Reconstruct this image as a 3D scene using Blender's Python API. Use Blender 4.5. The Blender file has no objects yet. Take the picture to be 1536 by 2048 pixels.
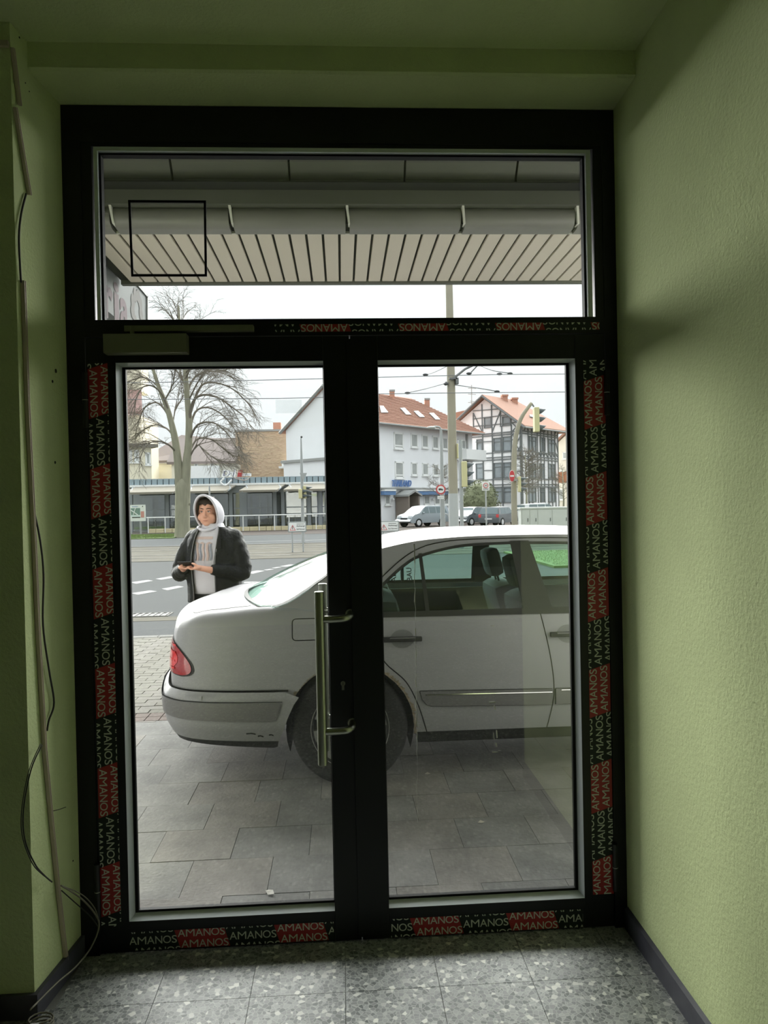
import bpy, bmesh, math, random
from mathutils import Vector, Matrix
from mathutils.geometry import tessellate_polygon
random.seed(7)
sc = bpy.context.scene
COL = sc.collection
# ------------------------------------------------------------------ camera
F_PX, YAW, PITCH, ROLL, CAM_H, CAM_D = 1480.0, 0.05684, 0.010174, 0.020847, 1.53986, 2.6
def _rot():
    cy, sy, cp, sp, cr, sr = math.cos(YAW), math.sin(YAW), math.cos(PITCH), math.sin(PITCH), math.cos(ROLL), math.sin(ROLL)
    a = Matrix(((cy, -sy, 0), (sy, cy, 0), (0, 0, 1)))
    b = Matrix(((1, 0, 0), (0, cp, -sp), (0, sp, cp)))
    c = Matrix(((cr, 0, -sr), (0, 1, 0), (sr, 0, cr)))
    return c @ b @ a
RM = _rot()
CAM = Vector((0, -CAM_D, CAM_H))
cam_data = bpy.data.cameras.new('camera'); cam = bpy.data.objects.new('camera', cam_data); COL.objects.link(cam)
cam_data.sensor_fit = 'HORIZONTAL'; cam_data.sensor_width = 36.0; cam_data.lens = 36.0 * F_PX / 1536.0
cam_data.clip_start = 0.05; cam_data.clip_end = 600
_m = Matrix((RM[0], RM[2], -RM[1])).transposed().to_4x4(); _m.translation = CAM
cam.matrix_world = _m
sc.camera = cam
# ------------------------------------------------------------------ sky: even overcast, brighter towards the zenith
SKY = 0.97
world = bpy.data.worlds.new('overcast'); sc.world = world; world.use_nodes = True
nt = world.node_tree; nt.nodes.clear()
wo = nt.nodes.new('ShaderNodeOutputWorld'); bg = nt.nodes.new('ShaderNodeBackground')
tc = nt.nodes.new('ShaderNodeTexCoord'); sp = nt.nodes.new('ShaderNodeSeparateXYZ')
mr = nt.nodes.new('ShaderNodeMapRange'); mr.inputs[1].default_value = 0.0; mr.inputs[2].default_value = 1.0
mr.inputs[3].default_value = 1.0; mr.inputs[4].default_value = 3.0
mu = nt.nodes.new('ShaderNodeMath'); mu.operation = 'MULTIPLY'; mu.inputs[1].default_value = SKY
bg.inputs[0].default_value = (0.93, 0.965, 1.0, 1)
nt.links.new(tc.outputs['Generated'], sp.inputs[0]); nt.links.new(sp.outputs[2], mr.inputs[0])
nt.links.new(mr.outputs[0], mu.inputs[0]); nt.links.new(mu.outputs[0], bg.inputs[1]); nt.links.new(bg.outputs[0], wo.inputs[0])
# very wide sun lamp, added under the overcast to brighten the shop interior
sun_data = bpy.data.lights.new('fill_sun', 'SUN'); sun_data.energy = 24.0; sun_data.angle = math.radians(100); sun_data.color = (1.0, 0.985, 0.96)
sun = bpy.data.objects.new('fill_sun', sun_data); COL.objects.link(sun); sun.rotation_euler = (math.radians(-79), 0, math.radians(0))
vs = sc.view_settings; sc.display_settings.display_device = 'sRGB'
vs.view_transform = 'Standard'; vs.look = 'None'; vs.gamma = 1.0; vs.exposure = 0.08; vs.use_curve_mapping = False
cy = sc.cycles; cy.max_bounces = 10; cy.diffuse_bounces = 5; cy.glossy_bounces = 4; cy.transmission_bounces = 6
cy.transparent_max_bounces = 24; cy.caustics_reflective = False; cy.caustics_refractive = False
cy.sample_clamp_indirect = 6.0; cy.use_denoising = True
try: cy.denoiser = 'OPENIMAGEDENOISE'
except Exception: pass
# ------------------------------------------------------------------ points of the place from the photograph's calibration
def ray(x, y): return RM.transposed() @ Vector(((x - 768) / F_PX, 1, (1024 - y) / F_PX))
def pY(x, y, Y): d = ray(x, y); return CAM + d * ((Y - CAM.y) / d.y)
def pZ(x, y, Z): d = ray(x, y); return CAM + d * ((Z - CAM.z) / d.z)
def pX(x, y, X): d = ray(x, y); return CAM + d * ((X - CAM.x) / d.x)
def pP(x, y, P, n): d = ray(x, y); return CAM + d * ((Vector(P) - CAM).dot(n) / d.dot(n))
# ------------------------------------------------------------------ materials
def lin(c):
    c = c / 255.0
    return c / 12.92 if c <= 0.04045 else ((c + 0.055) / 1.055) ** 2.4
KX = 1.25; KG = 6.0          # open-air surfaces: displayed value / KX = reflectance
def col(rgb, k=1.0): return tuple(min(0.9, lin(v) / k) for v in rgb) + (1,)
def mat(name, rgb, k=1.0, rough=0.6, metal=0.0, var=0.0, vscale=8.0, bump=0.0, bscale=60.0, spec=0.5, coat=0.0, stretch=None, bdist=0.01, rgb2=None, emis=0):
    m = bpy.data.materials.new(name); m.use_nodes = True; n = m.node_tree.nodes; l = m.node_tree.links
    p = n['Principled BSDF']; c = col(rgb, k)
    p.inputs['Base Color'].default_value = c; p.inputs['Roughness'].default_value = rough; p.inputs['Metallic'].default_value = metal
    p.inputs['Specular IOR Level'].default_value = spec
    if coat: p.inputs['Coat Weight'].default_value = coat; p.inputs['Coat Roughness'].default_value = 0.06
    if emis: p.inputs['Emission Color'].default_value = c; p.inputs['Emission Strength'].default_value = emis
    src = None
    if var or bump or rgb2:
        t = n.new('ShaderNodeTexCoord'); mp = n.new('ShaderNodeMapping'); l.new(t.outputs['Object'], mp.inputs[0])
        if stretch: mp.inputs['Scale'].default_value = stretch
        src = mp
    if var or rgb2:
        nz = n.new('ShaderNodeTexNoise'); nz.inputs['Scale'].default_value = vscale; nz.inputs['Detail'].default_value = 5
        l.new(src.outputs[0], nz.inputs[0])
        r = n.new('ShaderNodeValToRGB'); r.color_ramp.elements[0].position = 0.3; r.color_ramp.elements[1].position = 0.7
        c2 = col(rgb2, k) if rgb2 else None
        r.color_ramp.elements[0].color = tuple(v * (1 - var) for v in c[:3]) + (1,)
        r.color_ramp.elements[1].color = c2 if c2 else tuple(min(1, v * (1 + var)) for v in c[:3]) + (1,)
        l.new(nz.outputs[0], r.inputs[0]); l.new(r.outputs[0], p.inputs['Base Color'])
    if bump:
        nb = n.new('ShaderNodeTexNoise'); nb.inputs['Scale'].default_value = bscale; nb.inputs['Detail'].default_value = 4
        l.new(src.outputs[0], nb.inputs[0]); b = n.new('ShaderNodeBump'); b.inputs['Strength'].default_value = bump
        b.inputs['Distance'].default_value = bdist; l.new(nb.outputs[0], b.inputs['Height']); l.new(b.outputs[0], p.inputs['Normal'])
    return m
def glass(name, tint=(1, 1, 1), refl=0.06, rough=0.0, facing=0.35, dirt=0.0):
    m = bpy.data.materials.new(name); m.use_nodes = True; n = m.node_tree.nodes; l = m.node_tree.links; n.clear()
    o = n.new('ShaderNodeOutputMaterial'); mx = n.new('ShaderNodeMixShader'); tr = n.new('ShaderNodeBsdfTransparent'); gl = n.new('ShaderNodeBsdfGlossy')
    tr.inputs[0].default_value = tuple(tint) + (1,); gl.inputs['Roughness'].default_value = rough
    lw = n.new('ShaderNodeLayerWeight'); lw.inputs[0].default_value = 0.5
    pw = n.new('ShaderNodeMath'); pw.operation = 'POWER'; pw.inputs[1].default_value = 3.0
    ml = n.new('ShaderNodeMath'); ml.operation = 'MULTIPLY_ADD'; ml.inputs[1].default_value = facing; ml.inputs[2].default_value = refl
    l.new(lw.outputs['Facing'], pw.inputs[0]); l.new(pw.outputs[0], ml.inputs[0]); l.new(ml.outputs[0], mx.inputs[0])
    l.new(tr.outputs[0], mx.inputs[1]); l.new(gl.outputs[0], mx.inputs[2])
    last = mx
    if dirt:
        t = n.new('ShaderNodeTexCoord'); nz = n.new('ShaderNodeTexNoise'); nz.inputs['Scale'].default_value = 3; nz.inputs['Detail'].default_value = 8
        l.new(t.outputs['Object'], nz.inputs[0]); rr = n.new('ShaderNodeMapRange'); rr.inputs[1].default_value = 0.45; rr.inputs[2].default_value = 0.8
        rr.inputs[3].default_value = dirt * 0.3; rr.inputs[4].default_value = dirt; l.new(nz.outputs[0], rr.inputs[0])
        df = n.new('ShaderNodeBsdfDiffuse'); df.inputs[0].default_value = (0.7, 0.7, 0.7, 1); m2 = n.new('ShaderNodeMixShader')
        l.new(rr.outputs[0], m2.inputs[0]); l.new(mx.outputs[0], m2.inputs[1]); l.new(df.outputs[0], m2.inputs[2]); last = m2
    l.new(last.outputs[0], o.inputs[0]); return m
# ------------------------------------------------------------------ mesh builder
ORG = {}
def wloc(o):
    v = Vector((0, 0, 0))
    while o is not None: v += o.location; o = o.parent
    return v
class MB:
    def __init__(s): s.v = []; s.f = []
    def add(s, vs, fs):
        b = len(s.v); s.v += [tuple(v) for v in vs]; s.f += [tuple(i + b for i in f) for f in fs]; return s
    def box(s, a, b, M=None):
        x0, x1 = sorted((a[0], b[0])); y0, y1 = sorted((a[1], b[1])); z0, z1 = sorted((a[2], b[2]))
        vs = [Vector(p) for p in ((x0, y0, z0), (x1, y0, z0), (x1, y1, z0), (x0, y1, z0), (x0, y0, z1), (x1, y0, z1), (x1, y1, z1), (x0, y1, z1))]
        if M is not None: vs = [M @ v for v in vs]
        return s.add(vs, [(0, 3, 2, 1), (4, 5, 6, 7), (0, 1, 5, 4), (1, 2, 6, 5), (2, 3, 7, 6), (3, 0, 4, 7)])
    def bbox(s, a, b, r=0.01, M=None):      # box with chamfered edges
        x0, x1 = sorted((a[0], b[0])); y0, y1 = sorted((a[1], b[1])); z0, z1 = sorted((a[2], b[2]))
        r = min(r, (x1 - x0) / 2.01, (y1 - y0) / 2.01, (z1 - z0) / 2.01)
        bm = bmesh.new(); bmesh.ops.create_cube(bm, size=1)
        for v in bm.verts: v.co = Vector(((x0 + x1) / 2 + v.co.x * (x1 - x0), (y0 + y1) / 2 + v.co.y * (y1 - y0), (z0 + z1) / 2 + v.co.z * (z1 - z0)))
        bmesh.ops.bevel(bm, geom=bm.edges[:], offset=r, segments=2, affect='EDGES', profile=0.6)
        return s.bm(bm, M)
    def bm(s, bm, M=None):
        bm.verts.ensure_lookup_table(); bm.verts.index_update()
        vs = [(M @ v.co if M is not None else v.co.copy()) for v in bm.verts]
        fs = [tuple(v.index for v in f.verts) for f in bm.faces]; bm.free(); return s.add(vs, fs)
    def prism(s, pts, off):                 # pts: 3D outline, extruded by vector off
        off = Vector(off); pts = [Vector(p) for p in pts]; n = len(pts)
        tri = tessellate_polygon([pts]); vs = pts + [p + off for p in pts]
        fs = [tuple(t) for t in tri] + [tuple(i + n for i in reversed(t)) for t in tri]
        fs += [(i, (i + 1) % n, (i + 1) % n + n, i + n) for i in range(n)]
        return s.add(vs, fs)
    def tube(s, pts, r, n=8, cap=True):
        pts = [Vector(p) for p in pts]; R = r if isinstance(r, (list, tuple)) else [r] * len(pts)
        rings = []; up = None
        for i, p in enumerate(pts):
            d = (pts[min(i + 1, len(pts) - 1)] - pts[max(i - 1, 0)]).normalized()
            if up is None: up = Vector((0, 0, 1)) if abs(d.z) < 0.9 else Vector((1, 0, 0))
            a = d.cross(up).normalized(); b = a.cross(d).normalized(); up = b
            rings.append([p + (a * math.cos(2 * math.pi * k / n) + b * math.sin(2 * math.pi * k / n)) * R[i] for k in range(n)])
        return s.loft(rings, True, cap)
    def loft(s, rings, closed=True, cap=False):
        n = len(rings[0]); vs = [p for r in rings for p in r]; fs = []
        for i in range(len(rings) - 1):
            for k in range(n if closed else n - 1):
                k2 = (k + 1) % n; fs.append((i * n + k, i * n + k2, (i + 1) * n + k2, (i + 1) * n + k))
        if cap and closed:
            fs.append(tuple(range(n - 1, -1, -1))); fs.append(tuple((len(rings) - 1) * n + k for k in range(n)))
        return s.add(vs, fs)
    def lathe(s, prof, c=(0, 0, 0), axis='z', n=24):
        rings = []
        for r, h in prof:
            ring = []
            for k in range(n):
                a = 2 * math.pi * k / n; u, v = r * math.cos(a), r * math.sin(a)
                ring.append(Vector(c) + {'z': Vector((u, v, h)), 'y': Vector((u, h, v)), 'x': Vector((h, u, v))}[axis])
            rings.append(ring)
        return s.loft(rings, True, False)
    def ell(s, c, r, M=None, nu=16, nv=10):
        vs, fs = [], []
        for j in range(nv + 1):
            t = math.pi * j / nv
            for i in range(nu):
                a = 2 * math.pi * i / nu
                p = Vector((r[0] * math.sin(t) * math.cos(a), r[1] * math.sin(t) * math.sin(a), r[2] * math.cos(t)))
                if M is not None: p = M.to_3x3() @ p
                vs.append(Vector(c) + p)
        for j in range(nv):
            for i in range(nu): fs.append((j * nu + i, (j + 1) * nu + i, (j + 1) * nu + (i + 1) % nu, j * nu + (i + 1) % nu))
        return s.add(vs, fs)
    def build(s, name, m, parent=None, smooth=False, local=False, merge=False, normals=None, **kw):
        me = bpy.data.meshes.new(name)
        o = bpy.data.objects.new(name, me); COL.objects.link(o)
        if parent is not None: o.parent = parent
        off = Vector((0, 0, 0)) if (local or parent is None) else wloc(parent)
        me.from_pydata([Vector(v) - off for v in s.v], [], s.f)
        bm = bmesh.new(); bm.from_mesh(me)
        if merge: bmesh.ops.remove_doubles(bm, verts=bm.verts, dist=1e-5)
        if normals is None: bmesh.ops.recalc_face_normals(bm, faces=bm.faces)
        bm.to_mesh(me); bm.free()
        if m: me.materials.append(m)
        if smooth:
            for p in me.polygons: p.use_smooth = True
            if smooth is not True: me.set_sharp_from_angle(angle=math.radians(smooth))
        me.update()
        for k, v in kw.items(): o[k] = v
        return o
def tag(o, label=None, category=None, group=None, kind=None):
    if label: o['label'] = label
    if category: o['category'] = category
    if group: o['group'] = group
    if kind: o['kind'] = kind
    return o
def empty(name, loc, label=None, category=None, group=None, kind=None, rz=0):
    o = bpy.data.objects.new(name, None); COL.objects.link(o); o.location = loc; o.rotation_euler = (0, 0, rz); o.empty_display_size = 0.1
    return tag(o, label, category, group, kind)
def copy_tree(o, parent=None):
    c = o.copy(); COL.objects.link(c)
    if parent is not None: c.parent = parent
    for ch in [x for x in bpy.data.objects if x.parent == o]: copy_tree(ch, c)
    return c
_TXT = {}
def text_mesh(txt, bold=0.0):              # flat text outlines as (verts, faces), height of capitals = 1, origin bottom left
    key = (txt, bold)
    if key in _TXT: return _TXT[key]
    cu = bpy.data.curves.new('t', 'FONT'); cu.body = txt; cu.size = 1; cu.offset = bold; cu.resolution_u = 4
    o = bpy.data.objects.new('t', cu); COL.objects.link(o); bpy.context.view_layer.update()
    me = bpy.data.meshes.new_from_object(o.evaluated_get(bpy.context.evaluated_depsgraph_get()))
    vs = [v.co.copy() for v in me.vertices]; fs = [tuple(p.vertices) for p in me.polygons]
    bpy.data.objects.remove(o); bpy.data.curves.remove(cu); bpy.data.meshes.remove(me)
    x0 = min(v.x for v in vs); x1 = max(v.x for v in vs); y0 = min(v.y for v in vs); y1 = max(v.y for v in vs)
    _TXT[key] = ([((v.x - x0), (v.y - y0)) for v in vs], fs, x1 - x0, y1 - y0); return _TXT[key]
def put_text(mb, txt, O, U, V, w, h, bold=0.0, slant=0.0, thick=None):   # O lower left corner, U right, V up
    vs, fs, tw, th = text_mesh(txt, bold); O, U, V = Vector(O), Vector(U), Vector(V)
    P = [O + U * ((x / tw) * w + slant * y / th * h) + V * (y / th * h) for x, y in vs]
    if thick is None: mb.add(P, fs)
    else:
        n = len(P); T = Vector(thick); mb.add(P + [p + T for p in P], list(fs) + [tuple(i + n for i in reversed(f)) for f in fs])
        from collections import Counter
        c = Counter(); od = {}
        for f in fs:
            for a, b in zip(f, f[1:] + f[:1]): c[frozenset((a, b))] += 1; od[frozenset((a, b))] = (a, b)
        b0 = len(mb.v) - 2 * n
        for k, q in c.items():
            if q == 1: a, b = od[k]; mb.f.append((a + b0, b + b0, b + n + b0, a + n + b0))
    return mb
def catmull(pts, n=6):
    P = [Vector(p) for p in pts]; out = []
    for i in range(len(P) - 1):
        a, b, c, d = P[max(i - 1, 0)], P[i], P[i + 1], P[min(i + 2, len(P) - 1)]
        for k in range(n):
            t = k / n
            out.append(0.5 * ((2 * b) + (c - a) * t + (2 * a - 5 * b + 4 * c - d) * t * t + (3 * b - a - 3 * c + d) * t ** 3))
    out.append(P[-1]); return out
# ================================================================== the shop interior
FZ = 0.0
M_green = mat('green_stucco', (206, 217, 164), rough=0.9, var=0.05, vscale=3, bump=0.55, bscale=95, bdist=0.006, spec=0.2)
M_skirt = mat('dark_slate_skirting', (70, 70, 80), rough=0.45, var=0.25, vscale=14)
def terrazzo(name, scale=70.0):
    m = bpy.data.materials.new(name); m.use_nodes = True; n = m.node_tree.nodes; l = m.node_tree.links; p = n['Principled BSDF']
    t = n.new('ShaderNodeTexCoord'); v = n.new('ShaderNodeTexVoronoi'); v.inputs['Scale'].default_value = scale
    ve = n.new('ShaderNodeTexVoronoi'); ve.feature = 'DISTANCE_TO_EDGE'; ve.inputs['Scale'].default_value = scale
    geo = n.new('ShaderNodeNewGeometry')
    l.new(geo.outputs['Position'], v.inputs[0]); l.new(geo.outputs['Position'], ve.inputs[0])
    sx = n.new('ShaderNodeSeparateXYZ'); l.new(v.outputs['Color'], sx.inputs[0])
    r = n.new('ShaderNodeValToRGB'); e = r.color_ramp.elements
    e[0].position = 0.0; e[0].color = (0.11, 0.12, 0.12, 1); e[1].position = 0.90; e[1].color = (0.34, 0.35, 0.35, 1)
    q = e.new(0.985); q.color = (0.75, 0.75, 0.70, 1); r.color_ramp.interpolation = 'LINEAR'
    l.new(sx.outputs[0], r.inputs[0])
    lt = n.new('ShaderNodeMath'); lt.operation = 'LESS_THAN'; lt.inputs[1].default_value = 0.06; l.new(ve.outputs['Distance'], lt.inputs[0])
    mx = n.new('ShaderNodeMixRGB'); mx.inputs[2].default_value = (0.55, 0.56, 0.54, 1)
    fm = n.new('ShaderNodeMath'); fm.operation = 'MULTIPLY'; fm.inputs[1].default_value = 0.5; l.new(lt.outputs[0], fm.inputs[0])
    l.new(fm.outputs[0], mx.inputs[0]); l.new(r.outputs[0], mx.inputs[1])
    nz = n.new('ShaderNodeTexNoise'); nz.inputs['Scale'].default_value = 2.5; nz.inputs['Detail'].default_value = 6; l.new(geo.outputs['Position'], nz.inputs[0])
    rr = n.new('ShaderNodeMapRange'); rr.inputs[1].default_value = 0.3; rr.inputs[2].default_value = 0.7; rr.inputs[3].default_value = 0.75; rr.inputs[4].default_value = 1.15; l.new(nz.outputs[0], rr.inputs[0])
    m3 = n.new('ShaderNodeMixRGB'); m3.blend_type = 'MULTIPLY'; m3.inputs[0].default_value = 1; l.new(mx.outputs[0], m3.inputs[1]); l.new(rr.outputs[0], m3.inputs[2])
    l.new(m3.outputs[0], p.inputs['Base Color']); p.inputs['Roughness'].default_value = 0.5; return m
M_terr = terrazzo('terrazzo')
M_grout = mat('tile_grout', (142, 143, 138), rough=0.8)
W0, W1, HT = -0.9296, 0.9952, 2.9263
YL = -0.30                                    # where the short left reveal ends
# floor slab with single tiles near the door
fl = MB().box((-4.2, -7, -0.25), (3.6, 0.10, -0.004)).build('floor', M_grout, kind='structure')
tagd = MB()
t0 = None
for i in range(-5, 6):
    for j in range(0, 5):
        x0 = -0.02 + i * 0.3; y1 = 0.03 - j * 0.3 + (0 if j else 0.0)
        xa, xb = max(x0, -4), x0 + 0.2982
        if xa > 0.99 or xb < -1.25: continue
        xb = min(xb, 0.99)
        yb_ = y1 - 0.2982
        if yb_ < YL - 0.01 or xa > W0 - 0.02 or xb <= W0 + 0.31:
            xa2 = max(xa, W0 + 0.004) if yb_ > YL else xa
            if xb - xa2 < 0.03: continue
            MB().box((xa2, yb_, -0.012), (xb, y1, 0.0)).build('tile', M_terr, fl)
MB().box((-4.2, -7, -0.012), (3.6, -1.47, -0.0005)).build('tile_field', M_terr, fl, kind='stuff')
MB().box((-4.2, -1.47, -0.012), (-1.53, YL - 0.02, -0.0005)).build('tile_field', M_terr, fl, kind='stuff')
# right wall: runs from the door towards the room, then turns away
MB().box((W1, -1.42, 0), (W1 + 0.25, 0.35, 3.09)).build('wall_right', M_green, kind='structure')
MB().box((W1 + 0.25, -1.42, 0), (3.6, -1.22, 3.09)).build('wall_right_return', M_green, kind='structure')
MB().box((3.6, -7, 0), (3.8, -1.2, 3.09)).build('wall_far_right', M_green, kind='structure')
# left: short reveal and the wall facing the room
XL = W0 - 0.025
wl = MB()
wl.prism([(W0, 0.35, 0), (W0, 0.0, 0), (XL - 0.012, YL, 0), (-1.4, YL, 0), (-1.4, 0.35, 0)], (0, 0, 3.09))
wl.build('wall_left', M_green, kind='structure')
MB().box((-4.4, YL, 0), (-1.4, 0.09, 3.09)).build('wall_front', M_green, kind='structure')
MB().box((-4.4, -7, 0), (-4.2, YL, 3.09)).build('wall_far_left', M_green, kind='structure')
MB().box((-4.4, -7.2, 0), (3.8, -7, 3.09)).build('wall_back', M_green, kind='structure')
# ceiling and lowered lintel box over the door
CZ = 3.015
MB().box((-4.4, -7.2, CZ), (3.8, 0.35, CZ + 0.25)).build('ceiling', M_green, kind='structure')
lt_ = MB(); x0, x1 = -1.03, W1
prof = [(-0.205, CZ), (-0.205, 2.936), (-0.195, 2.930), (0.0, HT + 0.002), (0.35, HT + 0.002), (0.35, CZ)]
lt_.prism([(XL - 0.005, y, z) for y, z in prof], (x1 - XL + 0.005, 0, 0))
lt_.build('wall_lintel', M_green, kind='structure')
# skirting
b1 = MB().prism([(W1, -1.42, 0), (W1 - 0.013, -1.42, 0), (W1 - 0.013, -1.42, 0.072), (W1, -1.42, 0.078)], (0, 1.41, 0)).build('baseboard_right', M_skirt, kind='structure')
b2 = MB().prism([(XL - 0.012, YL, 0), (W0, 0, 0), (W0 + 0.013, 0, 0), (XL + 0.001, YL - 0.013, 0), (-1.9, YL - 0.013, 0), (-1.9, YL, 0)], (0, 0, 0.075)).build('baseboard_left', M_skirt, kind='structure')
M_crack = mat('dark_scuff', (48, 50, 34), rough=0.9)
# drill holes and scuffs on the left reveal
for (px, py, w, h) in ((100, 763, 5, 5), (105, 925, 5, 8), (105, 742, 7, 3), (42, 75, 3, 3), (55, 166, 2, 3), (61, 183, 2, 4), (137, 1722, 3, 6)):
    p = pX(px, py, -0.95 if px > 50 else -0.955)
    yy = max(min(p.y, -0.03), YL + 0.02); xx = W0 + (yy / YL) * (XL - 0.012 - W0) + 0.0005
    MB().lathe([(0.0001, 0.0012), (w * 0.0009, 0.0010), (w * 0.0011, -0.001)], (xx, yy, p.z), 'x', 7).build('drill_hole', M_crack, bpy.data.objects['wall_left'])
# window beside the entrance (daylight of the shop window)
M_blk = mat('anthracite_aluminium', (17, 20, 20), rough=0.42, spec=0.35)
M_glass = glass('clear_pane', (0.97, 0.985, 0.97), 0.085, facing=0.5, dirt=0.03)
# ================================================================== the entrance: frame, transom light, two leaves
FY0, FY1 = -0.004, 0.075                      # depth of the frame
tf = MB()
tf.box((W0, FY0, 0.0), (W0 + 0.062, FY1, HT)).box((W1 - 0.045, FY0, 0.0), (W1, FY1, HT))
tf.box((W0 + 0.062, FY0, HT - 0.125), (W1 - 0.045, FY1, HT)).box((W0 + 0.062, FY0, 2.135), (W1 - 0.045, FY1, 2.19))
fr = tf.build('trim_1', M_blk, kind='structure'); fr['label'] = 'black aluminium outer frame and transom bar of the shop entrance'
M_alu = mat('aluminium_bead', (205, 210, 214), rough=0.4, metal=0.15)
M_gask = mat('black_gasket', (9, 10, 10), rough=0.6, spec=0.2)
M_tg = M_glass
# transom light
win = empty('window_1', ((W0 + W1) / 2, 0.03, 2.19), 'transom light above the double door', None, kind='structure')
X0, X1, Z0, Z1 = W0 + 0.062, W1 - 0.045, 2.19, HT - 0.125
def frame_ring(x0, x1, z0, z1, l, r, b, t, y0, y1):
    return MB().box((x0, y0, z0), (x0 + l, y1, z1)).box((x1 - r, y0, z0), (x1, y1, z1)).box((x0 + l, y0, z0), (x1 - r, y1, z0 + b)).box((x0 + l, y0, z1 - t), (x1 - r, y1, z1))
frame_ring(X0, X1, Z0, Z1, 0.036, 0.032, 0.004, 0.012, 0.0, 0.07).build('sash', M_blk, win)
bead = MB().box((-0.825, 0.002, 2.194), (-0.812, 0.028, 2.788)).box((0.893, 0.002, 2.194), (0.910, 0.028, 2.788)).box((-0.812, 0.002, 2.774), (0.893, 0.028, 2.788))
bead.build('glazing_bead', M_alu, win)
frame_ring(-0.812, 0.893, 2.194, 2.774, 0.007, 0.007, 0.001, 0.007, 0.018, 0.046).build('gasket', M_gask, win)
MB().box((-0.812, 0.034, 2.192), (0.893, 0.040, 2.774)).build('pane', M_tg, win)
# leaves
def leaf(name, xa, xb, sl, sr, zb, zt, label):
    root = empty(name, ((xa + xb) / 2, 0.03, 0.006), label, None, kind='structure')
    gx0, gx1, gz0, gz1 = xa + sl, xb - sr, zb, zt
    fm = MB()
    for (a, b) in (((xa, 0.006), (gx0, 2.132)), ((gx1, 0.006), (xb, 2.132)), ((gx0, 0.006), (gx1, gz0)), ((gx0, gz1), (gx1, 2.132))):
        fm.bbox((a[0], -0.002, a[1]), (b[0], 0.068, b[1]), 0.002)
    fm.build('leaf_frame', M_blk, root)
    return root, gx0, gx1, gz0, gz1
LA, LB, LC = W0 + 0.0635, 0.0395, W1 - 0.0465
dl, a, b, c, d = leaf('door_1', LA, LB - 0.002, 0.100, 0.092, 0.112, 2.046, 'left door leaf with pull handle')
bd = MB().prism([(a, -0.0005, c), (a + 0.013, 0.029, c), (a + 0.013, 0.030, c), (a, 0.030, c)], (0, 0, d - c)).prism([(a, -0.0005, c), (a, 0.031, c + 0.014), (a, 0.033, c + 0.014), (a, 0.030, c)], (b - a, 0, 0)).prism([(a, -0.0005, d), (a, 0.029, d - 0.010), (a, 0.030, d - 0.010), (a, 0.030, d)], (b - a, 0, 0))
bd.build('glazing_bead', M_alu, dl); frame_ring(a + 0.013, b, c + 0.014, d - 0.010, 0.011, 0.003, 0.008, 0.006, 0.030, 0.046).build('gasket', M_gask, dl)
MB().box((a + 0.005, 0.034, c + 0.005), (b, 0.040, d - 0.005)).build('pane', M_glass, dl)
dr, a2, b2_, c2, d2 = leaf('door_2', LB + 0.002, LC, 0.095, 0.108, 0.112, 2.046, 'right door leaf without handle')
bd = MB().prism([(b2_, -0.0005, c2), (b2_ - 0.013, 0.029, c2), (b2_ - 0.013, 0.030, c2), (b2_, 0.030, c2)], (0, 0, d2 - c2)).prism([(a2, -0.0005, c2), (a2, 0.031, c2 + 0.014), (a2, 0.033, c2 + 0.014), (a2, 0.030, c2)], (b2_ - a2, 0, 0)).prism([(a2, -0.0005, d2), (a2, 0.029, d2 - 0.010), (a2, 0.030, d2 - 0.010), (a2, 0.030, d2)], (b2_ - a2, 0, 0))
bd.build('glazing_bead', M_alu, dr); frame_ring(a2, b2_ - 0.013, c2 + 0.014, d2 - 0.010, 0.003, 0.011, 0.008, 0.006, 0.030, 0.046).build('gasket', M_gask, dr)
MB().box((a2, 0.034, c2 + 0.005), (b2_ - 0.005, 0.040, d2 - 0.005)).build('pane', M_glass, dr)
MB().box((LB - 0.012, -0.010, 0.02), (LB + 0.010, -0.001, 2.12)).build('astragal_strip', M_blk, dl)
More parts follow.
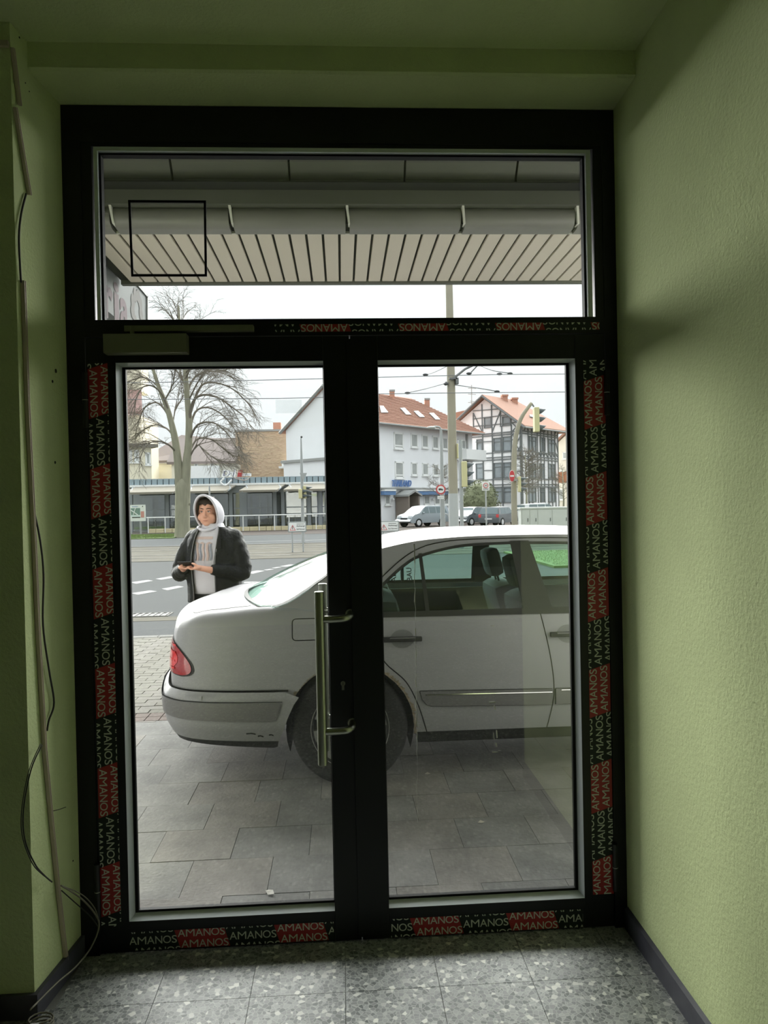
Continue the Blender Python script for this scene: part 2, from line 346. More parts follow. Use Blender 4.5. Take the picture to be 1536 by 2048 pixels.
# protective film with lettering
M_tred = mat('red_film', (158, 34, 38), rough=0.45); M_tblk = mat('dark_green_film', (26, 34, 29), rough=0.4, spec=0.3); M_tlet = mat('silver_grey_lettering', (196, 200, 186), rough=0.5)
def film_word():                            # the word set letter by letter with open spacing
    if 'w' in _TXT: return _TXT['w']
    vs, fs, x = [], [], 0.0; _, _, _, H = text_mesh('M', 0.0)
    for ch, w in (('A', 0.80), ('M', 0.92), ('A', 0.80), ('N', 0.74), ('O', 0.86), ('S', 0.54)):
        v, f, tw, th = text_mesh(ch, 0.0 if ch == 'M' else 0.004); b = len(vs)
        vs += [(x + px / tw * w * H, py / th * H) for px, py in v]; fs += [tuple(i + b for i in q) for q in f]; x += (w + 0.07) * H
    _TXT['w'] = (vs, fs, x - 0.07 * H, H); return _TXT['w']
def film(parent, O, U, V, L, W, phase, red0, rowph=0.0, n0=-2):
    """strip of printed film: O corner, U reading direction, V up of the letters, L length, W width"""
    O, U, V = Vector(O), Vector(U).normalized(), Vector(V).normalized(); N = U.cross(V)
    if N.y > 0: N = -N
    PB, PR, LH, SH, LW = 0.172, 0.0385, 0.0265, 0.012, 0.163
    base = MB().box((0, 0, 0), (1, 1, 1)); base.v = [tuple(O + U * (L * x) + V * (W * y) + N * (0.0006 * z)) for x, y, z in base.v]
    bo = base.build('protective_film', M_tblk, parent)
    def clip(bm):
        for co, no in (((0, 0, 0), (-1, 0, 0)), ((L, 0, 0), (1, 0, 0)), ((0, 0, 0), (0, -1, 0)), ((0, W, 0), (0, 1, 0))):
            g = bm.verts[:] + bm.edges[:] + bm.faces[:]
            bmesh.ops.bisect_plane(bm, geom=g, dist=1e-6, plane_co=co, plane_no=no, clear_outer=True)
    br = bmesh.new(); bl = bmesh.new()
    vs, fs, tw, th = film_word()
    for i in range(n0, int(L / PB) + 3):
        u0 = phase + i * PB; red = (i % 2 == 0) == red0
        if red:
            q = [br.verts.new((u0 - SH * (y / PR), y, 0)) for y in (-PR, W + PR)] ; q2 = [br.verts.new((u0 + PB - SH * (y / PR), y, 0)) for y in (W + PR, -PR)]
            br.faces.new([q[0], q2[1], q2[0], q[1]])
        for r in range(-2, int(W / PR) + 3):
            v0 = rowph + r * PR + (PR / 2 if red else 0); uu = u0 + 0.004 - SH * (v0 / PR)
            P = [bl.verts.new((uu + x / tw * LW, v0 + y / th * LH, 0)) for x, y in vs]
            for f_ in fs: bl.faces.new([P[k] for k in f_])
    for bm, nm, mt, hh in ((br, 'red_block', M_tred, 0.0009), (bl, 'film_lettering', M_tlet, 0.0012)):
        clip(bm); mb = MB(); bm.verts.index_update(); k0 = [O + U * v.co.x + V * v.co.y + N * hh for v in bm.verts]
        mb.add(k0, [tuple(v.index for v in f_.verts) for f_ in bm.faces]); bm.free()
        if mb.f: mb.build(nm, mt, bo)
    return bo
yF = -0.0026
film(dl, (-0.860, yF, 2.045), (0, 0, -1), (1, 0, 0), 1.945, 0.067, 0.02, True, 0.0243)
film(dr, (0.947, yF, 0.124), (0, 0, 1), (-1, 0, 0), 1.915, 0.077, -0.029, True, 0.0292)
film(dl, (-0.765, yF, 0.012), (1, 0, 0), (0, 0, 1), 0.705, 0.064, 0.0, False, 0.020)
film(dr, (0.142, yF, 0.010), (1, 0, 0), (0, 0, 1), 0.690, 0.064, -0.085, False, 0.020)
film(fr, (0.930, FY0 - 0.0006, 2.173), (-1, 0, 0), (0, 0, -1), 1.150, 0.026, -0.14, True, -0.0195)
# door closer (body and slide rail)
M_closer = mat('grey_painted_closer', (120, 122, 100), rough=0.5)
cl = empty('door_closer', (-0.66, -0.03, 2.10), 'grey overhead door closer box above the left leaf', 'door closer')
p0, p1 = pY(206, 668, -0.045), pY(374, 705, -0.045)
MB().bbox((p0.x, -0.050, p1.z), (p1.x, -0.0025, p0.z), 0.003).build('closer_body', M_closer, cl)
p0, p1 = pY(248, 651, -0.03), pY(507, 661, -0.03)
MB().bbox((p0.x, -0.032, p1.z), (p1.x, -0.0045, p0.z), 0.002).build('slide_rail', M_closer, cl)
MB().tube([(-0.70, -0.026, 2.11), (-0.70, -0.026, 2.165)], 0.008, 10).box((-0.71, -0.030, 2.153), (-0.36, -0.022, 2.160)).build('closer_arm', M_closer, cl)
# pull handle: bar inside and bar outside
M_steel = mat('brushed_steel', (170, 172, 160), rough=0.28, metal=1.0)
M_steel.node_tree.nodes['Principled BSDF'].inputs['Anisotropic'].default_value = 0.5
ph = empty('pull_handle', (-0.03, -0.004, 0.93), 'brushed steel bar pull handle on the left door leaf', 'handle')
hx, hy = pY(636, 1183, -0.075).x, -0.075
zt, zb = pY(636, 1183, -0.075).z, pY(648, 1530, -0.075).z
hx2 = pY(648, 1530, -0.075).x; hx = (hx + hx2) / 2
def bar(x, y, z0, z1, r=0.0165):
    return MB().lathe([(0.0001, z0), (r - 0.002, z0), (r, z0 + 0.002), (r, z1 - 0.002), (r - 0.002, z1), (0.0001, z1)], (x, y, 0), 'z', 28)
bar(hx, hy, zb, zt).build('grip_bar', M_steel, ph, smooth=40)
for py in (1238, 1462):
    z = pY(670, py, -0.07).z
    pts = catmull([(hx + 0.008, hy, z), (hx + 0.05, hy, z), (hx + 0.085, hy + 0.005, z + 0.001), (hx + 0.102, hy + 0.03, z + 0.004), (hx + 0.104, -0.004, z + 0.006)], 6)
    MB().tube(pts, 0.0125, 16).build('bracket', M_steel, ph, smooth=40)
    MB().lathe([(0.0001, -0.0062), (0.0155, -0.0062), (0.017, -0.0045), (0.017, -0.002)], (hx + 0.104, 0, z + 0.006), 'y', 24).build('rosette', M_steel, ph, smooth=40)
ox = pY(645, 1167, 0.14).x
ozt = pY(643, 1167, 0.14).z
bar(ox, 0.14, ozt - 0.62, ozt, 0.016).build('outer_grip_bar', M_steel, ph, smooth=40)
for py in (1222, 1436):
    z = pY(652, py, 0.14).z
    MB().tube(catmull([(ox, 0.14, z), (ox + 0.05, 0.14, z), (ox + 0.075, 0.125, z), (ox + 0.08, 0.069, z)], 5), 0.0125, 14).build('bracket', M_steel, ph, smooth=40)
# lock cylinder
lk = empty('lock_cylinder', (0, -0.004, 0.9), 'small profile lock cylinder set in the left door stile', 'lock')
p = pY(686, 1371, -0.006)
MB().lathe([(0.0001, -0.0075), (0.0078, -0.0075), (0.0085, -0.006), (0.0085, -0.002)], (p.x, 0, p.z + 0.007), 'y', 20).box((p.x - 0.0045, -0.0070, p.z - 0.016), (p.x + 0.0045, -0.002, p.z + 0.005)).build('cylinder', mat('dull_nickel', (120, 118, 110), rough=0.4, metal=0.8), lk)
MB().box((p.x - 0.0008, -0.0082, p.z + 0.002), (p.x + 0.0008, -0.0074, p.z + 0.012)).build('key_slot', M_gask, lk)
# hinges
M_hinge = mat('black_hinge', (22, 25, 26), rough=0.35)
for k, (px, py0, py1, lab) in enumerate(((1219, 1688, 1782, 'black barrel hinge low on the right door leaf beside the wall'), (203, 1728, 1838, 'black barrel hinge low on the left door leaf'),
                               (1213, 740, 830, 'black barrel hinge high on the right door leaf'), (170, 745, 855, 'black barrel hinge high on the left door leaf'))):
    q0, q1 = pY(px, py0, -0.012), pY(px, py1, -0.012)
    xh = (W1 - 0.045) if px > 800 else (W0 + 0.062)
    h = empty('hinge', (xh, -0.01, q1.z), lab, 'hinge')
    MB().lathe([(0.0001, q1.z), (0.0095, q1.z), (0.0095, q0.z), (0.0001, q0.z)], (xh, -0.0125, 0), 'z', 18).build('barrel', M_hinge, h, smooth=40)
    zm = (q0.z + q1.z) / 2
    MB().lathe([(0.0097, zm - 0.0012), (0.0102, zm), (0.0097, zm + 0.0012)], (xh, -0.0125, 0), 'z', 18).build('white_ring', mat('white_nylon', (210, 212, 205)), h)
# black square residue frame stuck on the transom glass
q = [pY(259, 403, 0.033), pY(410, 404, 0.033), pY(412, 551, 0.033), pY(265, 551, 0.033)]
sq = MB(); t = 0.0065
def strip(mb, a, b, t, y=0.0335, th=0.004):
    d = (b - a).normalized(); n_ = Vector((-d.z, 0, d.x)) * t
    mb.prism([Vector((p_.x, y, p_.z)) for p_ in (a - n_ - d * t, b - n_ + d * t, b + n_ + d * t, a + n_ - d * t)], (0, -th, 0))
for i in range(4): strip(sq, q[i], q[(i + 1) % 4], t * 0.62)
tag(sq.build('square_seal_frame', M_gask), 'thin black square frame stuck on the transom glass at upper left', 'frame')
# drips of old paint and adhesive on the panes
M_drip = mat('dried_white_drip', (190, 190, 182), rough=0.8)
dp = MB(); pr = None
random.seed(3)
pts = []
for i in range(44):
    py = 1088 + i * 13; px = 829 + (py - 1088) * 0.0115 + random.uniform(-1.2, 1.2); pts.append(pY(px, py, 0.0325))
for i in range(len(pts) - 1):
    w = random.choice((0.0006, 0.0008, 0.0012, 0.0018)) * (1.4 if i < 5 else 1) * (0.5 if i > 30 else 1)
    if random.random() < 0.25: w *= 0.3
    a_, b_ = pts[i], pts[i + 1]
    dp.add([(a_.x - w, 0.0331, a_.z), (a_.x + w, 0.0331, a_.z), (b_.x + w, 0.0331, b_.z), (b_.x - w, 0.0331, b_.z)], [(0, 1, 2, 3)])
tag(dp.build('paint_drip', M_drip), 'long thin white paint drip down the right door pane', 'paint drip')
dp = MB()
for (px, py, w, h) in ((985, 1405, 14, 2), (990, 1415, 3, 9), (994, 1468, 3, 16), (988, 1472, 2, 14), (993, 1490, 4, 8), (990, 1504, 12, 1.6), (999, 1501, 6, 1), (985, 1251, 9, 1.2)):
    q0, q1 = pY(px - w / 2, py - h / 2, 0.033), pY(px + w / 2, py + h / 2, 0.033)
    dp.add([(q0.x, 0.0331, q0.z), (q1.x - 0.002, 0.0331, q0.z - 0.001), (q1.x, 0.0331, q1.z), (q0.x + 0.001, 0.0331, q1.z)], [(0, 1, 2, 3)])
tag(dp.build('glue_residue', M_drip, kind='stuff'), 'short smears of white residue low on the right door pane', 'residue')
# cable duct and cables on the left reveal
M_duct = mat('pale_plastic_duct', (190, 176, 158), rough=0.5); M_cab = mat('grey_cable', (120, 116, 100), rough=0.5); M_cabd = mat('black_cable', (38, 38, 34), rough=0.5)
def onL(px, py, out=0.0):                      # point on the left reveal
    p_ = pX(px, py, W0); 
    for _ in range(6):
        yy = p_.y; xx = W0 + (yy / YL) * (XL - 0.012 - W0) + out; p_ = pX(px, py, xx)
    return Vector((xx, max(p_.y, YL + 0.004), p_.z))
def duct_path(name, P, w, d):
    nx = Vector((1, 0.09, 0)).normalized(); mb = MB(); rb = MB()
    for mbx, hw, d0, d1 in ((mb, w / 2, 0, d), (rb, w / 8, d, d + 0.002)):
        rings = []
        for i, p in enumerate(P):
            dv = (P[min(i + 1, len(P) - 1)] - P[max(i - 1, 0)]).normalized(); s_ = dv.cross(nx).normalized() * hw
            rings.append([p - s_ + nx * d0, p + s_ + nx * d0, p + s_ + nx * d1, p - s_ + nx * d1])
        mbx.loft(rings, True, True)
    o = mb.build(name, M_duct); rb.build('cover_ridge', M_duct, o); return o
def duct(name, A, B, w, d, label=None, par=None):
    dvec = (B - A).normalized(); nx = Vector((1, 0.09, 0)).normalized(); s_ = dvec.cross(nx).normalized() * w / 2
    mb = MB().prism([A - s_, A + s_, A + s_ + nx * d, A - s_ + nx * d], B - A)
    rib = MB().prism([A - s_ * 0.25 + nx * d, A + s_ * 0.25 + nx * d, A + s_ * 0.25 + nx * (d + 0.002), A - s_ * 0.25 + nx * (d + 0.002)], B - A)
    o = mb.build(name, M_duct, par); rib.build('cover_ridge', M_duct, o); return o
d1 = duct_path('cable_duct', [onL(px, py, 0.0006) for px, py in ((43, 562), (51, 800), (61, 1000), (72, 1250), (86, 1500), (100, 1650), (114, 1790), (129, 1920))], 0.016, 0.011)
tag(d1, 'long pale plastic cable duct running down the left reveal to the skirting', 'cable duct')
d2_ = duct('cable_duct', onL(27, 215, 0.0006), onL(56, 390, 0.0006), 0.015, 0.010)
tag(d2_, 'short slanting length of cable duct high on the left reveal', 'cable duct')
d3 = duct('cable_duct', onL(21, 95, 0.0006), onL(36, 210, 0.0006), 0.015, 0.010)
tag(d3, 'uppermost length of cable duct under the ceiling at left', 'cable duct')
d4 = MB().box((-1.10, YL - 0.013, pY(10, 88, YL).z - 0.012), (XL - 0.014, YL - 0.001, pY(10, 88, YL).z + 0.004)).build('cable_duct', M_duct)
tag(d4, 'horizontal stub of cable duct at the top left corner', 'cable duct')
def cable(label, pts, r, m=None, out=0.006):
    o = MB().tube(catmull(pts, 6), r, 6).build('cable', m or M_cab, smooth=True); return tag(o, label, 'cable')
cable('grey cable looping between two ducts on the left reveal', [onL(52, 388, .005), onL(42, 430, .006), onL(38, 480, .008), onL(42, 565, .006)], 0.0032, M_cabd)
cable('grey cable hanging beside the long duct on the left reveal', [onL(66, 1012, .006), onL(80, 1080, .01), onL(87, 1150, .01), onL(86, 1250, .01), onL(98, 1340, .01), onL(108, 1405, .01), onL(98, 1440, .007), onL(94, 1462, .006)], 0.0030, M_cabd)
def cab3(label, pix, r, m):
    P = []
    for px, py, y in pix:
        q = pY(px, py, y)
        if y > YL:                             # in front of the reveal surface, never inside it
            s_ = onL(px, py, 0.006)
            if q.x < s_.x and s_.y > YL + 0.006: q = s_
            elif q.x < XL: q = pY(px, py, YL - 0.012)
        P.append(q)
    return cable(label, P, r, m)
cab3('thin black cable bowing out around the wall corner at left', [(84, 1490, -.26), (62, 1540, -.325), (47, 1620, -.34), (50, 1680, -.34), (70, 1728, -.325), (88, 1750, -.27), (104, 1764, -.235)], 0.0022, M_cabd)
cab3('thin dark cable lying close beside the bowing black cable', [(81, 1488, -.27), (57, 1545, -.335), (43, 1625, -.35), (46, 1678, -.35), (65, 1727, -.338), (84, 1748, -.29), (100, 1760, -.25)], 0.0016, M_cabd)
cab3('grey cable crossing the duct and curving down to the floor corner', [(122, 1771, -.20), (160, 1795, -.12), (188, 1825, -.06), (198, 1852, -.05), (182, 1895, -.09), (150, 1935, -.16), (115, 1965, -.26), (60, 2020, -.40)], 0.0028, M_cab)
cab3('upper of the thin grey cables fanning out from the duct', [(122, 1771, -.20), (165, 1790, -.11), (190, 1818, -.055), (199, 1850, -.045)], 0.0018, M_cab)
cab3('lower dark cable fanning out from the duct towards the door', [(123, 1781, -.19), (150, 1805, -.13), (180, 1832, -.065), (197, 1855, -.05)], 0.0018, M_cabd)
cab3('thin wire stub sticking out of the cable duct', [(101, 1623, -.19), (118, 1619, -.17), (132, 1614, -.15)], 0.0011, M_cabd)
# power strip and coiled cable at the lower left corner
ps = empty('power_strip', (-1.02, -0.42, 0.0), 'pale power strip lying on the floor at the lower left corner', 'power strip')
MB().bbox((-1.17, -0.445, 0.0), (-0.955, -0.385, 0.035), 0.006).build('housing', M_duct, ps)
for k in range(3): MB().lathe([(0.0001, 0.0352), (0.017, 0.0352), (0.019, 0.0365), (0.021, 0.0352)], (-1.14 + k * 0.055, -0.415, 0), 'z', 18).build('socket', M_cab, ps)
MB().bbox((-0.945, -0.42, 0.0), (-0.915, -0.39, 0.045), 0.008).build('plug', mat('white_plug', (215, 218, 220), rough=0.4), ps)
cc = [( -0.925 + 0.035 * math.cos(a * 0.5), -0.36 + 0.03 * math.sin(a * 0.5), 0.006 + 0.0009 * a) for a in range(0, 38)]
tag(MB().tube(cc, 0.0028, 6).build('coiled_cable', M_cab, smooth=True), 'small coil of grey cable on the floor beside the power strip', 'cable')

# ghost of a removed sticker on the left pane
gf = MB(); q0, q1 = pY(551, 800, 0.0335), pY(604, 826, 0.0335)
gf.box((q0.x, 0.0330, q1.z), (q1.x, 0.0337, q0.z)); tag(gf.build('sticker_residue', glass('milky_residue', (0.97, 0.98, 0.98), 0.02, facing=0.05, dirt=0.12)), 'faint milky rectangle left by a sticker on the left door pane', 'residue')
# ================================================================== outside: ground
M_slab = [mat('paving_slab_%s' % n, c, KG*0.38, rough=0.85, var=0.28, vscale=5, bump=0.35, bscale=60) for n, c in (('grey', (152, 150, 145)), ('warm', (150, 145, 138)), ('dark', (140, 139, 135)))]
M_joint = mat('sandy_joint', (84, 82, 77), KG*0.55, rough=0.95)
M_paver = [mat('beige_paver_%d' % i, c, KG*0.85, rough=0.9, var=0.15, vscale=12) for i, c in enumerate(((190, 186, 168), (180, 175, 156), (196, 190, 176)))]
M_redp = mat('reddish_paver', (176, 152, 140), KG*0.8, rough=0.9, var=0.15)
M_asph = mat('asphalt', (165, 168, 170), KG, rough=0.95, spec=0.12, var=0.10, vscale=40, bump=0.4, bscale=150)
M_asph2 = mat('far_asphalt', (172, 178, 181), KG, rough=0.95, spec=0.1, var=0.05, vscale=3)
M_mark = mat('road_paint', (236, 238, 236), KG * 0.8, rough=0.8)
M_track = mat('tram_bed_paving', (188, 182, 164), KG, rough=0.9, spec=0.1, var=0.15, vscale=2)
M_pink = mat('reddish_walkway', (196, 180, 172), KG*1.3, rough=0.9, spec=0.1, var=0.06, vscale=1)
M_grass = mat('grass', (150, 178, 100), KG*0.42, rough=0.95, var=0.3, vscale=6, bump=0.8, bscale=30)
M_curb = mat('kerb_stone', (198, 196, 188), KG, rough=0.85, var=0.1)
M_iron = mat('cast_iron', (84, 82, 78), KG, rough=0.6)
RZ = -0.12
g = MB().box((-5, 0.10, -0.3), (5, 6.62, -0.012)).build('ground_pavement', M_joint, kind='structure')
sill = MB().box((W0, 0.076, -0.05), (W1, 0.13, 0.004)).build('trim_2', mat('concrete_threshold', (120, 118, 112), KG), kind='structure'); sill['label'] = 'concrete threshold outside the door'
# paving slabs, running bond
y = 0.355 - 0.31; j = 0
while y < 2.84:
    y0 = max(y, 0.135); off = 0.155 * (j % 2) + 0.02 * math.sin(j * 2.1)
    for i in range(-11, 9):
        x0 = -0.16 + off + i * 0.345
        if abs(x0) > 3.3: continue
        dz = random.uniform(-0.0015, 0.0015)
        MB().box((x0 + 0.0012, y0 + 0.0012, -0.02), (x0 + 0.3438, min(y + 0.3088, 2.86), dz)).build('paving_slab', M_slab[(i * 7 + j * 3) % 3], g)
    y += 0.31; j += 1
YB = 2.858
rr_ = MB()
for j in range(2):
    for i in range(-30, 25): rr_.box((i * 0.105, YB + 0.01 + j * 0.105, -0.02), (i * 0.105 + 0.098, YB + 0.01 + j * 0.105 + 0.098, 0.0))
rr_.build('red_paver_band', M_redp, g, kind='stuff')
Y2 = YB + 0.225; rest = MB(); n = 0
for j in range(36):
    yy = Y2 + j * 0.098
    for i in range(-17, 22):
        x0 = i * 0.2 + (0.1 if j % 2 else 0) - 0.1
        if yy > 6.4: continue
        b = ((x0 + 0.003, yy + 0.003, -0.02), (x0 + 0.196, yy + 0.095, random.uniform(-0.003, 0.001)))
        xl = -1.15 - 0.25 * (yy - Y2)
        if xl - 0.75 < x0 < xl + 0.95 and n < 290: MB().box(*b).build('paver', M_paver[(i * 5 + j * 3) % 3], g); n += 1
        else: rest.box(*b)
rest.build('paver_field', M_paver[0], g, kind='stuff')
YK = 6.42
kb = MB()
kr = empty('kerb', (0, YK, RZ), 'row of pale kerb stones at the edge of the paved forecourt', 'kerb')
for i in range(-14, 14): MB().bbox((i * 0.75, YK, -0.2), (i * 0.75 + 0.742, YK + 0.14, 0.003 + 0.002 * (i % 2)), 0.012).build('kerb_stone', M_curb, kr)
rd = MB().box((-60, YK + 0.14, -0.5), (60, 21.2, RZ)).build('ground_road', M_asph, kind='structure')
gt = MB().box((-20, 8.55, RZ), (20, 8.95, RZ + 0.004)).build('gutter_strip', M_track, rd)
dg = empty('drain_grate', (-3.3, 9.2, RZ), 'cast iron drain grate in the gutter of the road', 'drain grate')
MB().box((-3.9, 9.0, RZ), (-2.75, 9.03, RZ + 0.012)).box((-3.9, 9.37, RZ), (-2.75, 9.40, RZ + 0.012)).box((-3.93, 9.0, RZ), (-3.9, 9.4, RZ + 0.012)).box((-2.75, 9.0, RZ), (-2.72, 9.4, RZ + 0.012)).build('grate_frame', M_curb, dg)
for i in range(12):
    x = -3.86 + i * 0.095; MB().box((x, 9.03, RZ), (x + 0.045, 9.37, RZ + 0.010)).build('grate_bar', M_iron, dg)
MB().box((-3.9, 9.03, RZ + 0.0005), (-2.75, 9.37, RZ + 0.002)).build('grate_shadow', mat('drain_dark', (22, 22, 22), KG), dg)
def gz(px, py, z=RZ): return pZ(px, py, z)
marks = [[(262, 1187), (300, 1181), (314, 1183), (276, 1190)], [(323, 1178), (356, 1172), (368, 1174), (335, 1181)],
         [(261, 1165), (296, 1160), (306, 1162), (272, 1168)], [(311, 1158), (340, 1153), (351, 1155), (322, 1160)], [(355, 1149), (372, 1146), (380, 1148), (362, 1151)],
         [(489, 1146), (515, 1141), (530, 1142), (505, 1148)], [(527, 1140), (540, 1138), (548, 1139), (534, 1141)], [(543, 1136), (556, 1134), (563, 1135), (550, 1137)],
         [(559, 1133), (580, 1129), (593, 1130), (572, 1134)], [(488, 1164), (545, 1163), (545, 1166), (488, 1167)]]
for i, q in enumerate(marks):
    P = [gz(x, y_) for x, y_ in q]
    MB().prism([Vector((p.x, p.y, RZ)) for p in P], (0, 0, 0.005)).build('road_marking', M_mark, rd)
MB().box((-40, YK + 0.16, RZ), (-1.2, YK + 0.24, RZ + 0.004)).build('road_marking', M_mark, rd)
# tram bed with rails, second carriageway, walkway, grass
tb = MB().box((-80, 21.2, -0.5), (80, 30.6, RZ + 0.012)).build('ground_tram_bed', M_track, kind='structure')
M_rail = mat('tram_rail', (120, 116, 108), KG, rough=0.4, metal=0.3)
for k, yy in enumerate((22.6, 24.04, 27.0, 28.44)): MB().box((-80, yy, RZ), (80, yy + 0.07, RZ + 0.022)).build('tram_rail', M_rail, tb)
MB().box((-80, 30.3, RZ), (80, 30.55, RZ + 0.03)).build('bed_edge', M_curb, tb)
MB().box((-90, 30.6, -0.5), (90, 41.5, RZ + 0.002)).build('ground_far_road', M_asph2, kind='structure')
ln = bpy.data.objects['ground_far_road']
for a, b, yy in ((-24, -14.6, 33.2), (-6.2, -0.4, 33.2), (-9, -6.6, 38.6), (1.5, 6, 38.6), (9, 15, 38.6)): MB().box((a, yy, RZ + 0.003), (b, yy + 0.22, RZ + 0.008)).build('road_marking', M_mark, ln)
MB().box((-100, 41.5, -0.5), (100, 160, RZ + 0.01)).build('ground_far_side', M_pink, kind='structure')
MB().box((-60, 50.5, RZ), (-1.5, 62, RZ + 0.03)).build('pavement_far_side', mat('pale_far_paving', (195, 192, 176), KG, rough=0.9), kind='structure')
gr = MB()
gl0 = MB().box((-45, 39.5, RZ), (-9.5, 46.0, RZ + 0.05)).build('grass_strip', M_grass, kind='stuff'); tag(gl0, 'strip of green grass around the foot of the big bare tree', 'grass')
gl1 = MB().box((5.2, 15.4, RZ), (32, 21.1, RZ + 0.06)).build('grass_strip', M_grass, kind='stuff'); tag(gl1, 'green grass verge seen through the windows of the silver saloon', 'grass')
# blades along the strips
def blades(o, x0, x1, y0, y1, n, h):
    mb = MB()
    for _ in range(n):
        x, y_ = random.uniform(x0, x1), random.uniform(y0, y1); a = random.uniform(0, 6.28); w = h * 0.12; dx, dy = math.cos(a) * w, math.sin(a) * w; hh = h * random.uniform(0.5, 1)
        mb.add([(x - dx, y_ - dy, RZ + 0.04), (x + dx, y_ + dy, RZ + 0.04), (x + random.uniform(-w, w) * 2, y_ + random.uniform(-w, w) * 2, RZ + 0.05 + hh)], [(0, 1, 2)])
    mb.build('grass_blades', M_grass, o, kind='stuff')
blades(gl0, -20, -9.6, 39.6, 45.8, 26000, 0.07); blades(gl1, 5.3, 14, 15.5, 21, 22000, 0.05)
# ================================================================== canopy above the entrance
M_soff = mat('cream_soffit_board', (203, 194, 180), KX * 0.76, rough=0.55)
M_sgap = mat('soffit_void', (25, 25, 24), KX, rough=0.9)
M_can = mat('weathered_grey_sheet', (150, 152, 140), KX * 2.6, rough=0.6, var=0.12, vscale=3, metal=0.0)
M_can2 = mat('grey_tube_sheet', (160, 158, 152), KX * 1.5, rough=0.4, var=0.06, vscale=2)
cn = empty('canopy', (0, 0.4, 3.1), 'projecting shop canopy with cream slatted underside and grey metal edge', 'canopy')
CY0, CZs = 1.78, 3.142
CY1 = pZ(700, 563, CZs).y
step = 0.0985; xj0 = pY(679, 470, CY0).x
for i in range(-22, 24):
    x0 = xj0 + i * step
    if x0 < -1.53 or x0 > 2.3: continue
    MB().bbox((x0 + 0.007, CY0, CZs), (x0 + step - 0.008, CY1, CZs + 0.02), 0.004).build('soffit_board', M_soff, cn)
MB().box((-1.52, CY0, CZs + 0.016), (2.4, CY1 + 0.02, CZs + 0.04)).build('soffit_backing', M_sgap, cn)
MB().box((-1.52, CY1 + 0.004, CZs - 0.012), (2.4, CY1 + 0.05, CZs + 0.40)).build('front_fascia', M_can, cn)
MB().box((-1.6, CY0 - 0.012, CZs - 0.006), (2.4, CY0 + 0.002, CZs + 0.05)).build('edge_trim', mat('pale_trim', (205, 205, 196), KX), cn)
# rounded tube edge in front of the boards
zt_, zb_ = pY(700, 417, 1.70).z, pY(700, 467, 1.76).z
cyc = (zt_ + zb_) / 2; rT = (zt_ - zb_) / 2 * 1.02
xs = [pY(px, 440, 1.66).x for px in (225, 462, 695, 925, 1152)]
M_brk = mat('pale_bracket', (215, 215, 205), KX * 0.8, rough=0.5)
edges = [-1.6] + xs + [2.4]
for k in range(len(edges) - 1):
    a, b = edges[k] + (0.012 if k else 0), edges[k + 1] - (0.012 if k < len(edges) - 2 else 0)
    prof = [(1.70 + rT * math.cos(t), cyc + rT * math.sin(t)) for t in [math.pi * (0.42 + 1.1 * q / 12) for q in range(13)]]
    rings = [[Vector((x, yy, zz)) for yy, zz in prof] + [Vector((x, 1.77, cyc - rT)), Vector((x, 1.77, cyc + rT * .9))] for x in (a, b)]
    MB().loft(rings, True, True).build('edge_tube', M_can2, cn, smooth=35)
MB().box((-1.6, 1.66, cyc - rT * 0.7), (2.4, 1.775, cyc + rT * 0.85)).build('tube_core', M_sgap, cn)
for x in xs:
    MB().prism([(x - 0.010, 1.615, cyc + rT * 0.9), (x + 0.004, 1.615, cyc + rT * 0.9), (x + 0.014, 1.64, cyc - rT * 0.75), (x + 0.003, 1.64, cyc - rT * 0.75)], (0, 0.06, 0)).build('tube_bracket', M_brk, cn)
# flat band and ribbed panels above it, reaching back to the wall
z0, z1 = cyc + rT * 0.75, pY(700, 382, 1.62).z
MB().box((-1.6, 1.60, z0), (2.4, 1.68, z1)).build('flat_band', M_can, cn)
z2 = pY(700, 306, 1.45).z
xr = [pY(px, 345, 1.52).x for px in (200, 342, 578, 810, 1034, 1172)]
pe = [-1.6] + xr + [2.4]
for k in range(len(pe) - 1):
    MB().prism([(pe[k] + 0.006, 1.585, z1 + 0.003), (pe[k] + 0.006, 1.56, z1 + 0.035), (pe[k] + 0.006, 1.47, z2 + 0.01), (pe[k] + 0.006, 1.66, z2 + 0.01)], (pe[k + 1] - pe[k] - 0.012, 0, 0)).build('sheet_panel', M_can, cn)
    MB().tube([(pe[k] + 0.006, 1.562, z1 + 0.028), (pe[k + 1] - 0.02, 1.562, z1 + 0.028)], 0.013, 10).build('panel_bead', M_can, cn, smooth=40)
MB().box((-1.6, 1.60, z1), (2.4, 1.66, z2 + 0.05)).build('panel_backing', M_sgap, cn)
MB().box((-3.5, 0.36, z2 + 0.02), (3.5, CY1 + 0.05, z2 + 0.10)).build('canopy_roof', M_can, cn)
MB().box((-1.6, 1.50, z1 - 0.003), (2.4, 1.60, z1 + 0.003)).build('drip_lip', M_sgap, cn)
# outer wall of the shop around the entrance
M_ext = mat('outer_render', (222, 220, 215), 1.0, rough=0.9)
MB().box((-8, 0.10, 0), (W0, 0.34, 3.3)).box((W1, 0.12, 0), (8, 0.34, 3.3)).box((-8, 0.10, 3.3), (8, 0.34, 7)).box((W0, 0.12, HT), (W1, 0.34, 3.3)).build('wall_outside', M_ext, kind='structure')
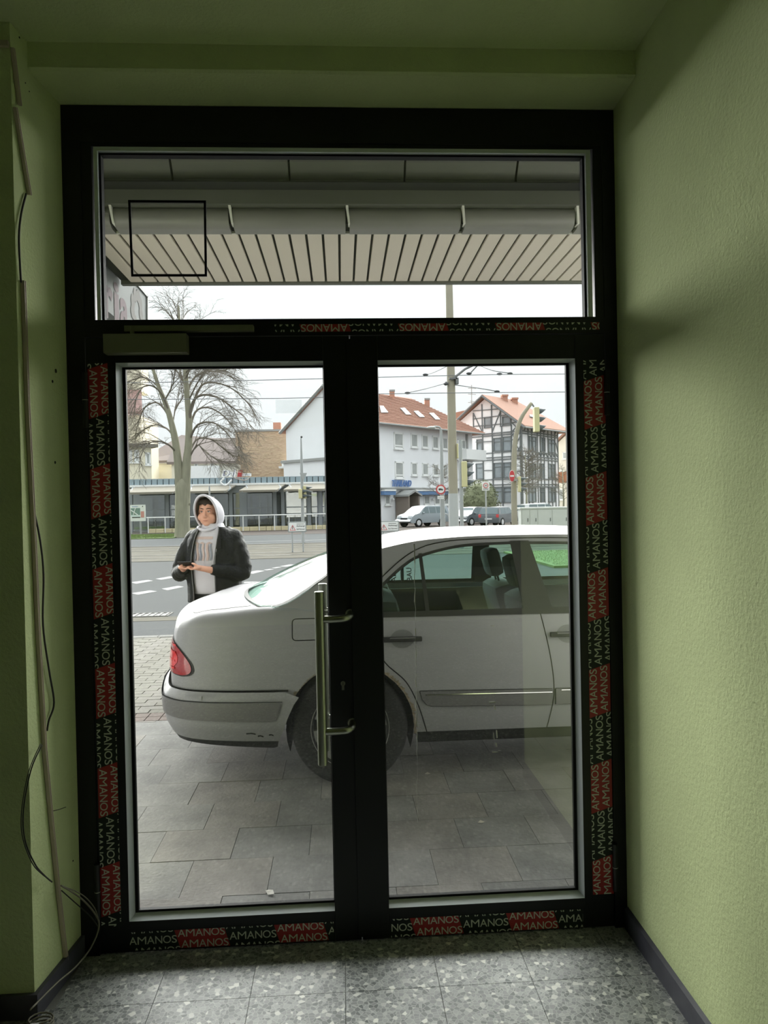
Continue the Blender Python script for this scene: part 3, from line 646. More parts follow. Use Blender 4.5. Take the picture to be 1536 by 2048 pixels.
# projecting sign at the left end of the canopy
SX = -1.535
sgn = empty('projecting_sign', (SX, 0.4, 2.2), 'white projecting light box sign lettered eria in faded pink, left of the canopy', 'sign')
P = [pX(196, 478, SX), pX(293, 592, SX), pX(292, 645, SX)]
zbm = pX(285, 680, SX).z
out = [Vector((SX, 0.36, P[0].z + (P[0].y - 0.36) * 0.0)), Vector((SX, P[0].y, P[0].z)), Vector((SX, P[1].y, P[1].z)), Vector((SX, P[2].y, zbm)), Vector((SX, 0.36, zbm))]
M_sw = mat('sign_white', (216, 222, 222), KX * 3.6, rough=0.6, spec=0.05); M_sp = mat('faded_pink_letter', (172, 140, 152), KX * 3.6, rough=0.6, spec=0.05); M_sg = mat('faded_grey_print', (176, 172, 168), KX * 3.6, rough=0.6, spec=0.05)
MB().prism(out, (-0.14, 0, 0)).build('sign_box', M_sw, sgn)
ed = MB()
for a, b in ((1, 2), (2, 3)):
    A, B = out[a], out[b]; d = (B - A).normalized(); nn = Vector((0, -d.z, d.y)) * 0.012
    ed.prism([A - nn, B - nn, B + nn, A + nn], (0.012, 0, 0)); ed.prism([A - nn * 0.3, B - nn * 0.3, B + nn * 2.2, A + nn * 2.2], (-0.15, 0, 0))
ed.build('sign_edge', mat('sign_edge_grey', (110, 112, 112), KX), sgn)
tx = MB(); a0 = pX(203, 640, SX + 0.004); a1 = pX(262, 640, SX + 0.004)
zlo = pX(262, 641, SX).z - 0.02
for ch, pxa, pxb, pyt, pyb in (('e', 196, 208, 566, 622), ('r', 210, 227, 566, 632), ('i', 229, 239, 562, 640), ('a', 241, 257, 592, 652)):
    A = pX(pxa, pyb, SX + 0.003); B = pX(pxb, pyb, SX + 0.003); T = pX(pxa, pyt, SX + 0.003)
    put_text(tx, ch, (SX + 0.003, A.y, A.z), (0, 1, 0), (0, 0, 1), B.y - A.y, T.z - A.z, 0.03)
tx.build('sign_lettering', M_sp, sgn)
pt = MB(); C = pX(276, 622, SX + 0.003)
for k in range(9):
    a = k * 0.7; pt.lathe([(0.0001, 0.0001), (0.055, 0.0002)], (SX + 0.003, C.y + 0.22 * math.cos(a) * (0.4 + 0.06 * k), C.z + 0.12 * math.sin(a)), 'x', 9)
pt.build('sign_picture', M_sg, sgn)
bk = MB().box((SX - 0.10, 2.15, 2.90), (SX - 0.04, 2.35, CZs - 0.01)).build('sign_hanger', mat('hanger_grey', (95, 95, 90), KX), sgn)

c = pZ(541, 1787, 0.002); sc_ = MB()
sc_.add([(c.x - .010, c.y - .012, .004), (c.x + .016, c.y - .016, .009), (c.x + .010, c.y + .004, .014), (c.x - .012, c.y + .022, .006), (c.x - .020, c.y + .008, .011)], [(0, 1, 2), (0, 2, 4), (2, 3, 4)])
tag(sc_.build('paper_scrap', mat('crumpled_paper', (220, 216, 206), KX)), 'small crumpled white paper scrap on the paving outside the left pane', 'litter')
for k, (px, py, lab) in enumerate(((855, 1548, 'small pale leaf scrap on the dark paving below the car, farther one'), (962, 1645, 'small pale leaf scrap on the paving in front of the car, nearer one'))):
    c = pZ(px, py, 0.002); MBx = MB().add([(c.x - .016, c.y, .003), (c.x, c.y - .014, .006), (c.x + .018, c.y, .004), (c.x, c.y + .016, .008)], [(0, 1, 2, 3)])
    tag(MBx.build('leaf_scrap', mat('pale_leaf_%d' % k, (188, 182, 168), KX)), lab, 'leaf')
# ================================================================== the silver saloon parked across the entrance
# local axes: +x forward (to the right), y lateral (near side negative), z up; origin under the middle of the rear axle
CX, CYY = 0.02, 2.33
car = empty('car', (CX, CYY, 0.0), 'silver four door saloon car with red tail lamp parked right outside the glass door', 'car')
M_paint = mat('silver_paint', (168, 167, 173), 1.9, rough=0.42, metal=0.0, spec=0.18, coat=0.06)
M_paint.node_tree.nodes['Principled BSDF'].inputs['Coat Roughness'].default_value = 0.12
M_trim = mat('grey_plastic_insert', (124, 122, 125), 2.1, rough=0.5)
M_blackt = mat('black_rubber_trim', (30, 30, 31), rough=0.55, spec=0.3)
M_gap = mat('panel_gap_dark', (14, 14, 14), rough=0.9, spec=0.1)
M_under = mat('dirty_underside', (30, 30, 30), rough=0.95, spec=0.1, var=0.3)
M_red = mat('red_lamp_lens', (190, 18, 28), 2.3, rough=0.22, coat=0.5, metal=0.0)
M_red2 = mat('bright_red_lens', (245, 40, 42), 2.0, rough=0.2, coat=0.5)
M_cglass = glass('tinted_car_glass', (0.62, 0.78, 0.72), 0.06, facing=0.30)
M_tyre = mat('tyre_rubber', (34, 34, 35), rough=0.85, spec=0.2, bump=0.2, bscale=40)
M_alloy = mat('alloy_wheel', (150, 150, 148), rough=0.35, metal=0.7)
M_int = mat('dark_interior', (46, 50, 50), rough=0.85, spec=0.2)
M_rust = mat('rusty_dirt', (120, 108, 92), rough=0.95, var=0.4, vscale=60, bump=0.8, bscale=200)
M_chrome = mat('chrome', (210, 210, 210), rough=0.12, metal=1.0)
# plan outline: rear centre -> side -> front centre, by arc length s with s == x along the straight side
_rear = catmull([(-0.40, -0.900, 0), (-0.60, -0.895, 0), (-0.76, -0.875, 0), (-0.88, -0.835, 0), (-0.955, -0.770, 0), (-1.000, -0.690, 0), (-1.045, -0.50, 0), (-1.085, -0.25, 0), (-1.10, 0.0, 0)], 8)
_front = catmull([(2.60, -0.900, 0), (2.95, -0.890, 0), (3.20, -0.86, 0), (3.40, -0.80, 0), (3.53, -0.70, 0), (3.62, -0.50, 0), (3.67, -0.25, 0), (3.68, 0.0, 0)], 8)
def _arc(P, s0, sg):
    out = [(s0, P[0])]; s = s0
    for a, b in zip(P, P[1:]): s += sg * (b - a).length; out.append((s, b))
    return out
_RA = _arc(_rear, -0.40, -1)[::-1]; _FA = _arc(_front, 2.60, 1)
SMIN, SMAX = _RA[0][0], _FA[-1][0]
TAB = _RA + _FA
def plan(s):
    s = max(SMIN, min(SMAX, s))
    lo, hi = 0, len(TAB) - 1
    while hi - lo > 1:
        m_ = (lo + hi) // 2
        if TAB[m_][0] <= s: lo = m_
        else: hi = m_
    (s0, p0), (s1, p1) = TAB[lo], TAB[hi]; t = (s - s0) / (s1 - s0) if s1 > s0 else 0
    return p0.lerp(p1, t)
def pnorm(s):
    a, b = plan(s - 0.02), plan(s + 0.02)
    if s - 0.02 < SMIN: a = Vector((a.x, -b.y * 0 + 0.02, 0)) if False else plan(SMIN) + Vector((0, 0.02, 0)) * 1
    d = (b - a).normalized()
    return Vector((d.y, -d.x, 0))      # outward
def interp(tab, x):
    if x <= tab[0][0]: return tab[0][1]
    for (a, u), (b, v) in zip(tab, tab[1:]):
        if x <= b:
            t = (x - a) / (b - a); t = t * t * (3 - 2 * t) * 0.5 + t * 0.5; return u + (v - u) * t
    return tab[-1][1]
def sx(x):                                # s for an x on the near side
    if x > -0.40: return x
    for (s0, p0), (s1, p1) in zip(_RA, _RA[1:]):
        if p0.x <= x <= p1.x: return s0 + (s1 - s0) * (x - p0.x) / max(1e-6, p1.x - p0.x)
    return SMIN
ZS = [(SMIN, 0.925), (-1.35, 0.925), (-1.05, 0.935), (-0.8, 0.962), (-0.5, 0.985), (-0.3, 0.985), (-0.10, 0.955), (0.10, 0.925), (1.25, 0.912), (2.1, 0.930), (2.5, 0.90), (3.2, 0.82), (3.7, 0.72), (SMAX, 0.70)]
RR = [(SMIN, 0.05), (-1.0, 0.075), (-0.6, 0.075), (-0.25, 0.02), (0.0, 0.004), (2.1, 0.004), (2.5, 0.06), (SMAX, 0.09)]
def zs(s): return interp(ZS, s)
def rr(s): return interp(RR, s)
def inset(s, z):
    v = 0.0
    if z > 0.60: v += 0.050 * ((z - 0.60) / 0.34) ** 2
    elif z < 0.50: v += 0.045 * ((0.50 - z) / 0.25) ** 2
    r = rr(s); u = (z - (zs(s) - r)) / r
    if u > 0: v += r * (1 - math.sqrt(max(0, 1 - min(u, 1) ** 2)))
    return v
def S(s, z, out=0.0):
    p = plan(s) - pnorm(s) * (inset(s, z) - out); return Vector((p.x, p.y, z))
def dens(poly, step=0.03, close=True):
    out = []; n = len(poly)
    for i in range(n if close else n - 1):
        a, b = poly[i], poly[(i + 1) % n]; d = math.hypot(b[0] - a[0], b[1] - a[1]); k = max(1, int(d / step))
        out += [(a[0] + (b[0] - a[0]) * t / k, a[1] + (b[1] - a[1]) * t / k) for t in range(k)]
    if not close: out.append(poly[-1])
    return out
def sm2(poly, n=5):                      # smooth open curve in 2D
    return [(p.x, p.y) for p in catmull([(a, b, 0) for a, b in poly], n)]
def cells(poly, ucuts, vcuts):
    from mathutils.geometry import delaunay_2d_cdt
    q = []
    for a, b in poly:
        if not q or math.hypot(a - q[-1][0], b - q[-1][1]) > 1e-4: q.append((a, b))
    if math.hypot(q[0][0] - q[-1][0], q[0][1] - q[-1][1]) < 1e-4: q.pop()
    V, _, Fc, _, _, _ = delaunay_2d_cdt([Vector(p) for p in q], [], [list(range(len(q)))], 1, 1e-6)
    bm = bmesh.new(); vs = [bm.verts.new((v.x, v.y, 0)) for v in V]
    for f in Fc:
        try: bm.faces.new([vs[i] for i in f])
        except ValueError: pass
    for cuts, no in ((ucuts, (1, 0, 0)), (vcuts, (0, 1, 0))):
        for c in cuts:
            bmesh.ops.bisect_plane(bm, geom=bm.verts[:] + bm.edges[:] + bm.faces[:], dist=1e-5, plane_co=(c, c, 0), plane_no=no)
    bmesh.ops.remove_doubles(bm, verts=bm.verts, dist=1e-5)
    return bm
def frange(a, b, st):
    n = int((b - a) / st) + 1; return [a + st * i + 0.00137 for i in range(n)]
def from_map(bm, fn, name, m, parent, far=True, flip=False):
    """map every 2D vertex by fn and take smooth normals from the surface itself"""
    bm.verts.index_update(); P = []; N = []
    for v in bm.verts:
        u, w = v.co.x, v.co.y; p = fn(u, w); e = 0.004
        a = fn(u + e, w) - fn(u - e, w); b = fn(u, w + e) - fn(u, w - e); nn = a.cross(b)
        nn = nn.normalized() if nn.length > 1e-12 else Vector((0, -1, 0)); P.append(p); N.append(nn)
    F = [tuple(v.index for v in f.verts) for f in bm.faces]; bm.free()
    for sgn in ((1, -1) if far else (1,)):
        me = bpy.data.meshes.new(name); o = bpy.data.objects.new(name, me); COL.objects.link(o); o.parent = parent
        if sgn == 1:
            me.from_pydata(P, [], F); NN = N
        else:
            me.from_pydata([Vector((p.x, -p.y, p.z)) for p in P], [], [tuple(reversed(f)) for f in F]); NN = [Vector((n_.x, -n_.y, n_.z)) for n_ in N]
        me.materials.append(m)
        for p_ in me.polygons: p_.use_smooth = True
        # orientation: make face winding agree with the normal
        if me.polygons:
            c = 0
            for p_ in me.polygons: c += 1 if p_.normal.dot(NN[p_.vertices[0]]) > 0 else -1
            if c < 0: me.flip_normals()
        me.normals_split_custom_set_from_vertices([tuple(n_) for n_ in NN]); me.update()
        if sgn == 1: first = o
    return first
def body(poly, name, m=M_paint, out=0.0, far=True, parent=None, prof=None):
    q = [(a, b / zs(a)) for a, b in dens(poly)]
    vc = frange(0.25, 0.88, 0.05) + [0.90, 0.915, 0.93, 0.945, 0.96, 0.97, 0.98, 0.99, 0.996]
    us = [a for a, b in q]; bm = cells(q, frange(min(us), max(us), 0.045), vc)
    if prof: fn = lambda u, w: S(u, w * zs(u), prof(w * zs(u)))
    else: fn = lambda u, w: S(u, min(w, 0.9999) * zs(u), out)
    return from_map(bm, fn, name, m, parent or car, far)
def arc2(cx_, cz_, r, a0, a1, n=16): return [(cx_ + r * math.cos(math.radians(a0 + (a1 - a0) * k / n)), cz_ + r * math.sin(math.radians(a0 + (a1 - a0) * k / n))) for k in range(n + 1)]
RW = 0.318
AR = 0.352
# rear quarter with trunk back, from the bumper to the door gap
rgap = sm2([(0.10, 0.90), (0.15, 0.78), (0.20, 0.673), (0.311, 0.566), (0.377, 0.431), (0.423, 0.278)])
top = [(s, zs(s)) for s in frange(SMIN, 0.10, 0.05)]
aP = arc2(0.0, RW, AR, -6, 152, 22)
quarter = [(SMIN, 0.545)] + [(a, b) for a, b in dens([(SMIN, 0.545), (-0.33, 0.545)], 0.1, False)[1:-1]] + [(-0.30, 0.50)] + aP[::-1] + [(0.36, 0.278)] + rgap[::-1] + top[::-1]
body(quarter, 'rear_quarter_panel')
fgap = sm2([(1.075, 0.912), (1.11, 0.72), (1.13, 0.562), (1.128, 0.443), (1.097, 0.277)])
body(rgap + fgap[::-1] + [(s, zs(s)) for s in frange(0.13, 1.05, 0.06)][::-1], 'rear_door')
ffg = sm2([(2.10, 0.925), (2.12, 0.7), (2.14, 0.5), (2.12, 0.277)])
body(fgap + ffg[::-1] + [(s, zs(s)) for s in frange(1.12, 2.06, 0.06)][::-1], 'front_door')
fA = arc2(2.833, RW, AR, 186, 20, 22)
body(ffg + [(2.4, 0.277)] + fA + [(3.2, 0.50)] + dens([(3.22, 0.52), (SMAX, 0.52)], 0.1, False) + [(s, zs(s)) for s in frange(2.12, SMAX - 0.02, 0.06)][::-1], 'front_fender')
# sills
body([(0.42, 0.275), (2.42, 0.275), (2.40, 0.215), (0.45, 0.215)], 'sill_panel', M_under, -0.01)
# bumpers
def bprof(z):
    if z > 0.50: return 0.050 - 0.5 * (z - 0.50) * (1 if z < 0.53 else 1.4)
    if z < 0.36: return 0.050 - 0.28 * (0.36 - z)
    return 0.050
bq = [(SMIN, 0.548), (sx(-0.90), 0.548), (-0.345, 0.538), (-0.272, 0.512), (-0.30, 0.475), (-0.335, 0.40), (-0.36, 0.33), (-0.39, 0.262), (sx(-0.90), 0.283), (SMIN, 0.30)]
bumper = body(bq, 'rear_bumper', M_paint, prof=bprof)
bi = [(SMIN, 0.512), (-0.372, 0.488), (-0.366, 0.478), (-0.400, 0.392), (-0.415, 0.386), (sx(-0.95), 0.405), (SMIN, 0.41)]
body(bi, 'bumper_insert', M_trim, prof=lambda z: bprof(z) + 0.007)
body([(SMIN, 0.302), (sx(-0.90), 0.288), (-0.39, 0.266), (-0.40, 0.222), (-0.42, 0.215), (sx(-0.88), 0.255), (SMIN, 0.27)], 'bumper_lip', M_blackt, prof=lambda z: bprof(z) - 0.004)
body([(SMIN, 0.556), (sx(-0.93), 0.556), (-0.33, 0.548), (-0.33, 0.538), (sx(-0.93), 0.540), (SMIN, 0.540)], 'bumper_joint', M_gap, 0.012)
body([(SMIN, 0.520), (-0.36, 0.497), (-0.36, 0.493), (SMIN, 0.515)], 'bumper_joint', M_gap, prof=lambda z: bprof(z) + 0.008)
body([(3.16, 0.50), (SMAX, 0.53), (SMAX, 0.25), (3.22, 0.24), (3.17, 0.33)], 'front_bumper', M_paint, prof=bprof)
body([(3.25, 0.47), (SMAX, 0.49), (SMAX, 0.38), (3.28, 0.37)], 'bumper_insert', M_trim, prof=lambda z: bprof(z) + 0.006)
# tail lamp wrapping the corner
lens = [(SMIN + 0.75, 0.80)]
lp = sm2([(-0.999, 0.800), (-0.965, 0.778), (-0.93, 0.755), (-0.895, 0.724), (-0.868, 0.692), (-0.858, 0.662), (-0.868, 0.640), (-0.895, 0.628), (-0.94, 0.624), (-0.985, 0.628)], 4)
lpS = [(sx(a), b) for a, b in lp]; xb = sx(-0.99) - 0.28
lamp = body(lpS + [(xb, 0.630), (xb, 0.805)], 'tail_lamp', M_red, 0.006)
lpo = [(a + 0.0, b) for a, b in lpS]
cx_, cz_ = sx(-0.93), 0.70
body([(cx_ + (a - cx_) * 1.13 + 0.006, cz_ + (b - cz_) * 1.09 ) for a, b in lpS] + [(xb - 0.01, 0.620), (xb - 0.01, 0.815)], 'lamp_seal', M_blackt, 0.002)
for z0_, z1_ in ((0.775, 0.785), (0.735, 0.747), (0.690, 0.702), (0.650, 0.660)):
    body([(xb, z0_), (sx(-0.962), z0_), (sx(-0.962), z1_), (xb, z1_)], 'lens_rib', M_red2, 0.010, parent=lamp)
body([(xb, 0.662), (sx(-0.968), 0.662), (sx(-0.945), 0.69), (sx(-0.945), 0.72), (sx(-0.962), 0.745), (xb, 0.76)], 'lens_inner', M_red2, 0.008, parent=lamp)
# panel gaps
def line_s(pts, name, r=0.0028, m=M_gap, far=True, out=0.0, fn=None):
    fn = fn or (lambda a, b: S(a, b, out)); P = [fn(a, b) for a, b in dens(pts, 0.03, False)]
    o = MB().tube(P, r, 5).build(name, m, car, local=True)
    if far: MB().tube([Vector((p.x, -p.y, p.z)) for p in P], r, 5).build(name, m, car, local=True)
    return o
line_s(rgap, 'door_gap'); line_s(fgap, 'door_gap'); line_s(ffg, 'door_gap')
# fuel flap outline
fl_ = []
x0, x1, z0_, z1_ = -0.305, -0.10, 0.808, 0.922
for (ccx, ccz, a0) in ((x1 - 0.02, z1_ - 0.02, 90), (x1 - 0.02, z0_ + 0.02, 0), (x0 + 0.02, z0_ + 0.02, -90), (x0 + 0.02, z1_ - 0.02, -180)):
    fl_ += arc2(ccx, ccz, 0.02, a0, a0 - 90, 5)
line_s(fl_ + [fl_[0]], 'fuel_flap_gap', 0.0026, far=False)
# rub strips
strip_out = lambda z: 0.012 - 0.35 * abs(z - 0.465) if abs(z - 0.465) > 0.02 else 0.016
for nm, xa, xb_ in (('rear', 0.386, 1.118), ('front', 1.140, 2.115)):
    pl = [(xa, 0.514), (xb_, 0.502), (xb_, 0.414), (xa + 0.06, 0.430), (xa + 0.035, 0.440), (xa + 0.012, 0.470)] if nm == 'rear' else [(xa, 0.502), (xb_, 0.494), (xb_, 0.410), (xa, 0.416)]
    rs = body(pl, 'rub_strip', M_trim, 0.013)
    line_s([(xa + 0.03, 0.494), (xb_, 0.484)], 'strip_chrome', 0.004, M_chrome, out=0.014)
    line_s(pl + [pl[0]], 'strip_edge', 0.0035, M_blackt, out=0.006)
# door handles
for hx_ in (0.296, 1.222):
    rec = MB(); ring = []
    for k in range(28):
        a = 2 * math.pi * k / 28; ring.append((hx_ + 0.064 * math.cos(a), 0.800 + 0.050 * math.sin(a)))
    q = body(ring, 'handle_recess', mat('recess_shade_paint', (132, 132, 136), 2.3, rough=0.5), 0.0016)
    for sg in (-1, 1):
        y_ = S(hx_, 0.80, 0.0).y
        MB().bbox((hx_ - 0.105, sg * (abs(y_) + 0.012), 0.787), (hx_ + 0.107, sg * (abs(y_) + 0.034), 0.814), 0.007).build('door_handle', M_blackt, car, local=True, smooth=40)
        MB().bbox((hx_ - 0.07, sg * (abs(y_) + 0.030), 0.806), (hx_ + 0.068, sg * (abs(y_) + 0.0375), 0.8135), 0.003).build('handle_highlight', M_trim, car, local=True)
    body([(hx_ - 0.105, 0.787), (hx_ - 0.06, 0.787), (hx_ - 0.06, 0.814), (hx_ - 0.105, 0.814)], 'handle_base', M_blackt, 0.012)
# rust fringe on the wheel arch
rm = MB(); random.seed(5)
for k in range(120):
    a = math.radians(-8 + 168 * k / 119); r0 = AR + random.uniform(-0.002, 0.004)
    wdt = 0.018 * (1.0 if (k < 60 or k > 106) else 0.35) * random.uniform(0.4, 1.2)
    if 60 < k < 90: continue
    p0_, p1_ = (r0 * math.cos(a), RW + r0 * math.sin(a)), ((r0 + wdt) * math.cos(a + 0.01), RW + (r0 + wdt) * math.sin(a + 0.01))
    a2_ = a + 0.030; p2_, p3_ = ((r0 + wdt * 0.8) * math.cos(a2_), RW + (r0 + wdt * 0.8) * math.sin(a2_)), (r0 * math.cos(a2_), RW + r0 * math.sin(a2_))
    rm.add([S(x, z, 0.0022) for x, z in (p0_, p1_, p2_, p3_)], [(0, 1, 2, 3)])
rm.build('arch_rust', M_rust, car, local=True, kind='stuff')
# arch liner, underside and wheels
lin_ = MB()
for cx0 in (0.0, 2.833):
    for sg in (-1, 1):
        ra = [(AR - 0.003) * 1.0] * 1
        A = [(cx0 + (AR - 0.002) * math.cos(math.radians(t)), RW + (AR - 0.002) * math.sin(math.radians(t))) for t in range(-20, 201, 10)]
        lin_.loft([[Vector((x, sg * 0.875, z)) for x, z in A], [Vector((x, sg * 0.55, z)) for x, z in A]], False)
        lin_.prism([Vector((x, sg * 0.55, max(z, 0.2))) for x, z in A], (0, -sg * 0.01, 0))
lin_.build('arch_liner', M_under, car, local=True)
ub = MB()
ub.box((0.38, -0.80, 0.20), (2.45, 0.80, 0.30)).box((-0.90, -0.60, 0.29), (-0.38, 0.60, 0.5)).box((-0.40, -0.54, 0.25), (0.40, 0.54, 0.6)).box((2.45, -0.52, 0.22), (3.3, 0.52, 0.6)).box((3.2, -0.7, 0.25), (3.5, 0.7, 0.5))
ub.tube([(-0.85, 0.5, 0.24), (0.3, 0.45, 0.22), (2.4, 0.1, 0.20)], 0.035, 8).box((-0.75, 0.25, 0.2), (-0.42, 0.62, 0.34))
ub.build('underbody', M_under, car, local=True, kind='stuff')
def wheel(cx0, sg):
    w = bpy.data.objects.new('wheel', None)
    y_ = sg * 0.79
    T = [(0.20, -0.09), (0.225, -0.105), (0.28, -0.110), (0.305, -0.10), (RW, -0.075), (RW, 0.075), (0.305, 0.10), (0.28, 0.110), (0.225, 0.105), (0.20, 0.09)]
    t_ = MB().lathe(T, (cx0, y_, RW), 'y', 56).build('tyre', M_tyre, car, local=True, smooth=50)
    R = [(0.222, sg * 0.098), (0.214, sg * 0.100), (0.205, sg * 0.085), (0.198, sg * 0.03), (0.19, -sg * 0.05), (0.05, -sg * 0.05)]
    r_ = MB().lathe(R, (cx0, y_, RW), 'y', 48).build('wheel_rim', M_alloy, t_, local=True, smooth=50)
    sp_ = MB()
    for k in range(10):
        a = 2 * math.pi * k / 10 + 0.2; ca, sa = math.cos(a), math.sin(a); ta = Vector((-sa, 0, ca)); ra_ = Vector((ca, 0, sa))
        o = Vector((cx0, y_, RW)); pr_ = []
        for rad, ww, dd in ((0.05, 0.022, 0.082), (0.20, 0.030, 0.090)):
            for sgn, yd in ((-1, dd), (1, dd), (1, dd - 0.025), (-1, dd - 0.025)): pr_.append(o + ra_ * rad + ta * (sgn * ww) + Vector((0, sg * yd, 0)))
        sp_.add(pr_, [(0, 1, 5, 4), (1, 2, 6, 5), (2, 3, 7, 6), (3, 0, 4, 7), (0, 3, 2, 1), (4, 5, 6, 7)])
    sp_.lathe([(0.0001, sg * 0.088), (0.05, sg * 0.086), (0.062, sg * 0.078), (0.062, sg * 0.04)], (cx0, y_, RW), 'y', 24)
    sp_.build('wheel_spoke', M_alloy, t_, local=True, kind='stuff')
for cx0 in (0.0, 2.833):
    for sg in (-1, 1): wheel(cx0, sg)
# ---- trunk deck and bonnet, swept from the shoulder to the middle
ZC = [(-1.10, 0.905), (-1.04, 0.930), (-0.9, 0.965), (-0.64, 0.992), (-0.3, 1.0)]
ZH = [(2.10, 0.985), (2.6, 0.955), (3.1, 0.88), (3.5, 0.77), (3.7, 0.70)]
def deck(s, t, tab, lim, hi=False):
    E = S(s, zs(s) * 0.9999); xx = min(E.x, lim) if hi else max(E.x, lim)
    T = Vector((xx, 0, 0)); p = E.lerp(Vector((T.x, T.y, E.z)), t)
    p.z = E.z + (interp(tab, p.x) - E.z) * (1 - max(0, 1 - t) ** 2.4); return p
def grid2(u0, u1, nu, v0, v1, nv):
    bm = bmesh.new(); V = [[bm.verts.new((u0 + (u1 - u0) * i / nu, v0 + (v1 - v0) * j / nv, 0)) for j in range(nv + 1)] for i in range(nu + 1)]
    for i in range(nu):
        for j in range(nv): bm.faces.new((V[i][j], V[i + 1][j], V[i + 1][j + 1], V[i][j + 1]))
    return bm
from_map(grid2(SMIN, -0.42, 40, 0, 1, 16), lambda u, v: deck(u, max(v, 0), ZC, -0.72), 'trunk_lid', M_paint, car)
from_map(grid2(2.08, SMAX, 40, 0, 1, 14), lambda u, v: deck(u, max(v, 0), ZH, 3.1, True), 'bonnet', M_paint, car)
line_s([(s, 0.055) for s in frange(-1.15, -0.50, 0.05)], 'trunk_gap', 0.002, fn=lambda a, b: deck(a, b, ZC, -0.72))
# ---- greenhouse
RL = [(-0.60, 1.00), (-0.109, 1.16), (0.05, 1.225), (0.216, 1.278), (0.394, 1.312), (0.564, 1.328), (0.82, 1.338), (1.34, 1.334), (1.6, 1.315), (1.8, 1.25), (2.45, 0.9)]
def G(x, z, out=0.0):
    zb_ = zs(x) - 0.002; yb_ = -0.900 + 0.050 * ((zb_ - 0.60) / 0.34) ** 2 if x > -0.4 else S(sx(x), zs(sx(x))).y
    if x <= 0.0:
        k = max(0, min(1, (x + 0.5) / 0.5)); yb_ = yb_ + 0.0 * k
    h = z - zb_; y_ = yb_ + 0.60 * h + 0.10 * h * h - out
    return Vector((x, y_, z))
outer = sm2([(-0.515, 0.992), (-0.45, 0.984), (-0.36, 0.992), (-0.263, 1.039), (-0.109, 1.140), (0.03, 1.228), (0.12, 1.262), (0.216, 1.285), (0.394, 1.318), (0.564, 1.333), (0.821, 1.342), (1.338, 1.338), (1.62, 1.315), (1.80, 1.25), (2.05, 1.10), (2.30, 0.955), (2.36, 0.92)], 4)
inner = sm2([(2.20, 0.925), (2.10, 0.985), (1.90, 1.13), (1.75, 1.225), (1.60, 1.270), (1.334, 1.296), (1.034, 1.305), (0.853, 1.304), (0.641, 1.292), (0.426, 1.245), (0.32, 1.19), (0.206, 1.100), (0.09, 0.985), (0.045, 0.945)], 4)
def gh(poly, name, m, out=0.0, parent=None, far=True):
    q = dens(poly); us = [a for a, b in q]; vs_ = [b for a, b in q]
    return from_map(cells(q, frange(min(us), max(us), 0.06), frange(min(vs_), max(vs_), 0.05)), lambda u, w: G(u, w, out), name, m, parent or car, far)
base = [(s, zs(s) - 0.004) for s in frange(-0.50, 0.03, 0.06)]
gh(outer + [(2.30, 0.912)] + inner + [(0.03, 0.93)] + base[::-1], 'side_frame', M_paint)
# dark window surrounds, glass, pillars
def inset_curve(c, d):
    out = []
    for i, p in enumerate(c):
        a, b = c[max(i - 1, 0)], c[min(i + 1, len(c) - 1)]; dx, dz = b[0] - a[0], b[1] - a[1]; L = math.hypot(dx, dz) or 1
        out.append((p[0] + -dz / L * d, p[1] + dx / L * d))
    return out
inn2 = inset_curve(inner, 0.016)
gh(inner + inn2[::-1], 'window_trim', M_blackt, 0.004)
gh([(0.03, 0.945), (2.22, 0.945), (2.22, 0.906), (0.03, 0.918)], 'belt_trim', M_blackt, 0.006)
gh([(0.966, 1.31), (1.080, 1.31), (1.150, 0.915), (0.985, 0.925)], 'centre_pillar', M_blackt, 0.003)
gh([(0.418, 1.25), (0.438, 1.255), (0.455, 0.925), (0.433, 0.925)], 'window_divider', M_blackt, 0.006)
def topz(x):
    return max([b for a, b in inner if abs(a - x) < 0.045] or [0.93])
def gpoly(xa, xb_):
    up = [(a, b - 0.002) for a, b in inner if xa < a < xb_]
    up = sorted(up); return up
gh([(0.05, 0.935)] + gpoly(0.05, 0.42) + [(0.425, 1.24), (0.44, 0.93)], 'quarter_glass', M_cglass, -0.006)
gh([(0.445, 0.93), (0.43, 1.245)] + gpoly(0.435, 1.0) + [(0.985, 1.30), (1.01, 0.925)], 'door_glass', M_cglass, -0.006)
gh([(1.13, 0.925), (1.07, 1.30)] + gpoly(1.09, 2.2) + [(2.2, 0.925)], 'door_glass', M_cglass, -0.006)
gl_ = sm2([(0.06, 0.985), (0.215, 1.141), (0.387, 1.263), (0.56, 1.312), (0.817, 1.325), (1.33, 1.319), (1.62, 1.288), (1.80, 1.215), (2.10, 1.01), (2.2, 0.945)], 4)
line_s(gl_, 'roof_door_gap', 0.0032, fn=lambda a, b: G(a, b, 0.0015))
# roof
def roof(x, t):
    e = [b for b in [interp([(a, b) for a, b in outer[20:]], x)]][0]
    E = G(x, e); c = 0.040 if x > 0.25 else 0.040
    return Vector((x, E.y * (1 - t), E.z + c * (1 - max(0, 1 - t) ** 2.6)))
OUT = sorted(outer)
def roofp(x, t):
    e = interp(OUT, x); E = G(x, e)
    return Vector((x, E.y * (1 - t), E.z + 0.038 * (1 - max(0, 1 - t) ** 2.6)))
from_map(grid2(0.10, 1.66, 34, 0, 1, 12), lambda u, v: roofp(u, max(v, 0)), 'roof', M_paint, car)
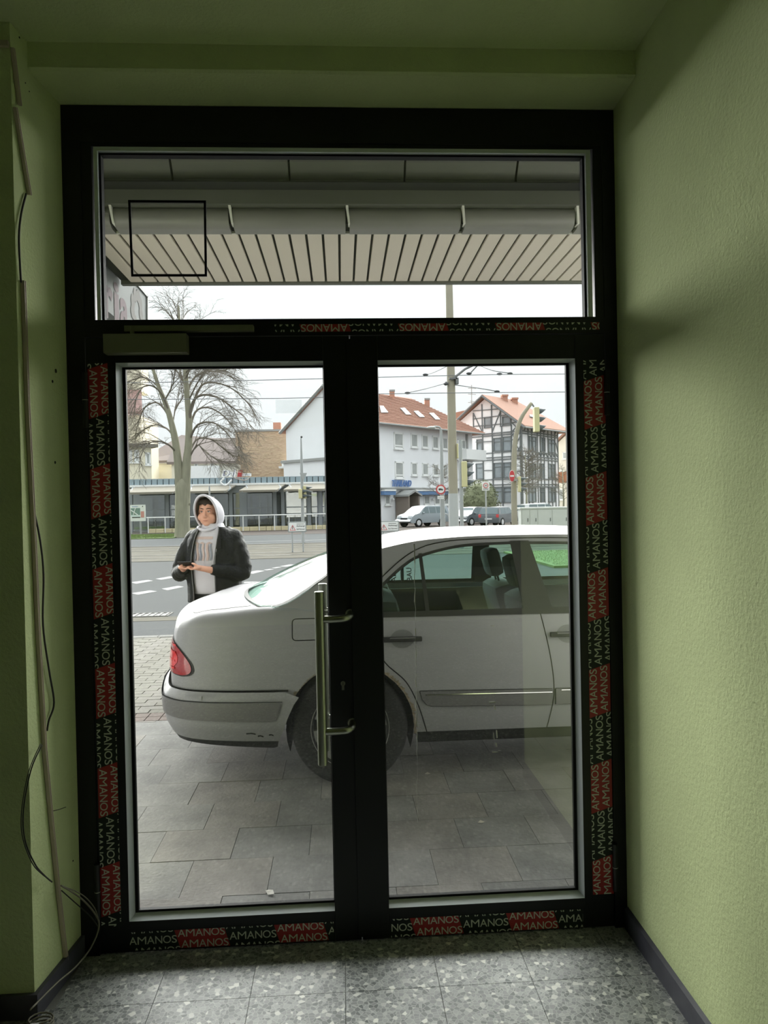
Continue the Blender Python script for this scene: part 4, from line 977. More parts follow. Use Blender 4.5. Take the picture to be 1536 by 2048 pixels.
# rear window and windscreen between the pillars
def cgl(c0, c1, edge_x0, edge_x1, name, bow0, bow1):
    def fn(u, v):                          # u 0..1 along height, v 0 edge ..1 centre
        x = edge_x0 + (edge_x1 - edge_x0) * u; E = G(x, interp(OUT, x)); E = Vector((E.x, E.y, E.z + 0.003))
        C = Vector((c0[0] + (c1[0] - c0[0]) * u, 0, c0[1] + (c1[1] - c0[1]) * u + 0.03 * math.sin(math.pi * min(max(u, 0), 1)))); k = 1 - (1 - v) ** 2
        return Vector((E.x + (C.x - E.x) * k, E.y * (1 - v), E.z + (C.z - E.z) * k))
    return from_map(grid2(0, 1, 24, 0, 1, 12), fn, name, M_cglass, car), fn
_, rwf = cgl((-0.66, 0.995), (0.06, 1.285), -0.50, 0.12, 'rear_window', 0, 0)
_, wsf = cgl((2.45, 0.975), (1.60, 1.345), 2.33, 1.66, 'windscreen', 0, 0)
for fn in (rwf, wsf):
    for v0_, v1_ in ((0.0, 0.035),):
        from_map(grid2(0, 1, 24, v0_, v1_, 1), lambda u, v, f=fn: f(u, v) + Vector((0, 0, 0.002)), 'window_seal', M_blackt, car)
    from_map(grid2(0, 0.035, 1, 0, 1, 20), lambda u, v, f=fn: f(u, v) + Vector((0, 0, 0.0025)), 'window_seal', M_blackt, car)
# rear scuttle under the rear window
from_map(grid2(0, 1, 10, 0, 1, 10), lambda u, v: Vector((-0.42 + 0.44 * u, -0.72 * (1 - v), 0.945 - 0.03 * u)), 'parcel_shelf', M_int, car)
# cabin: lining, dashboard, seats
tub = MB()
for sg in (-1, 1): tub.box((0.05, sg * 0.77, 0.30), (2.2, sg * 0.80, 0.885))
tub.box((0.05, -0.77, 0.30), (2.2, 0.77, 0.32)).box((0.0, -0.77, 0.3), (0.06, 0.77, 0.93)).bbox((1.95, -0.74, 0.6), (2.3, 0.74, 0.93), 0.06)
tub.box((2.2, -0.74, 0.3), (2.25, 0.74, 0.9))
tub.build('cabin_lining', M_int, car, local=True)
M_roofl = mat('headliner', (96, 92, 84), rough=0.9)
from_map(grid2(0.12, 1.62, 10, 0.06, 1, 8), lambda u, v: roofp(u, v) - Vector((0, 0, 0.035)), 'headliner', M_roofl, car)
for sg in (-1, 1):
    st = MB().bbox((0.28, sg * 0.06, 0.34), (0.72, sg * 0.74, 0.58), 0.06).bbox((0.12, sg * 0.06, 0.50), (0.30, sg * 0.74, 1.00), 0.07)
    r_ = st.build('rear_seat', M_int, car, local=True, smooth=40)
    MB().bbox((0.12, sg * 0.22, 1.00), (0.22, sg * 0.50, 1.10), 0.04).build('headrest', M_int, r_, local=True, smooth=40)
    Rm = Matrix.Translation((1.20, sg * 0.37, 0.55)) @ Matrix.Rotation(math.radians(-14), 4, 'Y')
    st = MB().bbox((1.10, sg * 0.12, 0.36), (1.65, sg * 0.62, 0.56), 0.06).bbox((-0.09, -0.25, -0.1), (0.08, 0.25, 0.44), 0.06, Rm)
    r_ = st.build('front_seat', M_int, car, local=True, smooth=40)
    MB().bbox((-0.06, -0.13, 0.48), (0.05, 0.13, 0.68), 0.045, Rm).tube([Rm @ Vector((0, -0.05, 0.4)), Rm @ Vector((0, -0.05, 0.5))], 0.008, 6).tube([Rm @ Vector((0, 0.05, 0.4)), Rm @ Vector((0, 0.05, 0.5))], 0.008, 6).build('headrest', M_int, r_, local=True, smooth=40)
wr = [(1.78 + 0.06 * math.sin(a), 0.37 + 0.18 * math.cos(a), 0.86 + 0.17 * math.sin(a)) for a in [2 * math.pi * k / 24 for k in range(25)]]
MB().tube(wr, 0.014, 8).build('steering_wheel', M_int, car, local=True, smooth=True)
# front lamps, grille, rear plate (mostly out of view)
body([(3.50, 0.70), (3.62, 0.71), (3.70, 0.66), (3.68, 0.58), (3.55, 0.56), (3.48, 0.62)], 'head_lamp', glass('lamp_glass', (0.9, 0.9, 0.92), 0.3), 0.008)
body([(SMAX - 0.32, 0.68), (SMAX, 0.685), (SMAX, 0.56), (SMAX - 0.26, 0.555)], 'grille', M_blackt, 0.01)
body([(SMIN, 0.50), (SMIN + 0.26, 0.50), (SMIN + 0.26, 0.40), (SMIN, 0.40)], 'number_plate', mat('plate_white', (230, 230, 228), 1.2), prof=lambda z: bprof(z) + 0.012)
# wing mirrors
for sg in (-1, 1):
    MB().ell((2.02, sg * 0.97, 1.0), (0.07, 0.11, 0.075)).box((2.0, sg * 0.84, 0.95), (2.06, sg * 0.95, 0.98)).build('wing_mirror', M_paint, car, local=True, smooth=True)
# advertising lettering on the quarter glass
lt = MB()
for (txt, px0, py0, L_, h_) in (('AL', 796, 1170, 0.055, 0.030), ('BAU', 829, 1166, 0.07, 0.030)):
    q0 = pY(px0, py0, 1.46) - Vector((CX, CYY, 0)); 
    vs_, fs_, tw, th = text_mesh(txt, 0.01)
    lt.add([G(q0.x - y_ / th * h_, q0.z + x / tw * L_, 0.001) for x, y_ in vs_], fs_)
q0 = pY(806, 1168, 1.46) - Vector((CX, CYY, 0)); lt.tube([G(q0.x, q0.z, 0.001), G(q0.x, q0.z + 0.075, 0.001)], 0.0016, 4)
lt.build('glass_lettering', M_blackt, car, local=True, kind='stuff')

sf = MB()
for x0_, z0_, L_ in ((-0.56, 0.318, 0.05), (-0.50, 0.300, 0.03), (-0.44, 0.305, 0.025)):
    sf.add([S(x0_ + L_ * t_, z0_ + w_ * 0.004 + 0.004 * math.sin(5 * t_), bprof(z0_) + 0.0015) for w_ in (-1, 1) for t_ in (0, .5, 1)], [(0, 1, 4, 3), (1, 2, 5, 4)])
sf.build('bumper_scuff', M_under, car, local=True, kind='stuff')
# ================================================================== the man standing behind the car
PX_, PY_ = pY(424, 1100, 3.78).x, 3.78
man = empty('person', (PX_, PY_, 0.0), 'person in white hood and open black leather jacket standing behind the silver car', 'person', rz=math.radians(-14))
M_skin = mat('skin', (214, 160, 136), 1.1, rough=0.55, var=0.06, vscale=12)
M_hair = mat('dark_brown_hair', (52, 40, 34), rough=0.7)
M_hood = mat('light_grey_sweatshirt', (222, 220, 228), 1.35, rough=0.9, bump=0.2, bscale=80)
M_hoodin = mat('hood_lining', (150, 142, 138), 1.1, rough=0.95)
M_leather = mat('black_leather', (26, 26, 27), 2.4, rough=0.6, spec=0.22, bump=0.9, bscale=11, bdist=0.03)
M_trous = mat('dark_trousers', (28, 28, 32), rough=0.85)
def remesh(mb, voxel, sm=4):
    me = bpy.data.meshes.new('t'); me.from_pydata([Vector(v) for v in mb.v], [], mb.f); bm = bmesh.new(); bm.from_mesh(me)
    bmesh.ops.recalc_face_normals(bm, faces=bm.faces); bm.to_mesh(me); bm.free()
    o = bpy.data.objects.new('t', me); COL.objects.link(o)
    r = o.modifiers.new('r', 'REMESH'); r.mode = 'VOXEL'; r.voxel_size = voxel
    if sm: s_ = o.modifiers.new('s', 'SMOOTH'); s_.factor = 0.5; s_.iterations = sm
    bpy.context.view_layer.update(); m2 = bpy.data.meshes.new_from_object(o.evaluated_get(bpy.context.evaluated_depsgraph_get()))
    bpy.data.objects.remove(o); bpy.data.meshes.remove(me); return m2
def meshobj(name, me, m, parent, smooth=True):
    me.name = name; me.materials.clear(); me.materials.append(m); o = bpy.data.objects.new(name, me); COL.objects.link(o); o.parent = parent
    for p in me.polygons: p.use_smooth = smooth
    return o
def chain(mb, pts, rs, n=14):              # overlapping balls and tapered tubes: fused afterwards
    P = catmull(pts, 4); k = len(pts) - 1; R = []
    for i in range(len(P)):
        t = i / 4; j = min(int(t), k - 1); R.append(rs[j] + (rs[j + 1] - rs[j]) * (t - j))
    mb.tube(P, R, n)
    mb.ell(P[0], (R[0],) * 3, nu=12, nv=8); mb.ell(P[-1], (R[-1],) * 3, nu=12, nv=8); return mb
# joints (local: x to the right in the picture, -y towards the camera)
HX, HY = -0.012, -0.03                     # head
ER, EL = Vector((-0.295, -0.02, 1.005)), Vector((0.285, -0.03, 1.01))     # elbows
SR, SL = Vector((-0.185, 0.03, 1.335)), Vector((0.205, 0.03, 1.335))
WR_, WL_ = Vector((-0.150, -0.245, 1.065)), Vector((0.065, -0.255, 1.055))
b = MB()
HT_ = Matrix.Rotation(math.radians(4), 4, 'Z') @ Matrix.Rotation(math.radians(3), 4, 'X')
HC = Vector((HX, HY, 1.525))
def hp(x, y, z): return HC + (HT_ @ Vector((x, y, z)))
# skull, jaw, cheeks, nose, lips, ears
b.ell(hp(0, 0.012, 0.035), (0.080, 0.096, 0.092), HT_, 24, 16)
b.ell(hp(0, -0.012, -0.040), (0.076, 0.076, 0.076), HT_, 20, 14)
b.ell(hp(0, -0.045, -0.088), (0.036, 0.034, 0.026), HT_)
for s_ in (-1, 1):
    b.ell(hp(s_ * 0.044, -0.050, -0.036), (0.033, 0.028, 0.034), HT_)
    b.ell(hp(s_ * 0.030, -0.074, 0.030), (0.026, 0.011, 0.010), HT_)
    b.ell(hp(s_ * 0.083, 0.012, 0.000), (0.010, 0.020, 0.032), HT_)
    b.ell(hp(s_ * 0.012, -0.092, -0.030), (0.009, 0.010, 0.008), HT_)
b.tube([hp(0, -0.079, 0.022), hp(0, -0.092, -0.008), hp(0, -0.104, -0.027)], [0.009, 0.011, 0.013], 10)
b.ell(hp(0, -0.098, -0.029), (0.014, 0.013, 0.011), HT_)
b.ell(hp(0, -0.076, -0.058), (0.024, 0.012, 0.007), HT_); b.ell(hp(0, -0.074, -0.069), (0.021, 0.012, 0.007), HT_)
# neck, trunk, legs
chain(b, [hp(0, 0.02, -0.03), (0, 0.02, 1.42), (0, 0.03, 1.33)], [0.058, 0.060, 0.09])
b.ell((0.01, 0.03, 1.24), (0.185, 0.115, 0.15)); b.ell((0.01, 0.0, 1.02), (0.175, 0.135, 0.20)); b.ell((0.01, 0.03, 0.88), (0.17, 0.125, 0.13))
for s_ in (-1, 1):
    chain(b, [(s_ * 0.095, 0.03, 0.86), (s_ * 0.11, 0.02, 0.48), (s_ * 0.12, 0.04, 0.09)], [0.088, 0.058, 0.038])
    b.ell((s_ * 0.125, -0.03, 0.045), (0.042, 0.115, 0.036))
# arms
chain(b, [SR + Vector((0.05, 0, -0.05)), ER, WR_], [0.050, 0.040, 0.027]); chain(b, [SL + Vector((-0.05, 0, -0.05)), EL, WL_], [0.050, 0.040, 0.027])
# hands holding the phone: palms under it, fingers wrapped, thumbs on top
PH = Vector((-0.085, -0.315, 1.105))
def hand(w, s_):
    d = (PH + Vector((s_ * 0.045, 0.0, -0.022)) - w)
    palm = w + d * 0.62
    b.ell(palm, (0.036, 0.040, 0.021), Matrix.Rotation(s_ * math.radians(25), 4, 'Z'))
    chain(b, [w, palm], [0.026, 0.024], 10)
    for k in range(4):                      # four fingers curl under the phone and up its far side
        yb = palm.y - 0.024 + k * 0.0165
        base = Vector((palm.x - s_ * 0.012, yb, palm.z - 0.004)); L = (0.92, 1.0, 0.96, 0.80)[k]
        pts = [base, base + Vector((-s_ * 0.030 * L, -0.004, -0.006)), base + Vector((-s_ * 0.056 * L, -0.008, 0.002)), base + Vector((-s_ * 0.070 * L, -0.010, 0.014))]
        chain(b, pts, [0.0090, 0.0085, 0.0078, 0.0070], 8)
    tb = palm + Vector((s_ * 0.004, -0.018, 0.014))   # thumb from the side of the palm
    chain(b, [tb, tb + Vector((-s_ * 0.016, -0.010, 0.016)), tb + Vector((-s_ * 0.040, -0.006, 0.024))], [0.0115, 0.0100, 0.0082], 8)
hand(WR_, -1); hand(WL_, 1)
body_me = remesh(b, 0.0046, 3)
meshobj('body', body_me, M_skin, man)
# eyes, brows, hair
for s_ in (-1, 1):
    e = MB().ell(hp(s_ * 0.030, -0.0735, 0.012), (0.0125, 0.0075, 0.0065), HT_, 14, 8).build('eye', mat('eye_white', (190, 180, 175), rough=0.3), man, local=True, smooth=True)
    MB().ell(hp(s_ * 0.030 - 0.001, -0.0785, 0.012), (0.0055, 0.0035, 0.0055), HT_, 10, 6).build('iris', M_hair, e, local=True, smooth=True)
    MB().tube([hp(s_ * 0.012, -0.086, 0.034), hp(s_ * 0.030, -0.086, 0.0405), hp(s_ * 0.052, -0.073, 0.033)], [0.003, 0.0042, 0.0022], 6).build('eyebrow', M_hair, man, local=True, smooth=True)
    MB().tube([hp(s_ * 0.016, -0.079, 0.018), hp(s_ * 0.030, -0.0815, 0.0215), hp(s_ * 0.046, -0.074, 0.016)], 0.0026, 6).build('eyelid', mat('lid_shade', (120, 84, 72), 1.1), man, local=True)
MB().tube([hp(-0.023, -0.082, -0.062), hp(-0.008, -0.0885, -0.0635), hp(0.010, -0.0885, -0.0635), hp(0.024, -0.081, -0.061)], [0.001, 0.0028, 0.0028, 0.001], 6).build('mouth', mat('lip_colour', (158, 92, 86), 1.1), man, local=True)
hr = MB(); random.seed(11)
for k in range(46):
    a = -0.9 + 1.8 * k / 45; x = 0.074 * math.sin(a)
    p0 = hp(x * 0.9, 0.01, 0.132); p1 = hp(x * 1.02, -0.070 + abs(x) * 0.35, 0.104 + random.uniform(-.004, .004)); p2 = hp(x * 1.04 - 0.006, -0.083 + abs(x) * 0.5, 0.074 + random.uniform(-0.008, 0.008) - (0.010 if x > 0 else 0))
    hr.tube([p0, p1, p2], [0.004, 0.004, 0.0015], 5)
hr.build('hair', M_hair, man, local=True, smooth=True, kind='stuff')
# hood: a shell around the head, open at the front
hd = MB(); NU, NV = 28, 15; rings = []
def hoodp(u, v, th=0.0):
    """u 0..1 from right of the chin over the crown to the left, v 0 front rim .. 1 back"""
    a = math.radians(-146 + 292 * u)        # angle around the face, 0 = top
    rx, rz = 0.108 + 0.016 * math.sin(math.pi * v) - th, 0.152 + 0.006 * v - th
    k = math.cos(v * math.pi / 2) ** 0.55
    x = rx * math.sin(a) * k; z = rz * math.cos(a) * k
    y_ = -0.088 - 0.020 * math.cos(a) + (0.245 - th) * math.sin(v * math.pi / 2) + 0.05 * (1 - math.cos(a)) * (1 - v) * 0.4
    if math.cos(a) < 0: z *= 1.05; y_ += 0.030 * -math.cos(a)
    return hp(x + 0.006 * math.sin(7 * u + 3 * v), y_, z + 0.006 - 0.02 * v)
o_ = [[hoodp(i / NU, min(j / NV, 0.985)) for i in range(NU + 1)] for j in range(NV + 1)]
i_ = [[hoodp(i / NU, min(j / NV, 0.985), 0.010) for i in range(NU + 1)] for j in range(NV + 1)]
hd.loft(o_, False); hood = hd.build('hood', M_hood, man, local=True, smooth=True)
MB().loft(i_, False).build('hood_lining', M_hoodin, hood, local=True, smooth=True)
MB().tube([hoodp(i / NU, 0, 0.004) for i in range(NU + 1)], 0.010, 8).build('hood_rim', M_hood, hood, local=True, smooth=True)
# sweatshirt
sw = MB()
def ring(cx0, cy0, z, rx, ry, n=28, p=2.3, a0=0, a1=360):
    out = []
    for k in range(n):
        a = math.radians(a0 + (a1 - a0) * k / (n if a1 - a0 == 360 else n - 1)); c_, s_ = math.cos(a), math.sin(a)
        out.append(Vector((cx0 + rx * math.copysign(abs(c_) ** (2 / p), c_), cy0 + ry * math.copysign(abs(s_) ** (2 / p), s_), z)))
    return out
prof = [(0.835, 0.180, 0.150), (0.86, 0.190, 0.158), (0.90, 0.196, 0.165), (1.00, 0.200, 0.172), (1.10, 0.198, 0.165), (1.20, 0.198, 0.150), (1.30, 0.190, 0.135), (1.355, 0.150, 0.115), (1.395, 0.100, 0.095), (1.43, 0.085, 0.092)]
R_ = [ring(0.01, 0.01, z, rx, ry) for z, rx, ry in prof]
for j, r in enumerate(R_):
    for k, p in enumerate(r): p.y += 0.004 * math.sin(k * 1.3 + j * 2.1)
sw.loft(R_, True, True); shirt = sw.build('sweatshirt', M_hood, man, local=True, smooth=True)
MB().tube(catmull([hp(-0.09, -0.02, -0.125), hp(-0.055, -0.075, -0.135), hp(0.0, -0.098, -0.146), hp(0.055, -0.075, -0.135), hp(0.09, -0.02, -0.125)], 5), 0.013, 10).build('collar_fold', M_hood, shirt, local=True, smooth=True)
def on_chest(x, z, out=0.003):
    for (z0, rx0, ry0), (z1, rx1, ry1) in zip(prof, prof[1:]):
        if z0 <= z <= z1:
            t = (z - z0) / (z1 - z0); rx = rx0 + (rx1 - rx0) * t; ry = ry0 + (ry1 - ry0) * t; break
    k = max(0, 1 - abs((x - 0.01) / rx) ** 2.3) ** (1 / 2.3); return Vector((x, 0.01 - ry * k - out - 0.004, z))
M_pr = mat('faded_print_taupe', (178, 158, 152), 1.0, rough=0.9); M_pg = mat('faded_print_grey', (128, 132, 142), 1.0, rough=0.9)
# large faded college letters on the chest
for k, (xa, xb_, z0, z1, mt) in enumerate(((-0.105, -0.088, 1.12, 1.255, M_pg), (-0.078, -0.062, 1.12, 1.262, M_pr), (-0.050, -0.034, 1.12, 1.262, M_pg), (-0.022, -0.006, 1.12, 1.262, M_pr), (0.012, 0.032, 1.12, 1.265, M_pr), (0.045, 0.060, 1.12, 1.262, M_pg))):
    mb = MB(); n_ = 10
    mb.loft([[on_chest(xa + 0.006 * math.sin(q * 0.6), z0 + (z1 - z0) * q / n_) for q in range(n_ + 1)], [on_chest(xb_ + 0.006 * math.sin(q * 0.6), z0 + (z1 - z0) * q / n_) for q in range(n_ + 1)]], False)
    mb.build('chest_print', mt, shirt, local=True)
mb = MB()
for xa, xb_ in ((-0.105, -0.062), (-0.050, -0.006), (0.012, 0.060)):
    mb.loft([[on_chest(xa + (xb_ - xa) * q / 6, 1.262) for q in range(7)], [on_chest(xa + (xb_ - xa) * q / 6, 1.278 - 0.010 * abs(q - 3) / 3) for q in range(7)]], False)
mb.loft([[on_chest(-0.10 + 0.165 * q / 8, 1.300, 0.002) for q in range(9)], [on_chest(-0.10 + 0.165 * q / 8, 1.322, 0.002) for q in range(9)]], False)
mb.build('chest_print', M_pr, shirt, local=True, kind='stuff')
# leather jacket: open shell with sleeves
jk = MB(); jr = []
jp = [(0.775, 0.235, 0.190, 0.105, 0.075), (0.85, 0.232, 0.190, 0.105, 0.080), (1.00, 0.240, 0.196, 0.115, 0.080), (1.12, 0.240, 0.190, 0.125, 0.075), (1.22, 0.238, 0.178, 0.115, 0.085), (1.30, 0.225, 0.160, 0.100, 0.092), (1.365, 0.185, 0.135, 0.085, 0.095), (1.405, 0.135, 0.118, 0.080, 0.085)]
for z, rx, ry, gl_x, gr_x in jp:
    n = 40; R = []
    for k in range(n + 1):                  # from the right front edge round the back to the left front edge
        aL = math.degrees(math.asin(min(1, gl_x / rx))); aR = math.degrees(math.asin(min(1, gr_x / rx)))
        a = math.radians(-90 - aL - (360 - aL - aR) * k / n); c_, s_ = math.cos(a), math.sin(a)
        R.append(Vector((0.012 + rx * math.copysign(abs(c_) ** 0.9, c_), 0.012 + ry * math.copysign(abs(s_) ** 0.9, s_), z - 0.025 * max(0, -c_) * (1 if z < 0.8 else 0))))
    jr.append(R)
inner_ = [[Vector((0.012 + (p.x - 0.012) * 0.93, 0.012 + (p.y - 0.012) * 0.92, p.z)) for p in R] for R in jr]
vs_, fs_ = [], []
m_, n = len(jr), len(jr[0])
for R in jr + inner_: vs_ += R
for L0 in (0, m_ * n):
    for i in range(m_ - 1):
        for k in range(n - 1):
            q = (L0 + i * n + k, L0 + i * n + k + 1, L0 + (i + 1) * n + k + 1, L0 + (i + 1) * n + k); fs_.append(q if L0 == 0 else q[::-1])
for i in range(m_ - 1):
    for k in (0, n - 1): fs_.append((i * n + k, (i + 1) * n + k, m_ * n + (i + 1) * n + k, m_ * n + i * n + k))
for k in range(n - 1):
    for i in (0, m_ - 1): fs_.append((i * n + k, i * n + k + 1, m_ * n + i * n + k + 1, m_ * n + i * n + k))
jk.add(vs_, fs_)
# sleeves with elbow creases
def sleeve(S0, E0, W_):
    P = catmull([S0 + Vector((0, 0, 0.0)), S0.lerp(E0, 0.5) + Vector((0.02 if E0.x > 0 else -0.02, 0, 0)), E0, E0.lerp(W_, 0.5), W_], 5)
    R = []
    for i in range(len(P)):
        t = i / (len(P) - 1); r = 0.088 - 0.012 * t * 2 if t < 0.5 else 0.076 - 0.066 * (t - 0.5)
        R.append(r * (1 + 0.05 * math.sin(i * 2.6)))
    jk.tube(P, R, 18); jk.ell(P[0], (R[0] * 1.02, R[0], R[0] * 0.95), nu=16, nv=10)
sleeve(SR + Vector((0.02, 0, -0.035)), ER, WR_.lerp(ER, 0.06)); sleeve(SL + Vector((-0.02, 0, -0.035)), EL, WL_.lerp(EL, 0.12))
jm = remesh(jk, 0.010, 3)
jac = meshobj('leather_jacket', jm, M_leather, man)
# lapels, zip, cuffs
for s_, gx in ((-1, 2), (1, 3)):
    pts = []
    for j, (z, rx, ry, g0, g1) in enumerate(jp):
        p = jr[j][0 if s_ < 0 else -1]; pts.append(Vector((p.x, p.y - 0.008, p.z)))
    MB().tube(catmull(pts, 3), 0.0042, 6).build('zip', mat('grey_zip', (110, 110, 108), rough=0.35, metal=0.6), jac, local=True)
    up = [p for p in pts if p.z > 1.18]
    lap = MB().loft([[p + Vector((0, -0.004, 0)) for p in up], [p + Vector((s_ * 0.045 * (1 - 0.3 * k), 0.004, 0.0)) for k, p in enumerate(up)]], False)
    lap.build('lapel', M_leather, jac, local=True, smooth=True)
MB().tube([(0.20, -0.135, 0.775), (0.205, -0.145, 0.81), (0.195, -0.150, 0.85)], 0.005, 6).tube([(0.180, -0.145, 0.775), (0.186, -0.15, 0.815)], 0.004, 6).build('belt_tab', mat('metal_buckle', (140, 138, 132), rough=0.3, metal=0.7), jac, local=True)
tr = MB()
for s_ in (-1, 1): chain(tr, [(s_ * 0.09, 0.03, 0.84), (s_ * 0.11, 0.02, 0.48), (s_ * 0.12, 0.045, 0.07)], [0.110, 0.084, 0.068], 16)
tr.ell((0.01, 0.02, 0.86), (0.195, 0.150, 0.10))
meshobj('trousers', remesh(tr, 0.012, 3), M_trous, man)
MB().box((-0.01, -0.158, 0.79), (0.045, -0.150, 0.815)).build('belt_buckle', M_steel, man, local=True)
sh = MB()
for s_ in (-1, 1): sh.bbox((s_ * 0.125 - 0.05, -0.155, 0.0), (s_ * 0.125 + 0.05, 0.115, 0.085), 0.035)
meshobj('shoes', remesh(sh, 0.01, 2), M_trous, man)
# the phone is a thing of its own, held in the hands
phone = empty('mobile_phone', (PX_, PY_, 0.0), 'black mobile phone held by the person in the white hood', 'phone', rz=math.radians(-14))
Mp = Matrix.Translation(PH) @ Matrix.Rotation(math.radians(8), 4, 'Z') @ Matrix.Rotation(math.radians(-38), 4, 'X')
MB().bbox((-0.072, -0.034, -0.004), (0.040, 0.034, 0.004), 0.003, Mp).build('phone_case', mat('phone_black', (20, 21, 24), rough=0.3), phone, local=True)
MB().box((-0.069, -0.031, 0.0041), (0.037, 0.031, 0.0045), Mp).build('screen', mat('dark_screen', (30, 34, 40), rough=0.08), phone, local=True)

man.scale = phone.scale = (0.98, 0.98, 0.985)
# ================================================================== street furniture and the far side of the street
random.seed(21)
M_conc = mat('concrete_mast', (172, 166, 148), KX * 1.1, rough=0.9, var=0.08, vscale=1.5); M_mastp = mat('mast_base_paint', (196, 200, 200), KX * 1.1, rough=0.6)
M_galv = mat('galvanised_pole', (172, 176, 176), KX * 1.1, rough=0.5); M_sigy = mat('signal_housing', (214, 208, 160), KX * 1.1, rough=0.6)
M_dark = mat('signal_visor', (72, 80, 84), KX, rough=0.6); M_wire = mat('overhead_wire', (120, 122, 124), KX * 1.1, rough=0.6); M_wht = mat('sign_face', (238, 240, 238), KX * 1.05, rough=0.5)
M_sred = mat('sign_red', (208, 62, 70), KX * 1.1, rough=0.5); M_sblk = mat('sign_black', (50, 52, 56), KX, rough=0.6)
def pole(px, base_y, Y, top_py, r0, r1, n=16):
    b_ = pY(px, base_y, Y); t_ = pY(px, top_py, Y); return (b_.x, Y, RZ), t_.z
def mk(label, name, px, Y, cat_, group=None):
    p = pY(px, 1010, Y); return empty(name, (p.x, Y, RZ), label, cat_, group), p.x
# concrete catenary mast
Ym = 28.0; mast, mx = mk('tall concrete catenary mast with a pale painted foot behind the car', 'catenary_mast', 907, Ym, 'mast')
zsp = pY(907, 987, Ym).z; zt = pY(895, 400, Ym).z
MB().tube([(mx, Ym, RZ), (mx, Ym, zsp)], [0.215, 0.21], 20).build('mast_foot', M_mastp, mast, smooth=40)
MB().tube([(mx, Ym, zsp), (mx, Ym, zt)], [0.195, 0.13], 20).build('mast_shaft', M_conc, mast, smooth=40)
def P28(px, py, Y=Ym - 0.2): return pY(px, py, Y)
arm = MB().tube([P28(903, 760), P28(930, 738), P28(953, 727)], 0.05, 8).tube([P28(942, 745), P28(955, 731)], 0.03, 6)
arm.build('bracket_arm', M_wire, mast); 
for px, py, w, h in ((914, 762, 6, 12), (892, 767, 4, 6), (906, 757, 16, 3)):
    a, b_ = P28(px - w / 2, py - h / 2), P28(px + w / 2, py + h / 2); MB().box((a.x, Ym - 0.28, b_.z), (b_.x, Ym - 0.05, a.z)).build('mast_fitting', M_wire, mast)
q0, q1 = P28(916, 887), P28(918, 917); MB().bbox((q0.x - 0.05, Ym - 0.25, q1.z), (q1.x + 0.06, Ym - 0.1, q0.z), 0.03).build('mast_plate', M_sigy, mast)
def wire(label, pts, r=0.016, knobs=()):
    w = empty('overhead_wire', pts[0], label, 'wire'); MB().tube(catmull(pts, 3), r, 5).build('wire_strand', M_wire, w)
    for k in knobs: MB().ell(k, (0.11, 0.05, 0.05), nu=8, nv=6).build('insulator', M_sblk, w)
wire('upper overhead contact wire running across the whole street', [pY(-200, 772, 25), pY(250, 766, 25), pY(643, 757.5, 25), pY(950, 750, 25), pY(1137, 748, 25), pY(1700, 744, 25)], 0.014)
wire('lower overhead contact wire running across the whole street', [pY(-200, 800, 25), pY(560, 797, 25), pY(757, 788, 25), pY(1137, 784, 25), pY(1700, 780, 25)], 0.014)
wire('span wire sloping left from the mast to the upper contact wire', [pY(897, 731, 27.85), pY(870, 744, 26.5), pY(851, 749.5, 25.2)], 0.02, [pY(851, 749.5, 25.2)])
wire('span wire sloping left from the mast to the lower contact wire', [pY(897, 765, 27.85), pY(850, 778, 26), pY(815, 785.5, 25.2)], 0.016, [pY(815, 786, 25.2), pY(892, 768, 27.4)])
wire('span wire sloping right from the mast to the lower contact wire', [pY(910, 770, 27.85), pY(955, 776, 26), pY(996, 783, 25.2)], 0.018, [pY(994, 783, 25.2)])
wire('span wire sloping right from the mast arm to the upper contact wire', [pY(953, 728, 27.8), pY(985, 741, 26), pY(1021, 746.5, 25.2)], 0.018, [pY(1020, 747, 25.2), pY(999, 748, 25.2), pY(938, 747, 25.2)])
# traffic signals
def signal(parent, px0, px1, py0, py1, Y, visor_side=1, nv=3, mat_=None, vis=True):
    a, b_ = pY(px0, py0, Y), pY(px1, py1, Y); d = 0.30
    h = MB().bbox((a.x, Y - d / 2, b_.z), (b_.x, Y + d / 2, a.z), 0.03).build('signal_housing', mat_ or M_sigy, parent)
    for k in range(nv):
        zc = a.z - (a.z - b_.z) * (k + 0.5) / nv; x0 = b_.x if visor_side > 0 else a.x; L = 0.30 * visor_side
        r = (a.z - b_.z) / nv * 0.40
        ring = []
        for t_, sc_ in ((0, 1.0), (1, 0.85)):
            ring.append([Vector((x0 + L * t_ * (1 if 20 < q < 160 or True else 0) * (0.55 + 0.45 * math.sin(math.radians(q))), Y + r * math.cos(math.radians(q)) * sc_, zc + r * math.sin(math.radians(q)) * sc_ - 0.02 * t_)) for q in range(-40, 221, 20)])
        MB().loft(ring, False).build('signal_visor', M_dark, h, smooth=True)
        MB().lathe([(0.0001, 0.004), (r * 0.9, 0.002)], (x0 + 0.004 * visor_side, Y, zc), 'x', 16).build('signal_lens', M_sblk, h)
    return h
Ys = 24.0
sg1, x_ = mk('traffic signal with three black visors beside the concrete mast', 'traffic_signal', 923, Ys, 'traffic light')
MB().tube([(x_, Ys, RZ), (x_, Ys, pY(921, 880, Ys).z)], 0.07, 12).build('signal_pole', M_galv, sg1, smooth=40)
signal(sg1, 922, 934, 923, 974, Ys - 0.02, 1)
cp = [pY(1029, 1052, 26), pY(1028, 970, 26), pY(1029, 900, 26), pY(1034, 862, 26), pY(1044, 833, 26), pY(1063, 806, 26)]
sg2 = empty('traffic_signal', (cp[0].x, 26, RZ), 'overhead traffic signal hanging from a tall bent pole at right', 'traffic light')
cpp = catmull([(cp[0].x, 26, RZ)] + cp[1:], 5)
